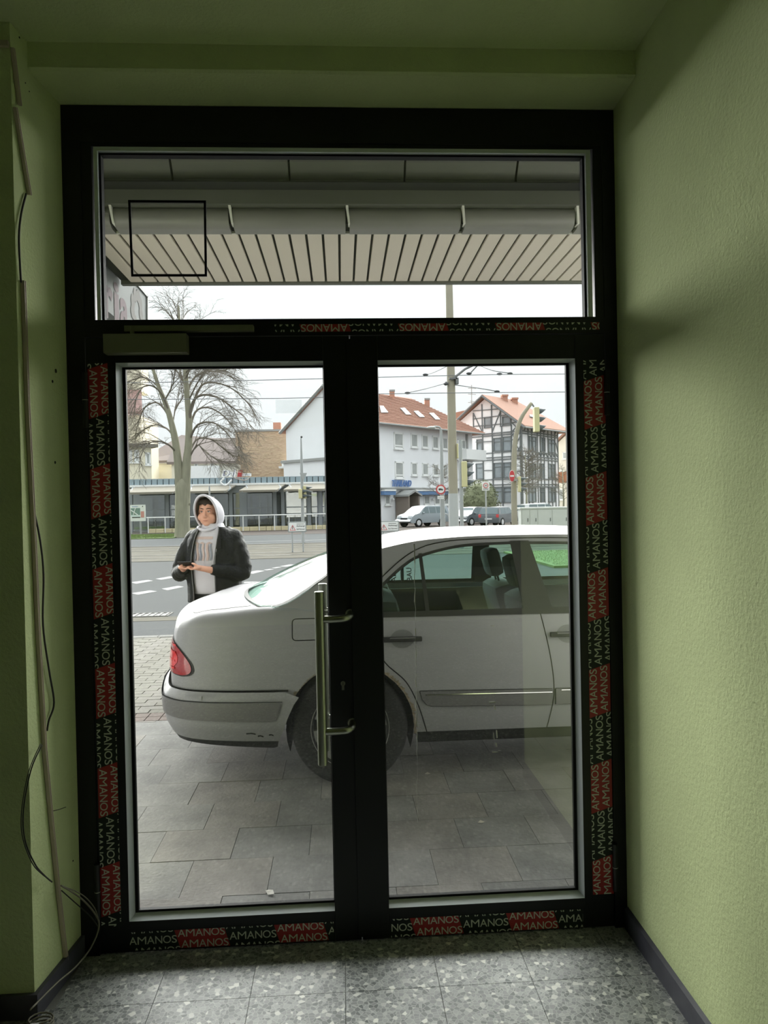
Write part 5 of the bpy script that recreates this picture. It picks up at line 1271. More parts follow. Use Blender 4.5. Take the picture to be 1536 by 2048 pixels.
MB().tube(cpp, [0.125 - 0.06 * i / (len(cpp) - 1) for i in range(len(cpp))], 12).build('bent_pole', M_conc, sg2, smooth=True)
signal(sg2, 1067, 1078, 815, 864, 26, 1); MB().tube([cp[-1], pY(1068, 814, 26)], 0.03, 6).build('hanger', M_wire, sg2)
sg3 = empty('traffic_signal', (cp[0].x + 0.2, 25.6, pY(1040, 1010, 25.6).z), 'lower traffic signal mounted on the bent pole behind the no entry sign', 'traffic light')
signal(sg3, 1036, 1041, 953, 984, 25.6, 1, mat_=M_sigy); q0 = pY(1038, 960, 25.6); MB().box((cp[0].x - 0.05, 25.6, q0.z - 0.03), (q0.x, 26.05, q0.z + 0.03)).build('signal_bracket', M_galv, sg3)
ne = empty('no_entry_sign', (pY(1024, 953, 25.7).x, 25.7, 1.4), 'red no entry sign with white bar on the bent signal pole', 'road sign')
c_ = pY(1024, 952, 25.8); r = 0.19
def disc(c, r, name, m, par, y=0.0, n=28, th=0.012, rx=None):
    ring = [Vector((c.x + (rx or r) * math.cos(2 * math.pi * k / n), c.y + y, c.z + r * math.sin(2 * math.pi * k / n))) for k in range(n)]
    return MB().prism(ring, (0, th, 0)).build(name, m, par)
disc(c_, 0.235, 'sign_rim', M_wht, ne, 0, rx=0.11); MB().box((c_.x + 0.02, c_.y, c_.z - 0.03), (c_.x + 0.20, 26.0, c_.z + 0.03)).build('sign_bracket', M_galv, ne); disc(c_, 0.215, 'sign_plate', M_sred, ne, -0.012, rx=0.10); MB().box((c_.x - 0.075, c_.y - 0.016, c_.z - 0.03), (c_.x + 0.075, c_.y - 0.012, c_.z + 0.03)).build('white_bar', M_wht, ne)
# round sign for lorries with small plate, on a lamp post
Yl = 27.0; lp_, x_ = mk('tall street lamp with a curved head in front of the white house', 'street_lamp', 885, Yl, 'street lamp')
zt = pY(881, 858, Yl).z
MB().tube([(x_, Yl, RZ), (x_, Yl, 1.6), (x_, Yl, zt)], [0.11, 0.09, 0.05], 12).build('lamp_pole', M_galv, lp_, smooth=40)
q = [Vector((x_, Yl, zt)), pY(878, 854, Yl), pY(868, 853, Yl)]
MB().tube(q, 0.04, 8).build('lamp_arm', M_galv, lp_); hh = pY(863, 855, Yl)
MB().ell(hh, (0.19, 0.12, 0.055), nu=16, nv=8).build('lamp_head', mat('lamp_head_grey', (205, 208, 205), KX), lp_, smooth=True)
rs_ = empty('lorry_ban_sign', (pY(881, 979, Yl - 0.2).x, Yl - 0.2, 1.6), 'round road sign with red ring and black lorry on the lamp post', 'road sign')
c_ = pY(881.5, 979, Yl - 0.2); disc(c_, 0.195, 'sign_rim', M_sred, rs_); MB().box((c_.x - 0.03, c_.y, c_.z - 0.03), (c_.x + 0.12, 27.0, c_.z + 0.03)).build('sign_bracket', M_galv, rs_); disc(c_, 0.142, 'sign_plate', M_wht, rs_, -0.010)
MB().box((c_.x - 0.085, c_.y - 0.022, c_.z - 0.02), (c_.x + 0.03, c_.y - 0.012, c_.z + 0.045)).box((c_.x + 0.035, c_.y - 0.022, c_.z - 0.02), (c_.x + 0.085, c_.y - 0.012, c_.z + 0.025)).lathe([(0.0001, -0.024), (0.018, -0.022), (0.018, -0.012)], (c_.x - 0.055, c_.y, c_.z - 0.028), 'y', 10).lathe([(0.0001, -0.024), (0.018, -0.022), (0.018, -0.012)], (c_.x + 0.055, c_.y, c_.z - 0.028), 'y', 10).build('lorry_symbol', M_sblk, rs_, kind='stuff')
a, b_ = pY(875, 992, Yl - 0.2), pY(888, 998, Yl - 0.2); MB().box((a.x, a.y, b_.z), (b_.x, a.y + 0.01, a.z)).build('small_plate', M_wht, rs_)
mb = MB(); put_text(mb, 'Anlieger frei', (a.x + 0.02, a.y - 0.003, b_.z + 0.03), (1, 0, 0), (0, 0, 1), b_.x - a.x - 0.04, 0.05); mb.build('plate_lettering', M_sblk, rs_, kind='stuff')
# 30 zone sign
Yz = 30.0; zsn, x_ = mk('white zone 30 sign with red ring on a thin post', 'zone_sign', 972, Yz, 'road sign')
MB().tube([(x_, Yz, RZ), (x_, Yz, pY(971, 966, Yz).z)], 0.035, 8).build('sign_post', M_galv, zsn)
a, b_ = pY(964, 963, Yz - 0.06), pY(979, 981, Yz - 0.06); MB().bbox((a.x, a.y, b_.z), (b_.x, a.y + 0.012, a.z), 0.004).build('sign_plate', M_wht, zsn)
c_ = pY(971.5, 971, Yz - 0.07); disc(c_, 0.115, 'red_ring', M_sred, zsn, -0.004, th=0.004); disc(c_, 0.085, 'inner_disc', M_wht, zsn, -0.008, th=0.004)
mb = MB(); put_text(mb, '30', (c_.x - 0.055, c_.y - 0.011, c_.z - 0.04), (1, 0, 0), (0, 0, 1), 0.11, 0.08, 0.02)
a, b_ = pY(966, 979.5, Yz - 0.07), pY(977, 976.8, Yz - 0.07); put_text(mb, 'ZONE', (a.x, a.y, a.z), (1, 0, 0), (0, 0, 1), b_.x - a.x, b_.z - a.z, 0.01); mb.build('sign_lettering', M_sblk, zsn, kind='stuff')
# two warning boards on twin posts
def board(px0, px1, py0, py1, label, l2, l3):
    base = pZ((px0 + px1) / 2 + 1, 1105, RZ); Yb = base.y
    r_ = empty('warning_board', (base.x, Yb, RZ), label, 'road sign')
    a, b_ = pY(px0, py0, Yb), pY(px1, py1, Yb); w, h = b_.x - a.x, a.z - b_.z
    for t_ in (0.22, 0.80): MB().tube([(a.x + w * t_, Yb + 0.04, RZ), (a.x + w * t_, Yb + 0.04, b_.z + 0.02)], 0.03, 8).build('sign_post', M_galv, r_)
    MB().bbox((a.x, Yb, b_.z), (b_.x, Yb + 0.02, a.z), 0.008).build('board_rim', mat('board_grey_rim', (150, 156, 156), KX), r_)
    MB().box((a.x + w * .055, Yb - 0.004, b_.z + h * .10), (b_.x - w * .055, Yb, a.z - h * .10)).build('board_face', M_wht, r_)
    T = [Vector((a.x + w * u, Yb - 0.006, b_.z + h * v)) for u, v in ((.09, .17), (.42, .17), (.255, .70))]; cc_ = sum(T, Vector()) / 3
    MB().prism(T, (0, 0.002, 0)).build('warning_triangle', M_sred, r_)
    MB().prism([cc_ + (p - cc_) * 0.72 + Vector((0, -0.004, 0)) for p in T], (0, 0.002, 0)).build('triangle_field', M_wht, r_)
    MB().box((cc_.x - 0.012, Yb - 0.014, cc_.z - 0.02), (cc_.x + 0.012, Yb - 0.012, cc_.z + 0.075)).build('exclamation_mark', M_sblk, r_)
    mb = MB(); put_text(mb, l2, (a.x + w * .46, Yb - 0.007, b_.z + h * .46), (1, 0, 0), (0, 0, 1), w * .45, h * .20, 0.02); put_text(mb, l3, (a.x + w * .46, Yb - 0.007, b_.z + h * .18), (1, 0, 0), (0, 0, 1), w * .45, h * .18, 0.015)
    mb.box((a.x + w * .48, Yb - 0.008, b_.z + h * .74), (a.x + w * .86, Yb - 0.006, b_.z + h * .78)); mb.build('board_lettering', M_sblk, r_, kind='stuff')
board(575.5, 613, 1043.5, 1064, 'white warning board with red triangle on two posts, in the left pane', 'Achtung!', 'Auf Fahrweg')
board(757, 798.5, 1042, 1063, 'white warning board with red triangle just above the car roof, in the right pane', 'Achtung!', 'Auf Fahrweg')
# pedestrian signal pole in front of the restaurant
Yp = 31.0; pp, x_ = mk('thin tall pole with small yellow signals in front of the restaurant', 'signal_pole', 605, Yp, 'traffic light')
MB().tube([(x_, Yp, RZ), (x_, Yp, pY(604, 940, Yp).z), (x_, Yp, pY(603, 876, Yp).z)], [0.075, 0.07, 0.03], 10).build('pole_shaft', M_galv, pp, smooth=40)
MB().ell(pY(603, 874, Yp), (0.05, 0.05, 0.05)).build('pole_cap', M_sblk, pp)
signal(pp, 606.5, 613, 972, 997, Yp, 1, 3); signal(pp, 597, 605, 978, 997, Yp - 0.15, 1, 2)
a = pY(604, 945, Yp - 0.1); T = [pY(599, 946, Yp - 0.1), pY(614, 946, Yp - 0.1), pY(607, 962, Yp - 0.1)]
MB().prism(T, (0, 0.02, 0)).build('yield_sign_back', M_galv, pp)
sp2, x_ = mk('short thin pole standing behind the person, its top above the hood', 'thin_pole', 419.5, 40, 'pole')
MB().tube([(x_, 40, RZ), (x_, 40, pY(419.5, 972, 40).z)], 0.045, 8).build('thin_pole', M_galv, sp2)
# grey switch cabinets
Yc = 27.0
cb = empty('switch_cabinet', (pY(1090, 1050, Yc).x, Yc + 0.25, RZ), 'long pale grey utility cabinet with doors, above the car roof at right', 'cabinet')
a, b_ = pY(1042, 1016, Yc), pY(1137, 1016, Yc); M_cabg = mat('cabinet_grey', (202, 208, 202), KX * 1.05, rough=0.6, var=0.03)
MB().box((a.x, Yc + 0.02, RZ), (b_.x, Yc + 0.5, a.z - 0.06)).build('cabinet_body', M_cabg, cb); MB().bbox((a.x - 0.04, Yc - 0.02, a.z - 0.06), (b_.x + 0.04, Yc + 0.54, a.z + 0.02), 0.02).build('cabinet_roof', M_cabg, cb)
xs_ = [pY(px, 1016, Yc).x for px in (1043, 1059, 1075, 1104, 1136)]
for k in range(4):
    dr_ = MB().bbox((xs_[k] + 0.015, Yc, RZ + 0.1), (xs_[k + 1] - 0.015, Yc + 0.02, a.z - 0.09), 0.006).build('cabinet_door', M_cabg, cb)
    MB().box((xs_[k + 1] - 0.09, Yc - 0.015, 0.72), (xs_[k + 1] - 0.06, Yc, 0.86)).build('door_latch', M_dark, dr_)
# ------------------------------------------------------------------ trees
M_bark = mat('grey_green_bark', (164, 162, 140), KX * 1.15, rough=0.95, var=0.15, vscale=3, stretch=(3, 3, 0.6)); M_twig = mat('bare_twigs', (140, 132, 122), KX * 1.2, rough=0.95); M_branch = mat('bare_branches', (132, 124, 112), KX * 1.2, rough=0.95)
def tree_limb(mbs, p, d, L, r, lev, maxlev, droop, spread=0.6, seg=5):
    pts = [p.copy()]; rs = [r]; dd = d.normalized()
    for k in range(seg):
        t_ = (k + 1) / seg
        dd = (dd + Vector((random.gauss(0, .10), random.gauss(0, .10), random.gauss(0, .08) - droop * t_ * 0.5))).normalized()
        pts.append(pts[-1] + dd * (L / seg)); rs.append(r * (1 - 0.75 * t_))
    mbs[0 if lev == 0 else 1].tube(pts, rs, 7 if lev == 0 else (5 if lev == 1 else 3), False)
    if lev >= maxlev: return
    nb = (9, 7, 5, 4)[min(lev, 3)]
    for k in range(nb):
        t_ = 0.22 + 0.75 * (k + random.random() * 0.6) / nb; i = min(int(t_ * seg), seg - 1); q = pts[i].lerp(pts[i + 1], t_ * seg - i)
        dirv = (pts[i + 1] - pts[i]).normalized(); a = random.uniform(0, 6.28); per = Vector((math.cos(a), math.sin(a) * 0.7, random.uniform(-0.2, 0.5)))
        per = (per - dirv * per.dot(dirv)).normalized(); nd = (dirv * (0.75 if lev else 0.5) + per * spread * (1.3 if lev == 0 else 1)).normalized()
        tree_limb(mbs, q, nd, L * random.uniform(0.40, 0.62), max(rs[i] * 0.5, 0.009), lev + 1, maxlev, droop * 1.1, spread, 4)
Yt = 40.0
bt = pZ(365, 1071, RZ); Yt = bt.y * 0.93
def T(px, py, dy=0): return pY(px, py, Yt + dy)
t0_ = T(365, 1072); tr_ = empty('bare_tree', (t0_.x, Yt, RZ), 'big bare street tree with forked trunk on the grass strip at left', 'tree')
W = 1480 / (Yt + 2.6)
def rw(px): return px / W / 2
tk = MB(); tw = MB()
tk.tube(catmull([(t0_.x, Yt, RZ - 0.1), T(365, 1050), T(365, 1000), T(365, 975), T(366, 955)], 4), [rw(36), rw(33), rw(31), rw(30)] + [rw(29)] * 5 + [rw(28)] * 4 + [rw(26), rw(22), rw(16), rw(6)], 16)
left = catmull([T(361, 1010), T(360, 985), T(357, 935), T(352, 890), T(345, 855), T(334, 815), T(318, 775), T(306, 738), T(296, 700)], 3)
right = catmull([T(370, 1010), T(371, 985), T(373, 930), T(377, 890), T(378, 840), T(374, 790), T(371, 740), T(368, 695), T(360, 650), T(357, 612)], 3)
tk.tube(left, [rw(21 - 18 * i / len(left)) for i in range(len(left))], 12); tk.tube(right, [rw(21 - 18.5 * i / len(right)) for i in range(len(right))], 12)
tk.build('trunk', M_bark, tr_, smooth=True, kind='stuff')
mbs = [tw, tw]
def limb(px0, py0, path, r0, dy=0, sub=9):
    P_ = catmull([T(px0, py0)] + [T(a, b_, dy * (i + 1) / len(path)) for i, (a, b_) in enumerate(path)], 4)
    tw.tube(P_, [max(rw(r0) * (1 - 0.85 * i / len(P_)), 0.012) for i in range(len(P_))], 6)
    for k in range(sub):
        i = int(len(P_) * (0.18 + 0.8 * k / sub)); i = min(i, len(P_) - 2); dv = (P_[i + 1] - P_[i]).normalized()
        side = Vector((random.uniform(-.5, .5), random.uniform(-1, 1), random.uniform(-0.3, 0.9))); nd = (dv + side * 0.65).normalized()
        tree_limb(mbs, P_[i], nd, (2.3 - 1.2 * k / sub) * random.uniform(.7, 1.2), 0.028, 1, 3, 0.35, 0.55, 4)
limb(374, 800, [(380, 770), (395, 750), (420, 742), (450, 748), (470, 758)], 5, 2)
limb(378, 850, [(385, 805), (405, 790), (435, 795), (465, 815), (490, 835), (505, 860)], 6, -2)
limb(378, 870, [(390, 825), (415, 815), (445, 830), (470, 860), (480, 890)], 5, 3)
limb(379, 880, [(395, 850), (425, 845), (450, 862), (470, 890), (482, 915)], 5, -3)
limb(379, 905, [(395, 878), (425, 880), (450, 900), (475, 915)], 4, 2)
limb(379, 915, [(395, 890), (412, 905), (440, 925)], 3.5, -1)
limb(373, 780, [(362, 755), (352, 740), (346, 722)], 4, 1); limb(370, 760, [(382, 735), (396, 715), (404, 700)], 4, -2, 6); limb(372, 745, [(385, 735), (420, 738), (455, 742)], 3.5, -3)
limb(345, 850, [(330, 820), (312, 805), (290, 815), (278, 840), (270, 870)], 5, 2)
limb(338, 825, [(325, 790), (305, 772), (285, 775), (272, 800), (262, 830)], 4.5, -2)
limb(350, 880, [(335, 858), (310, 850), (285, 862), (268, 880)], 4, 3)
limb(353, 905, [(335, 888), (310, 882), (290, 895), (278, 920)], 4, -3)
limb(318, 775, [(300, 760), (280, 755), (262, 770)], 3.5, 1); limb(306, 740, [(285, 725), (265, 700), (255, 680)], 3.5, 2); limb(330, 800, [(345, 770), (350, 740), (348, 710)], 3.5, -2)
limb(345, 850, [(352, 815), (365, 795), (372, 760)], 3, 2); limb(366, 690, [(376, 668), (386, 652)], 2.5, 1, 4); limb(363, 670, [(352, 650), (344, 636)], 2.5, -1, 4); limb(357, 640, [(354, 625), (352, 612)], 2, 0, 3); limb(360, 650, [(367, 636), (372, 626)], 2, 1, 3)
limb(380, 830, [(400, 775), (425, 765), (460, 775), (490, 800), (512, 830)], 5, 1); limb(378, 800, [(398, 760), (420, 735), (440, 725)], 3.5, -2, 6)
tw.build('branches', M_branch, tr_, kind='stuff')
def small_tree(px, base_py, Y, top_py, wpx, label, density=1):
    b0 = pY(px, base_py, Y); t1 = pY(px, top_py, Y); H = t1.z - RZ; r_ = empty('small_bare_tree', (b0.x, Y, RZ), label, 'tree')
    a_ = MB(); b_ = MB(); z0 = RZ + H * 0.28
    a_.tube([(b0.x, Y, RZ), (b0.x + 0.05, Y, z0), (b0.x, Y, RZ + H * 0.75)], [0.11, 0.08, 0.03], 7).build('trunk', M_bark, r_, smooth=True)
    wd = wpx / 1480 * (Y + 2.6)
    for k in range(16 * density):
        t_ = k / (16 * density); z = z0 + (H * 0.5) * t_; a = random.uniform(0, 6.28); L = wd * 0.55 * (1.05 - 0.5 * t_)
        tree_limb([b_, b_], Vector((b0.x, Y, z)), Vector((math.cos(a), math.sin(a), 0.55)), L, 0.028, 1, 3, 0.05, 0.7, 4)
    b_.build('branches', M_branch, r_, kind='stuff')
small_tree(885, 1048, 57, 900, 66, 'small bare tree in front of the white house behind the lamp post')
small_tree(1053, 1046, 58, 865, 70, 'small bare tree in front of the corner of the half-timbered house', 3)
small_tree(1127, 1046, 64, 905, 50, 'small bare tree at the far right before the cream house')
# evergreen shrub
shp = pY(960, 1044, 56); sb = empty('evergreen_shrub', (shp.x, 56, RZ), 'round olive green evergreen shrub between the parked cars', 'shrub')
M_leaf = mat('evergreen_leaf', (128, 134, 104), KX * 1.0, rough=0.9, var=0.4, vscale=3); lf = MB()
for _ in range(2600):
    a, u = random.uniform(0, 6.28), random.uniform(0, 1); z = u * 3.3; R = 1.75 * math.sqrt(max(0.02, 1 - (u * 1.02 - 0.22) ** 2 / 0.72)) * random.uniform(0.75, 1.0)
    c = Vector((shp.x + R * math.cos(a), 56 + R * math.sin(a), RZ + 0.1 + z)); s_ = 0.10
    lf.add([c + Vector((random.uniform(-s_, s_), random.uniform(-s_, s_), random.uniform(-s_, s_))) for _k in range(3)], [(0, 1, 2)])
lf.build('foliage', M_leaf, sb, kind='stuff'); MB().ell((shp.x, 56, RZ + 1.7), (1.35, 1.35, 1.5)).build('inner_foliage', M_leaf, sb); MB().tube([(shp.x, 56, RZ), (shp.x, 56, 1.5)], 0.1, 6).build('stem', M_bark, sb)
# ================================================================== houses on the far side and parked cars
random.seed(31)
KB = KX * 0.80  # far side: dark tones lightened in the colour to stand in for haze
M_hw = mat('pale_grey_render', (216, 218, 220), KB * .84, rough=0.95, var=0.02, vscale=1); M_hw2 = mat('white_gable_render', (222, 224, 225), KB * .92, rough=0.95, var=0.02)
M_tile = mat('red_roof_tiles', (208, 158, 136), KB * 1.8, rough=0.9, var=0.10, vscale=4, stretch=(1, 1, 3)); M_tile2 = mat('brown_roof_tiles', (150, 138, 134), KB * 1.6, rough=0.9, var=0.1)
M_brick = mat('chimney_brick', (186, 140, 120), KB, rough=0.9, var=0.1); M_wfr = mat('white_window_frame', (240, 242, 240), KB * 1.1, rough=0.6)
M_wgl = mat('window_pane_grey', (164, 168, 166), KB, rough=0.25, spec=0.3, var=0.15, vscale=1.5); M_wgd = mat('window_pane_dark', (150, 158, 162), KB, rough=0.25, spec=0.3, var=0.1, vscale=1.5)
M_gut = mat('grey_gutter', (150, 152, 150), KB, rough=0.6); M_blue = mat('blue_awning', (96, 130, 172), KB, rough=0.8); M_bluet = mat('blue_lettering', (92, 124, 176), KB, rough=0.5)
M_timb = mat('dark_grey_timber', (116, 120, 121), KB, rough=0.85); M_infill = mat('white_infill', (238, 240, 240), KB * .9, rough=0.95)
M_cream = mat('cream_render', (228, 222, 206), KB, rough=0.95); M_yell = mat('yellow_cream_render', (226, 220, 198), KB, rough=0.95, var=0.04); M_sky = mat('skylight_pane', (215, 222, 222), KB * 3.0, rough=0.4)
M_brw = mat('tan_brick_wall', (200, 180, 154), KB, rough=0.95, rgb2=(178, 152, 130), vscale=3.2, stretch=(1, 1, 4), bump=0.3, bscale=4)
class Face:
    """vertical facade through P with horizontal direction U; u metres along, n outward, z up"""
    def __init__(s, P, Q):
        s.P = Vector((P[0], P[1], 0)); s.U = (Vector((Q[0], Q[1], 0)) - s.P); s.L = s.U.length; s.U.normalize(); s.N = Vector((s.U.y, -s.U.x, 0))
    def uv(s, px, py): q = pP(px, py, s.P, s.N) - s.P; return q.dot(s.U), q.z
    def pt(s, u, n, z): return s.P + s.U * u + s.N * n + Vector((0, 0, z))
    def box(s, mb, u0, u1, n0, n1, z0, z1):
        return mb.add([s.pt(u, n, z) for z in (z0, z1) for u, n in ((u0, n0), (u1, n0), (u1, n1), (u0, n1))], [(0, 1, 2, 3), (4, 5, 6, 7), (0, 1, 5, 4), (1, 2, 6, 5), (2, 3, 7, 6), (3, 0, 4, 7)])
    def window(s, par, x0, x1, y0, y1, mull=0, fr=0.09, m=None, pm=None, sillw=True, out=0.06, transom=None):
        u0, z1 = s.uv(x0, (y0 + 0 * x0)); u1, _ = s.uv(x1, y0); _, z0 = s.uv((x0 + x1) / 2, y1); _, z1 = s.uv((x0 + x1) / 2, y0)
        mb = MB(); s.box(mb, u0, u1, 0.0, out, z0, z0 + fr); s.box(mb, u0, u1, 0.0, out, z1 - fr, z1); s.box(mb, u0, u0 + fr, 0.0, out, z0, z1); s.box(mb, u1 - fr, u1, 0.0, out, z0, z1)
        for k in range(mull): uc = u0 + (u1 - u0) * (k + 1) / (mull + 1); s.box(mb, uc - fr * .4, uc + fr * .4, 0.0, out * .9, z0, z1)
        if transom: zc = z0 + (z1 - z0) * transom; s.box(mb, u0, u1, 0.0, out * .9, zc - fr * .4, zc + fr * .4)
        if sillw: s.box(mb, u0 - 0.08, u1 + 0.08, 0.0, out + 0.12, z0 - 0.10, z0)
        w = mb.build('window', m or M_wfr, par); p_ = MB(); s.box(p_, u0 + fr * .8, u1 - fr * .8, 0.005, 0.02, z0 + fr * .8, z1 - fr * .8); p_.build('pane', pm or M_wgl, w); return w
    def beam(s, par, a, b, w, m=None, out=0.10):
        (u0, z0), (u1, z1) = a, b; d = Vector((u1 - u0, z1 - z0)).normalized(); w *= .60; nx, nz = -d.y * w / 2, d.x * w / 2
        MB().prism([s.pt(u0 + nx, 0.0, z0 + nz), s.pt(u1 + nx, 0.0, z1 + nz), s.pt(u1 - nx, 0.0, z1 - nz), s.pt(u0 - nx, 0.0, z0 - nz)], s.N * out).build('timber_beam', m or M_timb, par)
# ---- white corner house with the red hipped roof
def gx(px, Y): return (pY(px, 1010, Y).x, Y)
A_, B_, C_ = gx(575, 72.4), gx(744, 64.4), gx(947, 77.4)
D_ = (C_[0] + A_[0] - B_[0], C_[1] + A_[1] - B_[1])
wh = empty('white_house', (B_[0], B_[1], RZ), 'three storey pale grey corner house with red hipped roof and blue lettering', 'house')
FA, FB = Face(A_, B_), Face(B_, C_)
EH = FB.uv(765, 843)[1]
rz_ = pP(660, 773, FA.P, FA.N).z
MB().prism([(A_[0], A_[1], RZ), (B_[0], B_[1], RZ), (C_[0], C_[1], RZ), (D_[0], D_[1], RZ)], (0, 0, EH - RZ)).build('wall', M_hw, wh)
mid = FA.L / 2; RH = EH + (FA.uv(658, 773)[1] - EH) * 1.0
G3 = [FA.pt(0, 0, EH), FA.pt(FA.L, 0, EH), FA.pt(mid, 0, RH)]
MB().prism(G3, FA.N * -0.25).build('gable_wall', M_hw2, wh)
def roofslab(name, pts, th, m, par): return MB().prism(pts, (0, 0, th)).build(name, m, par)
ov = 0.55
R0 = FA.pt(mid, 0.25, RH); R1 = FA.pt(mid, -(FB.L - 4.3), RH)
e0 = FA.pt(FA.L + ov, 0.25, EH - ov * 0.55); e1 = FA.pt(FA.L + ov, -(FB.L + ov), EH - ov * 0.55)
f0 = FA.pt(-ov, 0.25, EH - ov * 0.55); f1 = FA.pt(-ov, -(FB.L + ov), EH - ov * 0.55)
roofslab('roof', [e0, e1, R1, R0], 0.16, M_tile, wh); roofslab('roof', [f0, f1, R1, R0], 0.16, M_tile, wh); roofslab('roof', [e1, f1, R1], 0.16, M_tile, wh)
MB().tube([e0 + Vector((0, 0, 0.02)), e1 + Vector((0, 0, 0.02))], 0.09, 8).build('gutter', M_gut, wh)
MB().tube([FA.pt(-0.6, 0.3, EH - 0.25), FA.pt(mid, 0.3, RH + 0.12), FA.pt(FA.L + 0.5, 0.3, EH - 0.2)], 0.16, 6).build('verge_board', M_gut, wh)
# tile courses as relief
tc_ = MB(); nrm = (e1 - e0).cross(R0 - e0).normalized()
if nrm.z < 0: nrm = -nrm
for k in range(1, 22):
    t_ = k / 22; a = e0.lerp(R0, t_); b_ = e1.lerp(R1, t_); tc_.tube([a + nrm * 0.17, b_ + nrm * 0.17], 0.035, 4)
tc_.build('tile_course', M_tile, wh, kind='stuff')
def on_roof(px, py): return pP(px, py, e0 + nrm * 0.18, nrm)
for q in (((759, 813), (766, 813), (776, 826), (762, 826)), ((800, 817), (809, 817), (822, 830), (812, 830)), ((827, 823), (836, 823), (849, 835), (839, 835)), ((858, 827), (867, 827), (880, 840), (871, 840))):
    MB().prism([on_roof(*p) for p in q], nrm * 0.08).build('skylight', M_sky, wh)
for px0, px1, py0, py1 in ((779, 789, 780, 797), (849, 859, 797, 812)):
    c = on_roof((px0 + px1) / 2, py1 - 3); t_ = pY((px0 + px1) / 2, py0, c.y).z; h_ = (px1 - px0) / 1480 * (c.y + 2.6) / 2
    ch = MB().box((c.x - h_, c.y - h_, c.z - 1.0), (c.x + h_, c.y + h_, t_ - 0.15)).build('chimney', M_brick, wh)
    MB().box((c.x - h_ * 1.15, c.y - h_ * 1.15, t_ - 0.2), (c.x + h_ * 1.15, c.y + h_ * 1.15, t_)).build('chimney_cap', M_gut, ch)
for x0, x1, y0, y1 in ((787, 806, 865, 898), (789, 806.5, 923, 957)): FB.window(wh, x0, x1, y0, y1, transom=0.2, fr=0.16)
for x0, x1, y0, y1 in ((821, 834.5, 867, 895), (843, 855.5, 869.5, 896), (864, 876, 872, 898), (884, 895, 875, 899), (822, 834, 925, 951), (844, 856, 926, 951), (865, 876, 928, 952), (885, 895, 929, 952), (915, 931, 879, 899), (925, 936, 925, 950)):
    FB.window(wh, x0, x1, y0, y1, fr=0.13)
for x0, x1 in ((769, 780), (826, 839), (847, 859), (868, 879.5), (887, 897), (925, 936)): FB.window(wh, x0, x1, 990, 1010, fr=0.14)
# balcony
u0, z1 = FB.uv(912, 899); u1, z0 = FB.uv(952, 922); mb = MB(); FB.box(mb, u0, u1, 0.0, 1.3, z0, z1); mb.build('balcony', M_wfr, wh)
mb = MB(); FB.box(mb, FB.uv(931, 880)[0], FB.uv(934, 880)[0], 0, 0.15, z0 - 3, EH - 0.3); mb.build('downpipe', M_gut, wh)
# awning band, canopy line, lettering, entrance porch
z0, z1 = FB.uv(800, 990)[1], FB.uv(800, 982.5)[1]
for xa, xb_ in ((757, 780), (819, 900)):
    mb = MB(); FB.box(mb, FB.uv(xa, 985)[0], FB.uv(xb_, 985)[0], 0, 0.7, z0, z1); mb.build('blue_awning', M_blue, wh)
    mb = MB(); FB.box(mb, FB.uv(xa, 985)[0], FB.uv(xb_, 985)[0], 0, 0.75, z1, z1 + 0.16); mb.build('awning_rail', M_wfr, wh)
mb = MB(); FB.box(mb, 0.1, FB.L - 1, 0, 0.5, z1 + 0.22, z1 + 0.34); mb.build('cornice', M_gut, wh)
u0, zb_ = FB.uv(780.5, 973); u1, _ = FB.uv(822, 973); zt_ = FB.uv(800, 961)[1]
mb = MB(); put_text(mb, 'THAILAND', FB.pt(u0, 0.12, zb_), FB.U, (0, 0, 1), (u1 - u0) * 0.92, (zt_ - zb_) * 1.05, 0.012, slant=0.22, thick=FB.N * 0.1); mb.build('blue_lettering', M_bluet, wh, kind='stuff')
u0, _ = FB.uv(787, 1000); u1, _ = FB.uv(815, 1000); zt_ = FB.uv(801, 983)[1]; zp = FB.uv(801, 992)[1]
M_wood = mat('weathered_porch_wood', (128, 118, 110), KB, rough=0.9)
pr_ = MB(); FB.box(pr_, u0 + 0.2, u0 + 0.4, 0.1, 1.6, RZ, zp); FB.box(pr_, u1 - 0.4, u1 - 0.2, 0.1, 1.6, RZ, zp)
pr_.build('porch_post', M_wood, wh, kind='stuff')
um = (u0 + u1) / 2
for s_ in (-1, 1):
    MB().prism([FB.pt(um, 0.05, zt_ + .1), FB.pt(um, 0.05, zt_ - .08), FB.pt(um + s_ * (u1 - u0) / 2, 0.05, zp - .08), FB.pt(um + s_ * (u1 - u0) / 2, 0.05, zp + .1)], FB.N * 1.7).build('porch_roof', M_gut, wh)
mb = MB(); FB.box(mb, u0 + .4, u1 - .4, 0.02, 0.1, RZ, zp + .2); pd = mb.build('entrance_door', mat('dim_entrance', (92, 86, 84), KB), wh)
mb = MB(); FB.box(mb, u0 + .9, u1 - .9, 0.1, 0.14, RZ + .9, zp - .3); mb.build('door_curtain', mat('curtain_pale', (178, 176, 180), KB), pd)
for px in (783, 818, 863): c = FB.pt(FB.uv(px, 1000)[0], 0.2, FB.uv(px, 999)[1]); MB().ell(c, (0.13, 0.13, 0.13)).build('wall_lamp', M_wfr, wh, smooth=True)
# flat annexe against the gable
zq = FA.uv(600, 927)[1]; mb = MB(); FA.box(mb, FA.uv(590, 930)[0], FA.L - 0.3, 0.0, 1.5, RZ, zq); mb.build('annexe_wall', M_hw, wh); mb = MB(); FA.box(mb, FA.uv(587, 930)[0], FA.L, -0.1, 1.7, zq, zq + 0.25); mb.build('annexe_edge', M_gut, wh)
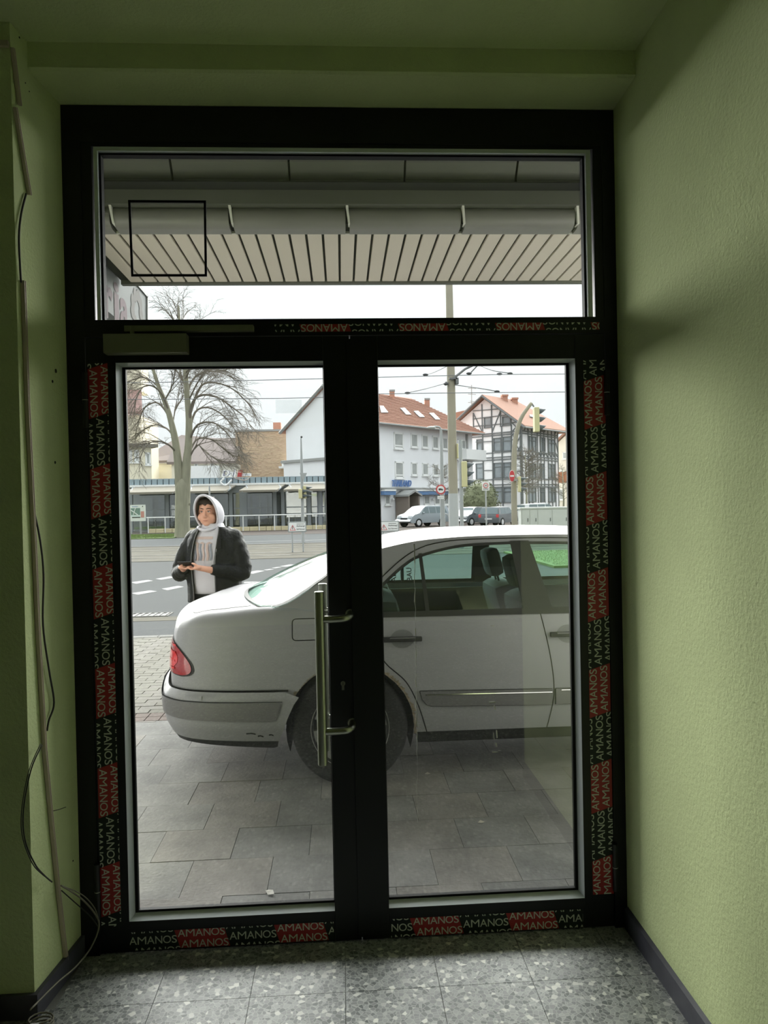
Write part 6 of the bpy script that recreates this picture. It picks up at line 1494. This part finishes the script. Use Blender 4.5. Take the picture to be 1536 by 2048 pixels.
# garden wall in front of the white house
gw = MB(); FB.box(gw, FB.uv(762, 1030)[0], FB.uv(793, 1030)[0], 4.6, 4.9, RZ, 1.15); tag(gw.build('garden_wall', mat('brown_fence_wall', (150, 142, 136), KB, rough=.9)), 'low brownish wall in front of the white house, left of the silver van', 'wall')
# ---- half-timbered house
CT, LT, RT = gx(1045, 77.4), gx(903, 84.2), gx(1117, 84.4)
th_ = empty('half_timbered_house', (CT[0], CT[1], RZ), 'white four storey half-timbered house with dark timbers and red gabled roof', 'house')
FG, FS = Face(LT, CT), Face(CT, RT)
BT_ = (LT[0] + RT[0] - CT[0], LT[1] + RT[1] - CT[1])
TE = FG.uv(1044, 846)[1]; TP = FG.uv(971, 795)[1]; um = FG.uv(971, 800)[0]
MB().prism([(LT[0], LT[1], RZ), (CT[0], CT[1], RZ), (RT[0], RT[1], RZ), (BT_[0], BT_[1], RZ)], (0, 0, TE - RZ)).build('wall', M_infill, th_)
MB().prism([FG.pt(0, 0, TE), FG.pt(FG.L, 0, TE), FG.pt(um, 0, TP - .1)], FG.N * -0.3).build('gable_wall', M_infill, th_)
dpt = FS.L; sl_ = (TP - TE) / (FG.L - um)
pk0, pk1 = FG.pt(um, 0.7, TP + .1), FG.pt(um, -(dpt - 3.0), TP + .1)
q0, q1 = FG.pt(FG.L + 0.9, 0.7, TE - 0.9 * sl_ + .1), FG.pt(FG.L + 0.9, -(dpt + 0.8), TE - .9 * sl_ + .1)
p0_, p1_ = FG.pt(-0.9, 0.7, TE - .9 * sl_ + .1), FG.pt(-0.9, -(dpt + .8), TE - .9 * sl_ + .1)
for pts in ([q0, q1, pk1, pk0], [p0_, p1_, pk1, pk0], [q1, p1_, pk1]): roofslab('roof', pts, 0.18, M_tile, th_)
MB().tube([p0_ + Vector((0, 0, -.05)), pk0, q0 + Vector((0, 0, -.05))], 0.14, 6).build('verge_board', M_timb, th_); MB().tube([q0, q1], 0.10, 6).build('gutter', M_gut, th_)
nr2 = (q1 - q0).cross(pk0 - q0).normalized(); nr2 = nr2 if nr2.z > 0 else -nr2
for px0, px1, py0, py1 in ((1003, 1015, 789, 803), (1023, 1035, 795, 808)):
    c = pP((px0 + px1) / 2, py1 - 1, pk0, nr2); t_ = pY((px0 + px1) / 2, py0, c.y).z; h_ = (px1 - px0) / 1480 * (c.y + 2.6) / 2
    ch = MB().box((c.x - h_ * .9, c.y - h_, c.z - 1.2), (c.x + h_ * .9, c.y + h_, t_ - .2)).build('chimney', M_brick, th_); MB().box((c.x - h_ * 1.1, c.y - h_ * 1.2, t_ - .25), (c.x + h_ * 1.1, c.y + h_ * 1.2, t_ - .05)).build('chimney_cap', M_brick, ch)
c = pP(1057, 833, q0, nr2); MB().prism([c, pP(1064, 835, q0, nr2), pP(1066, 839, q0, nr2), pP(1058, 837, q0, nr2)], nr2 * 0.3).build('skylight', M_sky, th_)
def zb4(z, x, y): return (930 + x / 6.828, 770 + y / 6.828)
def W4(x, y): return (930 + x / 6.828, 770 + y / 6.828)
# storey heights (gable face): measured at the corner
HZ = [FG.uv(*W4(780, y))[1] for y in (1385, 1350, 1275, 1000, 965, 900, 655, 625)]
for z, w in zip(HZ, (.22, .18, .18, .22, .20, .16, .22, .22)):
    FG.beam(th_, (FG.L * 0.02, z), (FG.L, z), w); FS.beam(th_, (0, z), (FS.L, z), w)
VU = [FG.uv(*W4(x, 900))[0] for x in (150, 248, 378, 508, 640, 782)]
VU = [max(0.15, v) for v in VU]
for u in VU[1:]: FG.beam(th_, (u, RZ + 0.2), (u, TE - 0.1), 0.2)
FG.beam(th_, (FG.L - .1, RZ), (FG.L - .1, TE), .25)
for x, yt in ((120, 380), (240, 260), (370, 270), (490, 340), (632, 430)):
    u = FG.uv(*W4(x, 640))[0]; z = FG.uv(*W4(x, yt))[1]; FG.beam(th_, (max(.2, u), TE - .2), (max(.2, u), z), 0.18)
for (x0, y0), (x1, y1) in (((110, 355), (500, 325)), ((110, 465), (640, 400)), ((130, 565), (640, 520)), ((120, 390), (245, 660)), ((490, 345), (375, 640)), ((640, 510), (700, 575)), ((700, 575), (640, 640)), ((700, 575), (780, 510)), ((640, 515), (780, 495)),
                           ((645, 670), (720, 800)), ((780, 660), (700, 800)), ((710, 830), (780, 960)), ((780, 800), (720, 900)), ((150, 780), (370, 770)), ((640, 745), (780, 740)), ((260, 1170), (385, 1165)), ((640, 1180), (780, 1175)), ((250, 1490), (395, 1490))):
    FG.beam(th_, FG.uv(*W4(x0, y0)), FG.uv(*W4(x1, y1)), 0.15)
def gw_(F, x0, x1, y0, y1, **k): (a, b), (c, d) = W4(x0, y0), W4(x1, y1); F.window(th_, a, c, b, d, m=M_timb, fr=.10, sillw=False, out=.12, pm=M_wgd, **k)
for q in ((262, 362, 435, 590), (510, 628, 425, 560)): gw_(FG, *q)
for q in ((160, 242, 740, 925), (390, 497, 720, 910), (515, 635, 700, 905)): gw_(FG, *q, transom=.7)
for q in ((150, 255, 1070, 1290), (395, 508, 1060, 1275), (525, 632, 1055, 1270), (395, 515, 1395, 1610), (530, 645, 1395, 1610)): gw_(FG, *q, transom=.72)
for x in (860, 910, 985, 1030, 1075, 1130, 1180, 1225, 1265):
    u = FS.uv(*W4(x, 900))[0]; FS.beam(th_, (u, RZ + .2), (u, TE - .1), .16)
for q in ((868, 962, 700, 905), (1018, 1085, 715, 915), (1130, 1222, 740, 925), (868, 962, 1070, 1270), (1012, 1075, 1070, 1270), (1130, 1215, 1075, 1275), (860, 962, 1395, 1600), (1020, 1075, 1395, 1600), (1130, 1222, 1395, 1600), (1030, 1085, 600, 640)): gw_(FS, *q, mull=1, transom=.7)
for k in range(9):
    x = 850 + k * 45; a = FS.uv(*W4(x, 985)); b_ = FS.uv(*W4(x + 22, 925)); c = FS.uv(*W4(x + 45, 985)); FS.beam(th_, a, b_, .10); FS.beam(th_, b_, c, .10)
for (a, b_) in ((W4(800, 520), W4(860, 620)), (W4(860, 520), W4(800, 620)), (W4(1235, 790), W4(1265, 930)), (W4(1230, 660), W4(1250, 600)), (W4(1270, 660), W4(1250, 600))): FS.beam(th_, FS.uv(*a), FS.uv(*b_), .12)
ba = MB(); u0, z1 = FS.uv(*W4(1250, 1190)); u1, z0 = FS.uv(*W4(1285, 1340)); FS.box(ba, u0, u0 + .12, .25, 1.2, z0, z1); tag(ba.build('orange_banner', mat('orange_cloth', (226, 148, 110), KB)), 'orange vertical banner at the right corner of the half-timbered house', 'banner')
# roof behind, between the two houses, and antenna
rb = MB().prism([pY(885, 878, 92), pY(898, 828, 92), pY(950, 816, 92), pY(990, 860, 92)], (0, 9, 0)); tag(rb.build('house_roof', M_tile), 'plain red roof seen between the white house and half-timbered house', 'roof')
an = empty('antenna', pY(944, 870, 90), 'thin roof antenna with cross rods between the two houses', 'antenna')
mb = MB().tube([pY(944, 860, 90), pY(943, 770, 90)], 0.06, 5); mb.build('antenna_mast', M_gut, an)
for y_, w in ((776, 8), (788, 8), (802, 4), (805, 8)): MB().tube([pY(944 - w, y_, 90), pY(944 + w, y_ + 1, 90)], 0.04, 4).build('antenna_rod', M_gut, an)
# cream house at the far right
ch_ = empty('cream_house', (gx(1120, 95)[0], 95, RZ), 'cream gabled house partly seen at the far right edge of the door pane', 'house')
FC = Face(gx(1112, 95), gx(1185, 92)); ze = FC.uv(1118, 890)[1]; zpk = FC.uv(1160, 848)[1]
MB().prism([FC.pt(0, 0, RZ), FC.pt(FC.L, 0, RZ), FC.pt(FC.L, 0, ze), FC.pt(FC.L * .65, 0, zpk), FC.pt(0, 0, ze)], FC.N * -8).build('wall', M_cream, ch_)
MB().prism([FC.pt(-.5, .4, ze - .3), FC.pt(FC.L * .65, .4, zpk + .2), FC.pt(FC.L * .65, .4, zpk + .5), FC.pt(-.5, .4, ze)], FC.N * -9).build('roof', M_tile, ch_)
for x0, x1, y0, y1 in ((1125, 1134, 904, 918), (1119, 1127, 940, 957), (1135, 1142, 940, 957), (1118, 1127, 978, 1000), (1135, 1143, 978, 1000)): FC.window(ch_, x0, x1, y0, y1, fr=.12)
hl = MB(); 
for k in range(12): hl.ell(pY(1118 + k * 14, 985 + (k % 3) * 5, 150) , (4.5 + k % 3, 5, 10.5 + (k % 3) * 0.8))
tag(hl.build('wooded_hill', mat('distant_wood', (168, 168, 160), KB, rough=1, var=.2, vscale=.4), smooth=True, kind='stuff'), 'grey wooded hill behind the cream house at far right', 'hill')
# ---- tan brick building, brown roofs and yellow houses at left
FK = Face(gx(474, 74), gx(578, 74)); zt_ = FK.uv(520, 863)[1]
bk_ = empty('brick_house', (gx(525, 74)[0], 74, RZ), 'windowless tan brick wall with flat top, left of the white gable', 'building')
mb = MB(); FK.box(mb, 0, FK.L, -6, 0, RZ, zt_); mb.build('brick_wall', M_brw, bk_); mb = MB(); FK.box(mb, -.1, FK.L + .1, -6, .1, zt_, zt_ + .2); mb.build('coping', M_gut, bk_)
# courses of the brickwork as low relief
cr = MB()
for k in range(60):
    z = zt_ - 0.1 - k * 0.14
    u = random.uniform(0, .4)
    while u < FK.L - .5: w = random.uniform(.18, .42); (FK.box(cr, u, min(u + w, FK.L), 0, .03, z - .10, z) if random.random() < .45 else None); u += w + .05
cr.build('proud_brick', mat('tan_brick_light', (200, 180, 153), KB, rough=.95), bk_, kind='stuff')
mb = MB(); c = pY(555, 863, 76); mb.box((c.x - .4, 75.5, c.z - .2), (c.x + .4, 76.5, c.z + .9)); mb.build('chimney', M_brick, bk_)
sk = MB(); a = pY(558, 933, 73); sk.box((a.x, 72.6, a.z - .2), (a.x + 1.4, 73.9, a.z)).box((a.x + .3, 72.8, a.z), (a.x + 1.2, 73.8, a.z + .6)); sk.build('roof_hatch', M_wfr, bk_)
M_pale = mat('pale_rear_wall', (214, 212, 200), KB, rough=.95, var=.05)
rp = empty('pale_rear_building', (gx(430, 70)[0], 70, RZ), 'low pale rear building with brown tiled roof behind the restaurant', 'building')
FR = Face(gx(345, 71), gx(475, 71)); ze = FR.uv(420, 928)[1]; zr = FR.uv(420, 872)[1]
mb = MB(); FR.box(mb, 0, FR.L, -5, 0, RZ, ze); mb.build('wall', M_pale, rp)
MB().prism([FR.pt(-.4, .3, ze), FR.pt(FR.L, .3, ze), FR.pt(FR.L, -5, zr), FR.pt(-.4, -5, zr)], (0, 0, .25)).build('roof', M_tile2, rp)
mb = MB(); FR.box(mb, FR.uv(385, 930)[0], FR.uv(440, 930)[0], 0.02, 1.2, RZ, FR.uv(400, 933)[1]); mb.build('annexe_wall', M_hw2, rp)
for px in (362, 388, 420): FR.window(rp, px, px + 8, 926 if px != 362 else 925, 938, fr=.1)
yh = empty('yellow_house', (gx(280, 66)[0], 66, RZ), 'yellowish house with brown roof at the far left behind the tree', 'house')
FY = Face(gx(225, 66), gx(305, 68)); ze = FY.uv(300, 895)[1]
mb = MB(); FY.box(mb, 0, FY.L, -6, 0, RZ, ze); mb.build('wall', M_yell, yh); mb = MB(); FY.box(mb, -.3, FY.L + .5, -6, .5, ze, ze + .3); mb.build('flat_roof', mat('dark_roof_edge', (112, 108, 100), KB), yh)
for x0, x1, y0, y1 in ((268, 278, 900, 925), (290, 301, 905, 930), (258, 264, 900, 925)): FY.window(yh, x0, x1, y0, y1, fr=.15)
FY2 = Face(gx(225, 78), gx(283, 78)); ze = FY2.uv(250, 830)[1]; zr = FY2.uv(250, 775)[1]
mb = MB(); FY2.box(mb, 0, FY2.L, -8, 0, RZ, ze); mb.build('rear_wall', M_yell, yh)
MB().prism([FY2.pt(-.3, .3, ze), FY2.pt(FY2.L + .4, .3, ze), FY2.pt(FY2.L - .5, -3, zr), FY2.pt(-.3, -3, zr)], (0, 0, .3)).build('roof', mat('dark_red_roof', (150, 118, 112), KB), yh)
mb = MB(); FY2.box(mb, 0, FY2.uv(268, 760)[0], -6, -2.9, zr, FY2.uv(250, 738)[1] + 2); mb.build('attic_wall', M_yell, yh)
rf2 = empty('brown_roofed_house', (gx(320, 82)[0], 82, RZ), 'house with long brown roof between the tree trunks and yellow house', 'house')
F2 = Face(gx(285, 87), gx(474, 87)); ze = F2.uv(400, 925)[1]; zr = F2.uv(400, 878)[1]
mb = MB(); F2.box(mb, 0, F2.L, -8, 0, RZ, ze); mb.build('wall', M_yell, rf2); MB().prism([F2.pt(-.3, .3, ze), F2.pt(F2.L, .3, ze), F2.pt(F2.L, -6, zr), F2.pt(3.5, -6, zr + .8)], (0, 0, .3)).build('roof', M_tile2, rf2)
# ---- restaurant with glazed front, awnings and sign
FRS = Face(gx(236, 53.0), gx(672, 53.0)); rs = empty('restaurant', (gx(455, 53)[0], 53, RZ), 'low glazed restaurant pavilion with cream awnings and seamed metal roof edge', 'restaurant')
M_frm = mat('grey_frame', (140, 146, 150), KB, rough=.6); M_dk = mat('restaurant_interior', (150, 152, 150), KB, rough=.9, var=.25, vscale=.6); M_seam = mat('seamed_metal', (136, 152, 160), KB, rough=.6); M_awn = mat('cream_awning', (216, 208, 190), KB * 3.2, rough=.9)
zf = FRS.uv(500, 985)[1]; zr0, zr1 = FRS.uv(500, 968)[1], FRS.uv(500, 954.5)[1]; zg0 = FRS.uv(500, 1052)[1]
mb = MB(); FRS.box(mb, 0, FRS.L, -7, -3.0, RZ, zr0); mb.build('back_wall', M_dk, rs); mb = MB(); FRS.box(mb, 0, FRS.L, -7, .2, zf + .3, zr0 + .05); mb.build('flat_roof', M_frm, rs)
mb = MB(); FRS.box(mb, 0, FRS.L, -3.0, 0, RZ, RZ + .1); mb.build('inner_floor', M_dk, rs)
mb = MB(); FRS.box(mb, 0, FRS.L, 0, .12, zf, zf + .35); mb.build('head_beam', M_frm, rs)
mb = MB(); FRS.box(mb, 0, FRS.L, 0.1, .4, zr0 - .1, zr0 + .06); mb.build('gutter', M_wfr, rs)
n = 38
for k in range(n):
    u = FRS.L * k / n; mb = MB(); FRS.box(mb, u + .02, u + FRS.L / n - .04, .05, .22, zr0 + .05, zr1); mb.build('seam_panel', M_seam, rs)
mb = MB(); FRS.box(mb, 0, FRS.L, -.1, .06, zr0 + .05, zr1 - .02); mb.build('fascia_backing', M_dark, rs)
posts = (246, 262, 335, 375, 462, 487, 550, 566, 618, 640, 668)
for px in posts:
    u = FRS.uv(px, 1010)[0]; w = .55 if px in (487, 246) else .26; mb = MB(); FRS.box(mb, u - w / 2, u + w / 2, -.05, .12, RZ, zf); mb.build('post', M_frm, rs)
M_rgl = glass('restaurant_glass', (.78, .82, .82), .12, facing=.5)
for a, b_ in zip(posts, posts[1:]):
    u0, u1 = FRS.uv(a, 1010)[0] + .2, FRS.uv(b_, 1010)[0] - .2
    if u1 - u0 < .3: continue
    mb = MB(); FRS.box(mb, u0, u1, .02, .04, RZ + .1, zf); pn = mb.build('pane', M_rgl, rs); mb = MB(); zc = FRS.uv(500, 1016)[1]; FRS.box(mb, u0, u1, .03, .09, zc - .04, zc + .04); mb.build('glazing_bar', M_frm, pn)
for k, px in enumerate((272, 315, 395, 440, 478, 512, 540, 585, 630)):   # furniture inside
    u = FRS.uv(px, 1010)[0]; mb = MB(); FRS.box(mb, u - .6, u + .6, -1.6, -.9, .62, .68); FRS.box(mb, u - .04, u + .04, -1.3, -1.2, RZ + .1, .62)
    for q in (-1, 1): FRS.box(mb, u + q * .85 - .22, u + q * .85 + .22, -1.5, -1.05, .30, .36); FRS.box(mb, u + q * 1.05 - .03, u + q * 1.05 + .03, -1.5, -1.05, .3, .8)
    mb.build('dining_set', mat('furniture_grey_%d' % k, (100 + 12 * (k % 4), 104 + 10 * (k % 4), 104), KB), rs, kind='stuff')
    mb = MB(); FRS.box(mb, u - .3 * (1 + k % 2), u + .5, -2.9, -2.8, .2, zf - .2); mb.build('inner_curtain', mat('curtain_%d' % k, (160 - 8 * (k % 3), 164 - 8 * (k % 3), 164), KB), rs)
for xa, xb_ in ((262, 362), (378, 462), (487, 560), (572, 650)):
    u0, u1 = FRS.uv(xa, 980)[0], FRS.uv(xb_, 980)[0]; zt2, zb2 = FRS.uv(500, 969)[1] + .02, FRS.uv(500, 983)[1]
    MB().prism([FRS.pt(u0 + .5, .2, zt2), FRS.pt(u0 + .5, .2, zt2 - .05), FRS.pt(u0, 2.4, zb2 - .1), FRS.pt(u0, 2.4, zb2 + .05)], FRS.U * (u1 - u0)).build('awning', M_awn, rs)
    for uu in (u0 + .2, u1 - .1): MB().tube([FRS.pt(uu, .2, zt2 - .05), FRS.pt(uu + .3, 1.6, (zt2 + zb2) / 2 - .08), FRS.pt(uu, 2.4, zb2 - .08)], .06, 6).build('awning_arm', M_frm, rs)
# script sign on the roof edge
sgn_ = empty('restaurant_sign', (gx(480, 52.5)[0], 52.5, 3.0), 'white and red script sign reading Dali standing on the restaurant roof edge', 'sign')
u0, zb_ = FRS.uv(445, 955); u1, _ = FRS.uv(474, 955); zt_ = FRS.uv(460, 940)[1]
M_sil = mat('sign_letter_white', (240, 242, 250), KB, rough=.4); M_vio = mat('sign_letter_edge', (120, 122, 160), KB, rough=.5)
for mt, off, bo in ((M_vio, .40, .06), (M_sil, .50, .015)):
    mb = MB(); put_text(mb, 'Dal', FRS.pt(u0, off, zb_), FRS.U, (0, 0, 1), (u1 - u0) * 0.92, zt_ - zb_, bo, slant=.25, thick=FRS.N * .08); mb.build('sign_lettering', mt, sgn_, kind='stuff')
u2 = FRS.uv(471, 955)[0]; mb = MB(); put_text(mb, 'i', FRS.pt(u2 + .2, .55, zb_), FRS.U, (0, 0, 1), .35, (zt_ - zb_) * .9, .1, slant=.2, thick=FRS.N * .08); mb.build('red_letter', M_sred, sgn_)
u3, z3 = FRS.uv(478, 953); u4, z4 = FRS.uv(504, 947); mb = MB(); FRS.box(mb, u3, u4, .4, .52, z3, z4); sb_ = mb.build('sign_bar', M_sil, sgn_)
mb = MB(); put_text(mb, 'RESTAURANT', FRS.pt(u3 + .05, .53, z3 + .05), FRS.U, (0, 0, 1), u4 - u3 - .1, z4 - z3 - .1, .0); mb.build('bar_lettering', mat('bar_letter_blue', (150, 165, 190), KB), sb_, kind='stuff')
MB().tube(catmull([FRS.pt(u3 - .3, .5, z3 - .1), FRS.pt((u3 + u4) / 2, .5, z3 - .3), FRS.pt(u4, .5, z3)], 5), .03, 5).build('sign_swoosh', mat('swoosh_beige', (205, 190, 180), KB), sgn_)
MB().tube(catmull([FRS.pt(u0 + .2, .5, zb_ - .05), FRS.pt(u0 - .05, .5, zb_ - .35), FRS.pt(u0 + .3, .5, zb_ - .6), FRS.pt(u0 + .75, .5, zb_ - .2)], 5), .07, 6).build('script_loop', M_sil, sgn_)
# low stone wall and railing
FW = Face(gx(236, 50.2), gx(672, 50.2)); zt_ = FW.uv(560, 1052)[1]
sw_ = MB(); wall_ = empty('low_stone_wall', (gx(455, 50.2)[0], 50.2, RZ), 'low yellowish stone wall at the foot of the restaurant railing', 'wall')
u = FW.uv(300, 1055)[0]
while u < FW.L - .2:
    w = random.uniform(.35, .7); mb = MB()
    for r_ in range(2): mb.add([FW.pt(a, b_, c) for c in (RZ + .15 * r_, RZ + .15 * r_ + .14) for a, b_ in ((u, 0), (u + w - .03, 0), (u + w - .03, .3), (u, .3))], [(0, 1, 2, 3), (4, 5, 6, 7), (0, 1, 5, 4), (1, 2, 6, 5), (2, 3, 7, 6), (3, 0, 4, 7)])
    sw_.add(mb.v, mb.f); u += w
sw_.build('wall_stones', mat('yellow_stone', (206, 196, 162), KB, rough=.95, var=.12, vscale=1), wall_, kind='stuff')
rl = empty('railing', (gx(455, 49.6)[0], 49.6, RZ), 'long white metal railing in front of the restaurant', 'railing')
FL_ = Face(gx(240, 49.6), gx(672, 49.6)); zt_ = FL_.uv(500, 1031)[1]
MB().tube([FL_.pt(FL_.uv(293, 1035)[0], 0, zt_), FL_.pt(FL_.L, 0, zt_)], .045, 6).build('handrail', M_wfr, rl)
for px in (262, 296, 330, 364, 398, 452, 486, 518, 549, 578, 632, 660): u = FL_.uv(px, 1035)[0]; MB().tube([FL_.pt(u, 0, RZ), FL_.pt(u, 0, zt_)], .035, 6).build('railing_post', M_wfr, rl)
# map board
mpb = empty('map_board', (gx(276, 47)[0], 47, RZ), 'white town map board on a post at the far left beside the restaurant', 'sign board')
a, b_ = pY(260, 1010, 47), pY(291, 1042, 47); w, h = b_.x - a.x, a.z - b_.z
MB().box((a.x, 47, b_.z), (b_.x, 47.08, a.z)).build('board', M_wht, mpb); MB().tube([(a.x + w * .65, 47.1, RZ), (a.x + w * .65, 47.1, b_.z + .2)], .06, 8).build('sign_post', M_galv, mpb); MB().tube([(a.x + .03, 47.1, RZ), (a.x + .03, 47.1, b_.z + .2)], .04, 8).build('sign_post', M_galv, mpb)
def bq(x0, y0, x1, y1, nm, m, o=.01): MB().box((a.x + w * x0, 47 - o, b_.z + h * y0), (a.x + w * x1, 47, b_.z + h * y1)).build(nm, m, mpb)
bq(.05, .38, .66, .80, 'map_field', mat('map_green', (108, 132, 124), KB)); bq(.70, .22, .92, .60, 'red_list', mat('map_red', (186, 130, 124), KB)); bq(.12, .20, .66, .26, 'caption_bar', M_sblk); bq(.05, .27, .68, .36, 'pale_bar', mat('map_pale', (200, 214, 214), KB))
for (x0, y0, x1, y1) in ((.05, .68, .5, .38), (.20, .38, .36, .80)):
    A2, B2 = Vector((a.x + w * x0, 46.985, b_.z + h * y0)), Vector((a.x + w * x1, 46.985, b_.z + h * y1)); MB().tube([A2, B2], .03, 4).build('map_road', M_wht, mpb)
mb = MB(); put_text(mb, 'Stadtplan', (a.x + w * .12, 46.985, b_.z + h * .86), (1, 0, 0), (0, 0, 1), w * .40, h * .07, .02); mb.build('map_lettering', M_bluet, mpb, kind='stuff')
disc(Vector((a.x + w * .83, 46.985, b_.z + h * .90)), .035, 'map_symbol', M_sblk, mpb)
# ---- parked cars
def small_car(name, label, px0, px1, base_py, Y, m, yaw=0.0, H=1.5, L=4.2, kind_='van', Wd=1.75, rear=False):
    c = pY((px0 + px1) / 2, base_py, Y); o = empty(name, (c.x, Y, RZ), label, 'car', rz=yaw)
    # side profile (x forward, z)
    P = {'van': [(-.5, .30), (-.5, .62), (-.485, .95), (-.44, .99), (-.10, 1.0), (.10, .985), (.29, .66), (.40, .60), (.475, .50), (.5, .38), (.495, .20), (-.495, .20)],
         'hatch': [(-.5, .30), (-.5, .55), (-.47, .68), (-.40, .95), (-.33, .99), (0, 1.0), (.12, .97), (.26, .66), (.42, .58), (.49, .46), (.5, .35), (.49, .20), (-.49, .20)],
         'estate': [(-.5, .30), (-.5, .58), (-.46, .90), (-.42, .96), (0, 1.0), (.10, .97), (.26, .64), (.42, .56), (.49, .45), (.5, .35), (.49, .2), (-.49, .2)]}[kind_]
    P = [(x * L, z * H) for x, z in P]; belt = .62 * H
    def yw(z): return Wd / 2 * (1 - .17 * max(0, (z - belt) / (H - belt)) - .05 * max(0, (.35 * H - z) / (.35 * H)))
    PP = [(p.x, p.y) for p in catmull([(x, z, 0) for x, z in P], 2)]
    ring = [[Vector((x * (.995 if abs(t) > .9 else 1), t * yw(z) , z - (.03 if abs(t) > .9 and z > H * .9 else 0))) for x, z in PP] for t in (-1, -.93, 0, .93, 1)]
    mb = MB(); mb.loft(ring, True); mb.prism(ring[0], (0, .002, 0)); mb.prism(ring[-1], (0, -.002, 0))
    mb.build('body', m, o, local=True, smooth=35)
    gm = mat(name + '_glass', (92, 108, 112), KB, rough=.15, spec=.6)
    # side windows, rear screen, windscreen
    top = [(x, z) for x, z in P if z > belt]
    xs0 = min(x for x, z in top); xs1 = max(x for x, z in top if z > belt * 1.02)
    xr, xf = -.40 * L if kind_ != 'van' else -.45 * L, .10 * L
    for s_ in (-1, 1):
        for u0, u1, v0, v1 in ((xr, -.17 * L, .02, 0), (-.155 * L, .02 * L, 0, 0), (.035 * L, .24 * L, 0, .115 * L)):
            q = [(u0, belt + .02), (u1, belt + .02), (u1 - v1, .93 * H), (u0 + (v0 and .04 * L), .93 * H)]
            MB().prism([Vector((x, s_ * (yw(z) + .004), z)) for x, z in q], (0, -s_ * .01, 0)).build('side_window', gm, o, local=True)
    fw = [(.27 * L, .665 * H), (.125 * L, .955 * H)]
    MB().loft([[Vector((fw[0][0] + .02, t * (yw(fw[0][1]) - .08), fw[0][1])) for t in (-1, 0, 1)], [Vector((fw[1][0] + .03, t * (yw(fw[1][1]) - .07), fw[1][1])) for t in (-1, 0, 1)]], False).build('windscreen', gm, o, local=True)
    rwv = {'van': ((-.5, .66), (-.487, .92)), 'hatch': ((-.485, .64), (-.415, .93)), 'estate': ((-.492, .62), (-.468, .90))}[kind_]
    MB().loft([[Vector((rwv[0][0] * L - .015, t * (yw(rwv[0][1] * H) - .08), rwv[0][1] * H)) for t in (-1, 0, 1)], [Vector((rwv[1][0] * L - .015, t * (yw(rwv[1][1] * H) - .08), rwv[1][1] * H)) for t in (-1, 0, 1)]], False).build('rear_window', gm, o, local=True)
    for xx in (-.31 * L, .31 * L):
        for s_ in (-1, 1):
            w_ = MB().lathe([(.20, -.10), (.30, -.09), (.315, 0), (.30, .09), (.20, .10)], (xx, s_ * (Wd / 2 - .09), .31), 'y', 22).build('tyre', M_tyre, o, local=True, smooth=40)
            MB().lathe([(.0001, s_ * .10), (.19, s_ * .09), (.20, s_ * .06)], (xx, s_ * (Wd / 2 - .09), .31), 'y', 16).build('wheel_rim', mat('pale_rim', (200, 202, 202), KB, rough=.4), w_, local=True)
            MB().lathe([(.0001, s_ * .0), (.355, s_ * .0), (.355, s_ * .005)], (xx, s_ * (Wd / 2 - .004 - .02 * (1)), .32), 'y', 20).build('wheel_arch', M_gap, o, local=True)
    for s_ in (-1, 1):
        MB().bbox((.455 * L, s_ * Wd * .26, .45 * H), (.50 * L, s_ * Wd * .44, .55 * H), .02).build('head_lamp', mat('lamp_clear', (232, 236, 238), KB, rough=.2), o, local=True)
        MB().bbox((-.503 * L, s_ * Wd * .36, .46 * H), (-.47 * L, s_ * Wd * .49, .62 * H), .02).build('tail_lamp', mat('tail_red', (206, 70, 72), KB, rough=.3), o, local=True)
        MB().ell((.20 * L, s_ * (Wd / 2 + .08), .66 * H), (.06, .10, .07)).build('wing_mirror', m, o, local=True, smooth=True)
    MB().box((.495 * L, -.35, .36 * H), (.507 * L, .35, .43 * H)).build('grille', M_gap, o, local=True); MB().box((.495 * L, -.6, .22 * H), (.505 * L, .6, .31 * H)).build('air_intake', M_gap, o, local=True)
    for sx_ in (-1, 1): MB().box((sx_ * .512 * L, -.26, (.36 if sx_ < 0 else .30) * H), (sx_ * .50 * L, .26, (.43 if sx_ < 0 else .36) * H)).build('number_plate', M_wht, o, local=True)
    return o
M_svan = mat('silver_blue_paint', (180, 190, 196), KB*1.5, rough=.35, coat=.3); M_bcar = mat('black_paint', (96, 102, 106), KB, rough=.35, coat=.3, spec=.3); M_scar2 = mat('silver_paint_far', (206, 210, 210), KB, rough=.35, coat=.3)
small_car('parked_minivan', 'silver blue minivan parked in front of the white house', 808, 884, 1049, 51, M_svan, math.radians(180 + 35), 1.52, 3.6, 'van', 1.7)
small_car('parked_compact_car', 'small black car parked behind the concrete mast and the shrub', 917, 966, 1045, 50, M_bcar, math.radians(180 + 42), 1.36, 2.7, 'van', 1.5)
small_car('parked_hatchback', 'black hatchback with red tail lamps seen from behind, right of the zone sign', 972, 1022, 1049, 48, M_bcar, math.radians(52), 1.36, 3.0, 'hatch', 1.55)
small_car('parked_estate_car', 'silver car roof showing behind the grey utility cabinet', 1052, 1108, 1040, 56, M_scar2, math.radians(14), 1.52, 3.6, 'estate', 1.6)
# bicycle stand hoops beside the lamp post
for k, px in enumerate((890, 894)):
    c = pY(px, 1045, 45); tag(MB().tube(catmull([(c.x - .3, 45 + k * .5, RZ), (c.x - .25, 45 + k * .5, .6), (c.x, 45 + k * .5, .85), (c.x + .25, 45 + k * .5, .6), (c.x + .3, 45 + k * .5, RZ)], 4), .03, 6).build('bicycle_hoop', M_galv, smooth=True), ('nearer' if k == 0 else 'farther') + ' of two metal bicycle hoops between lamp post and mast', 'bicycle stand')
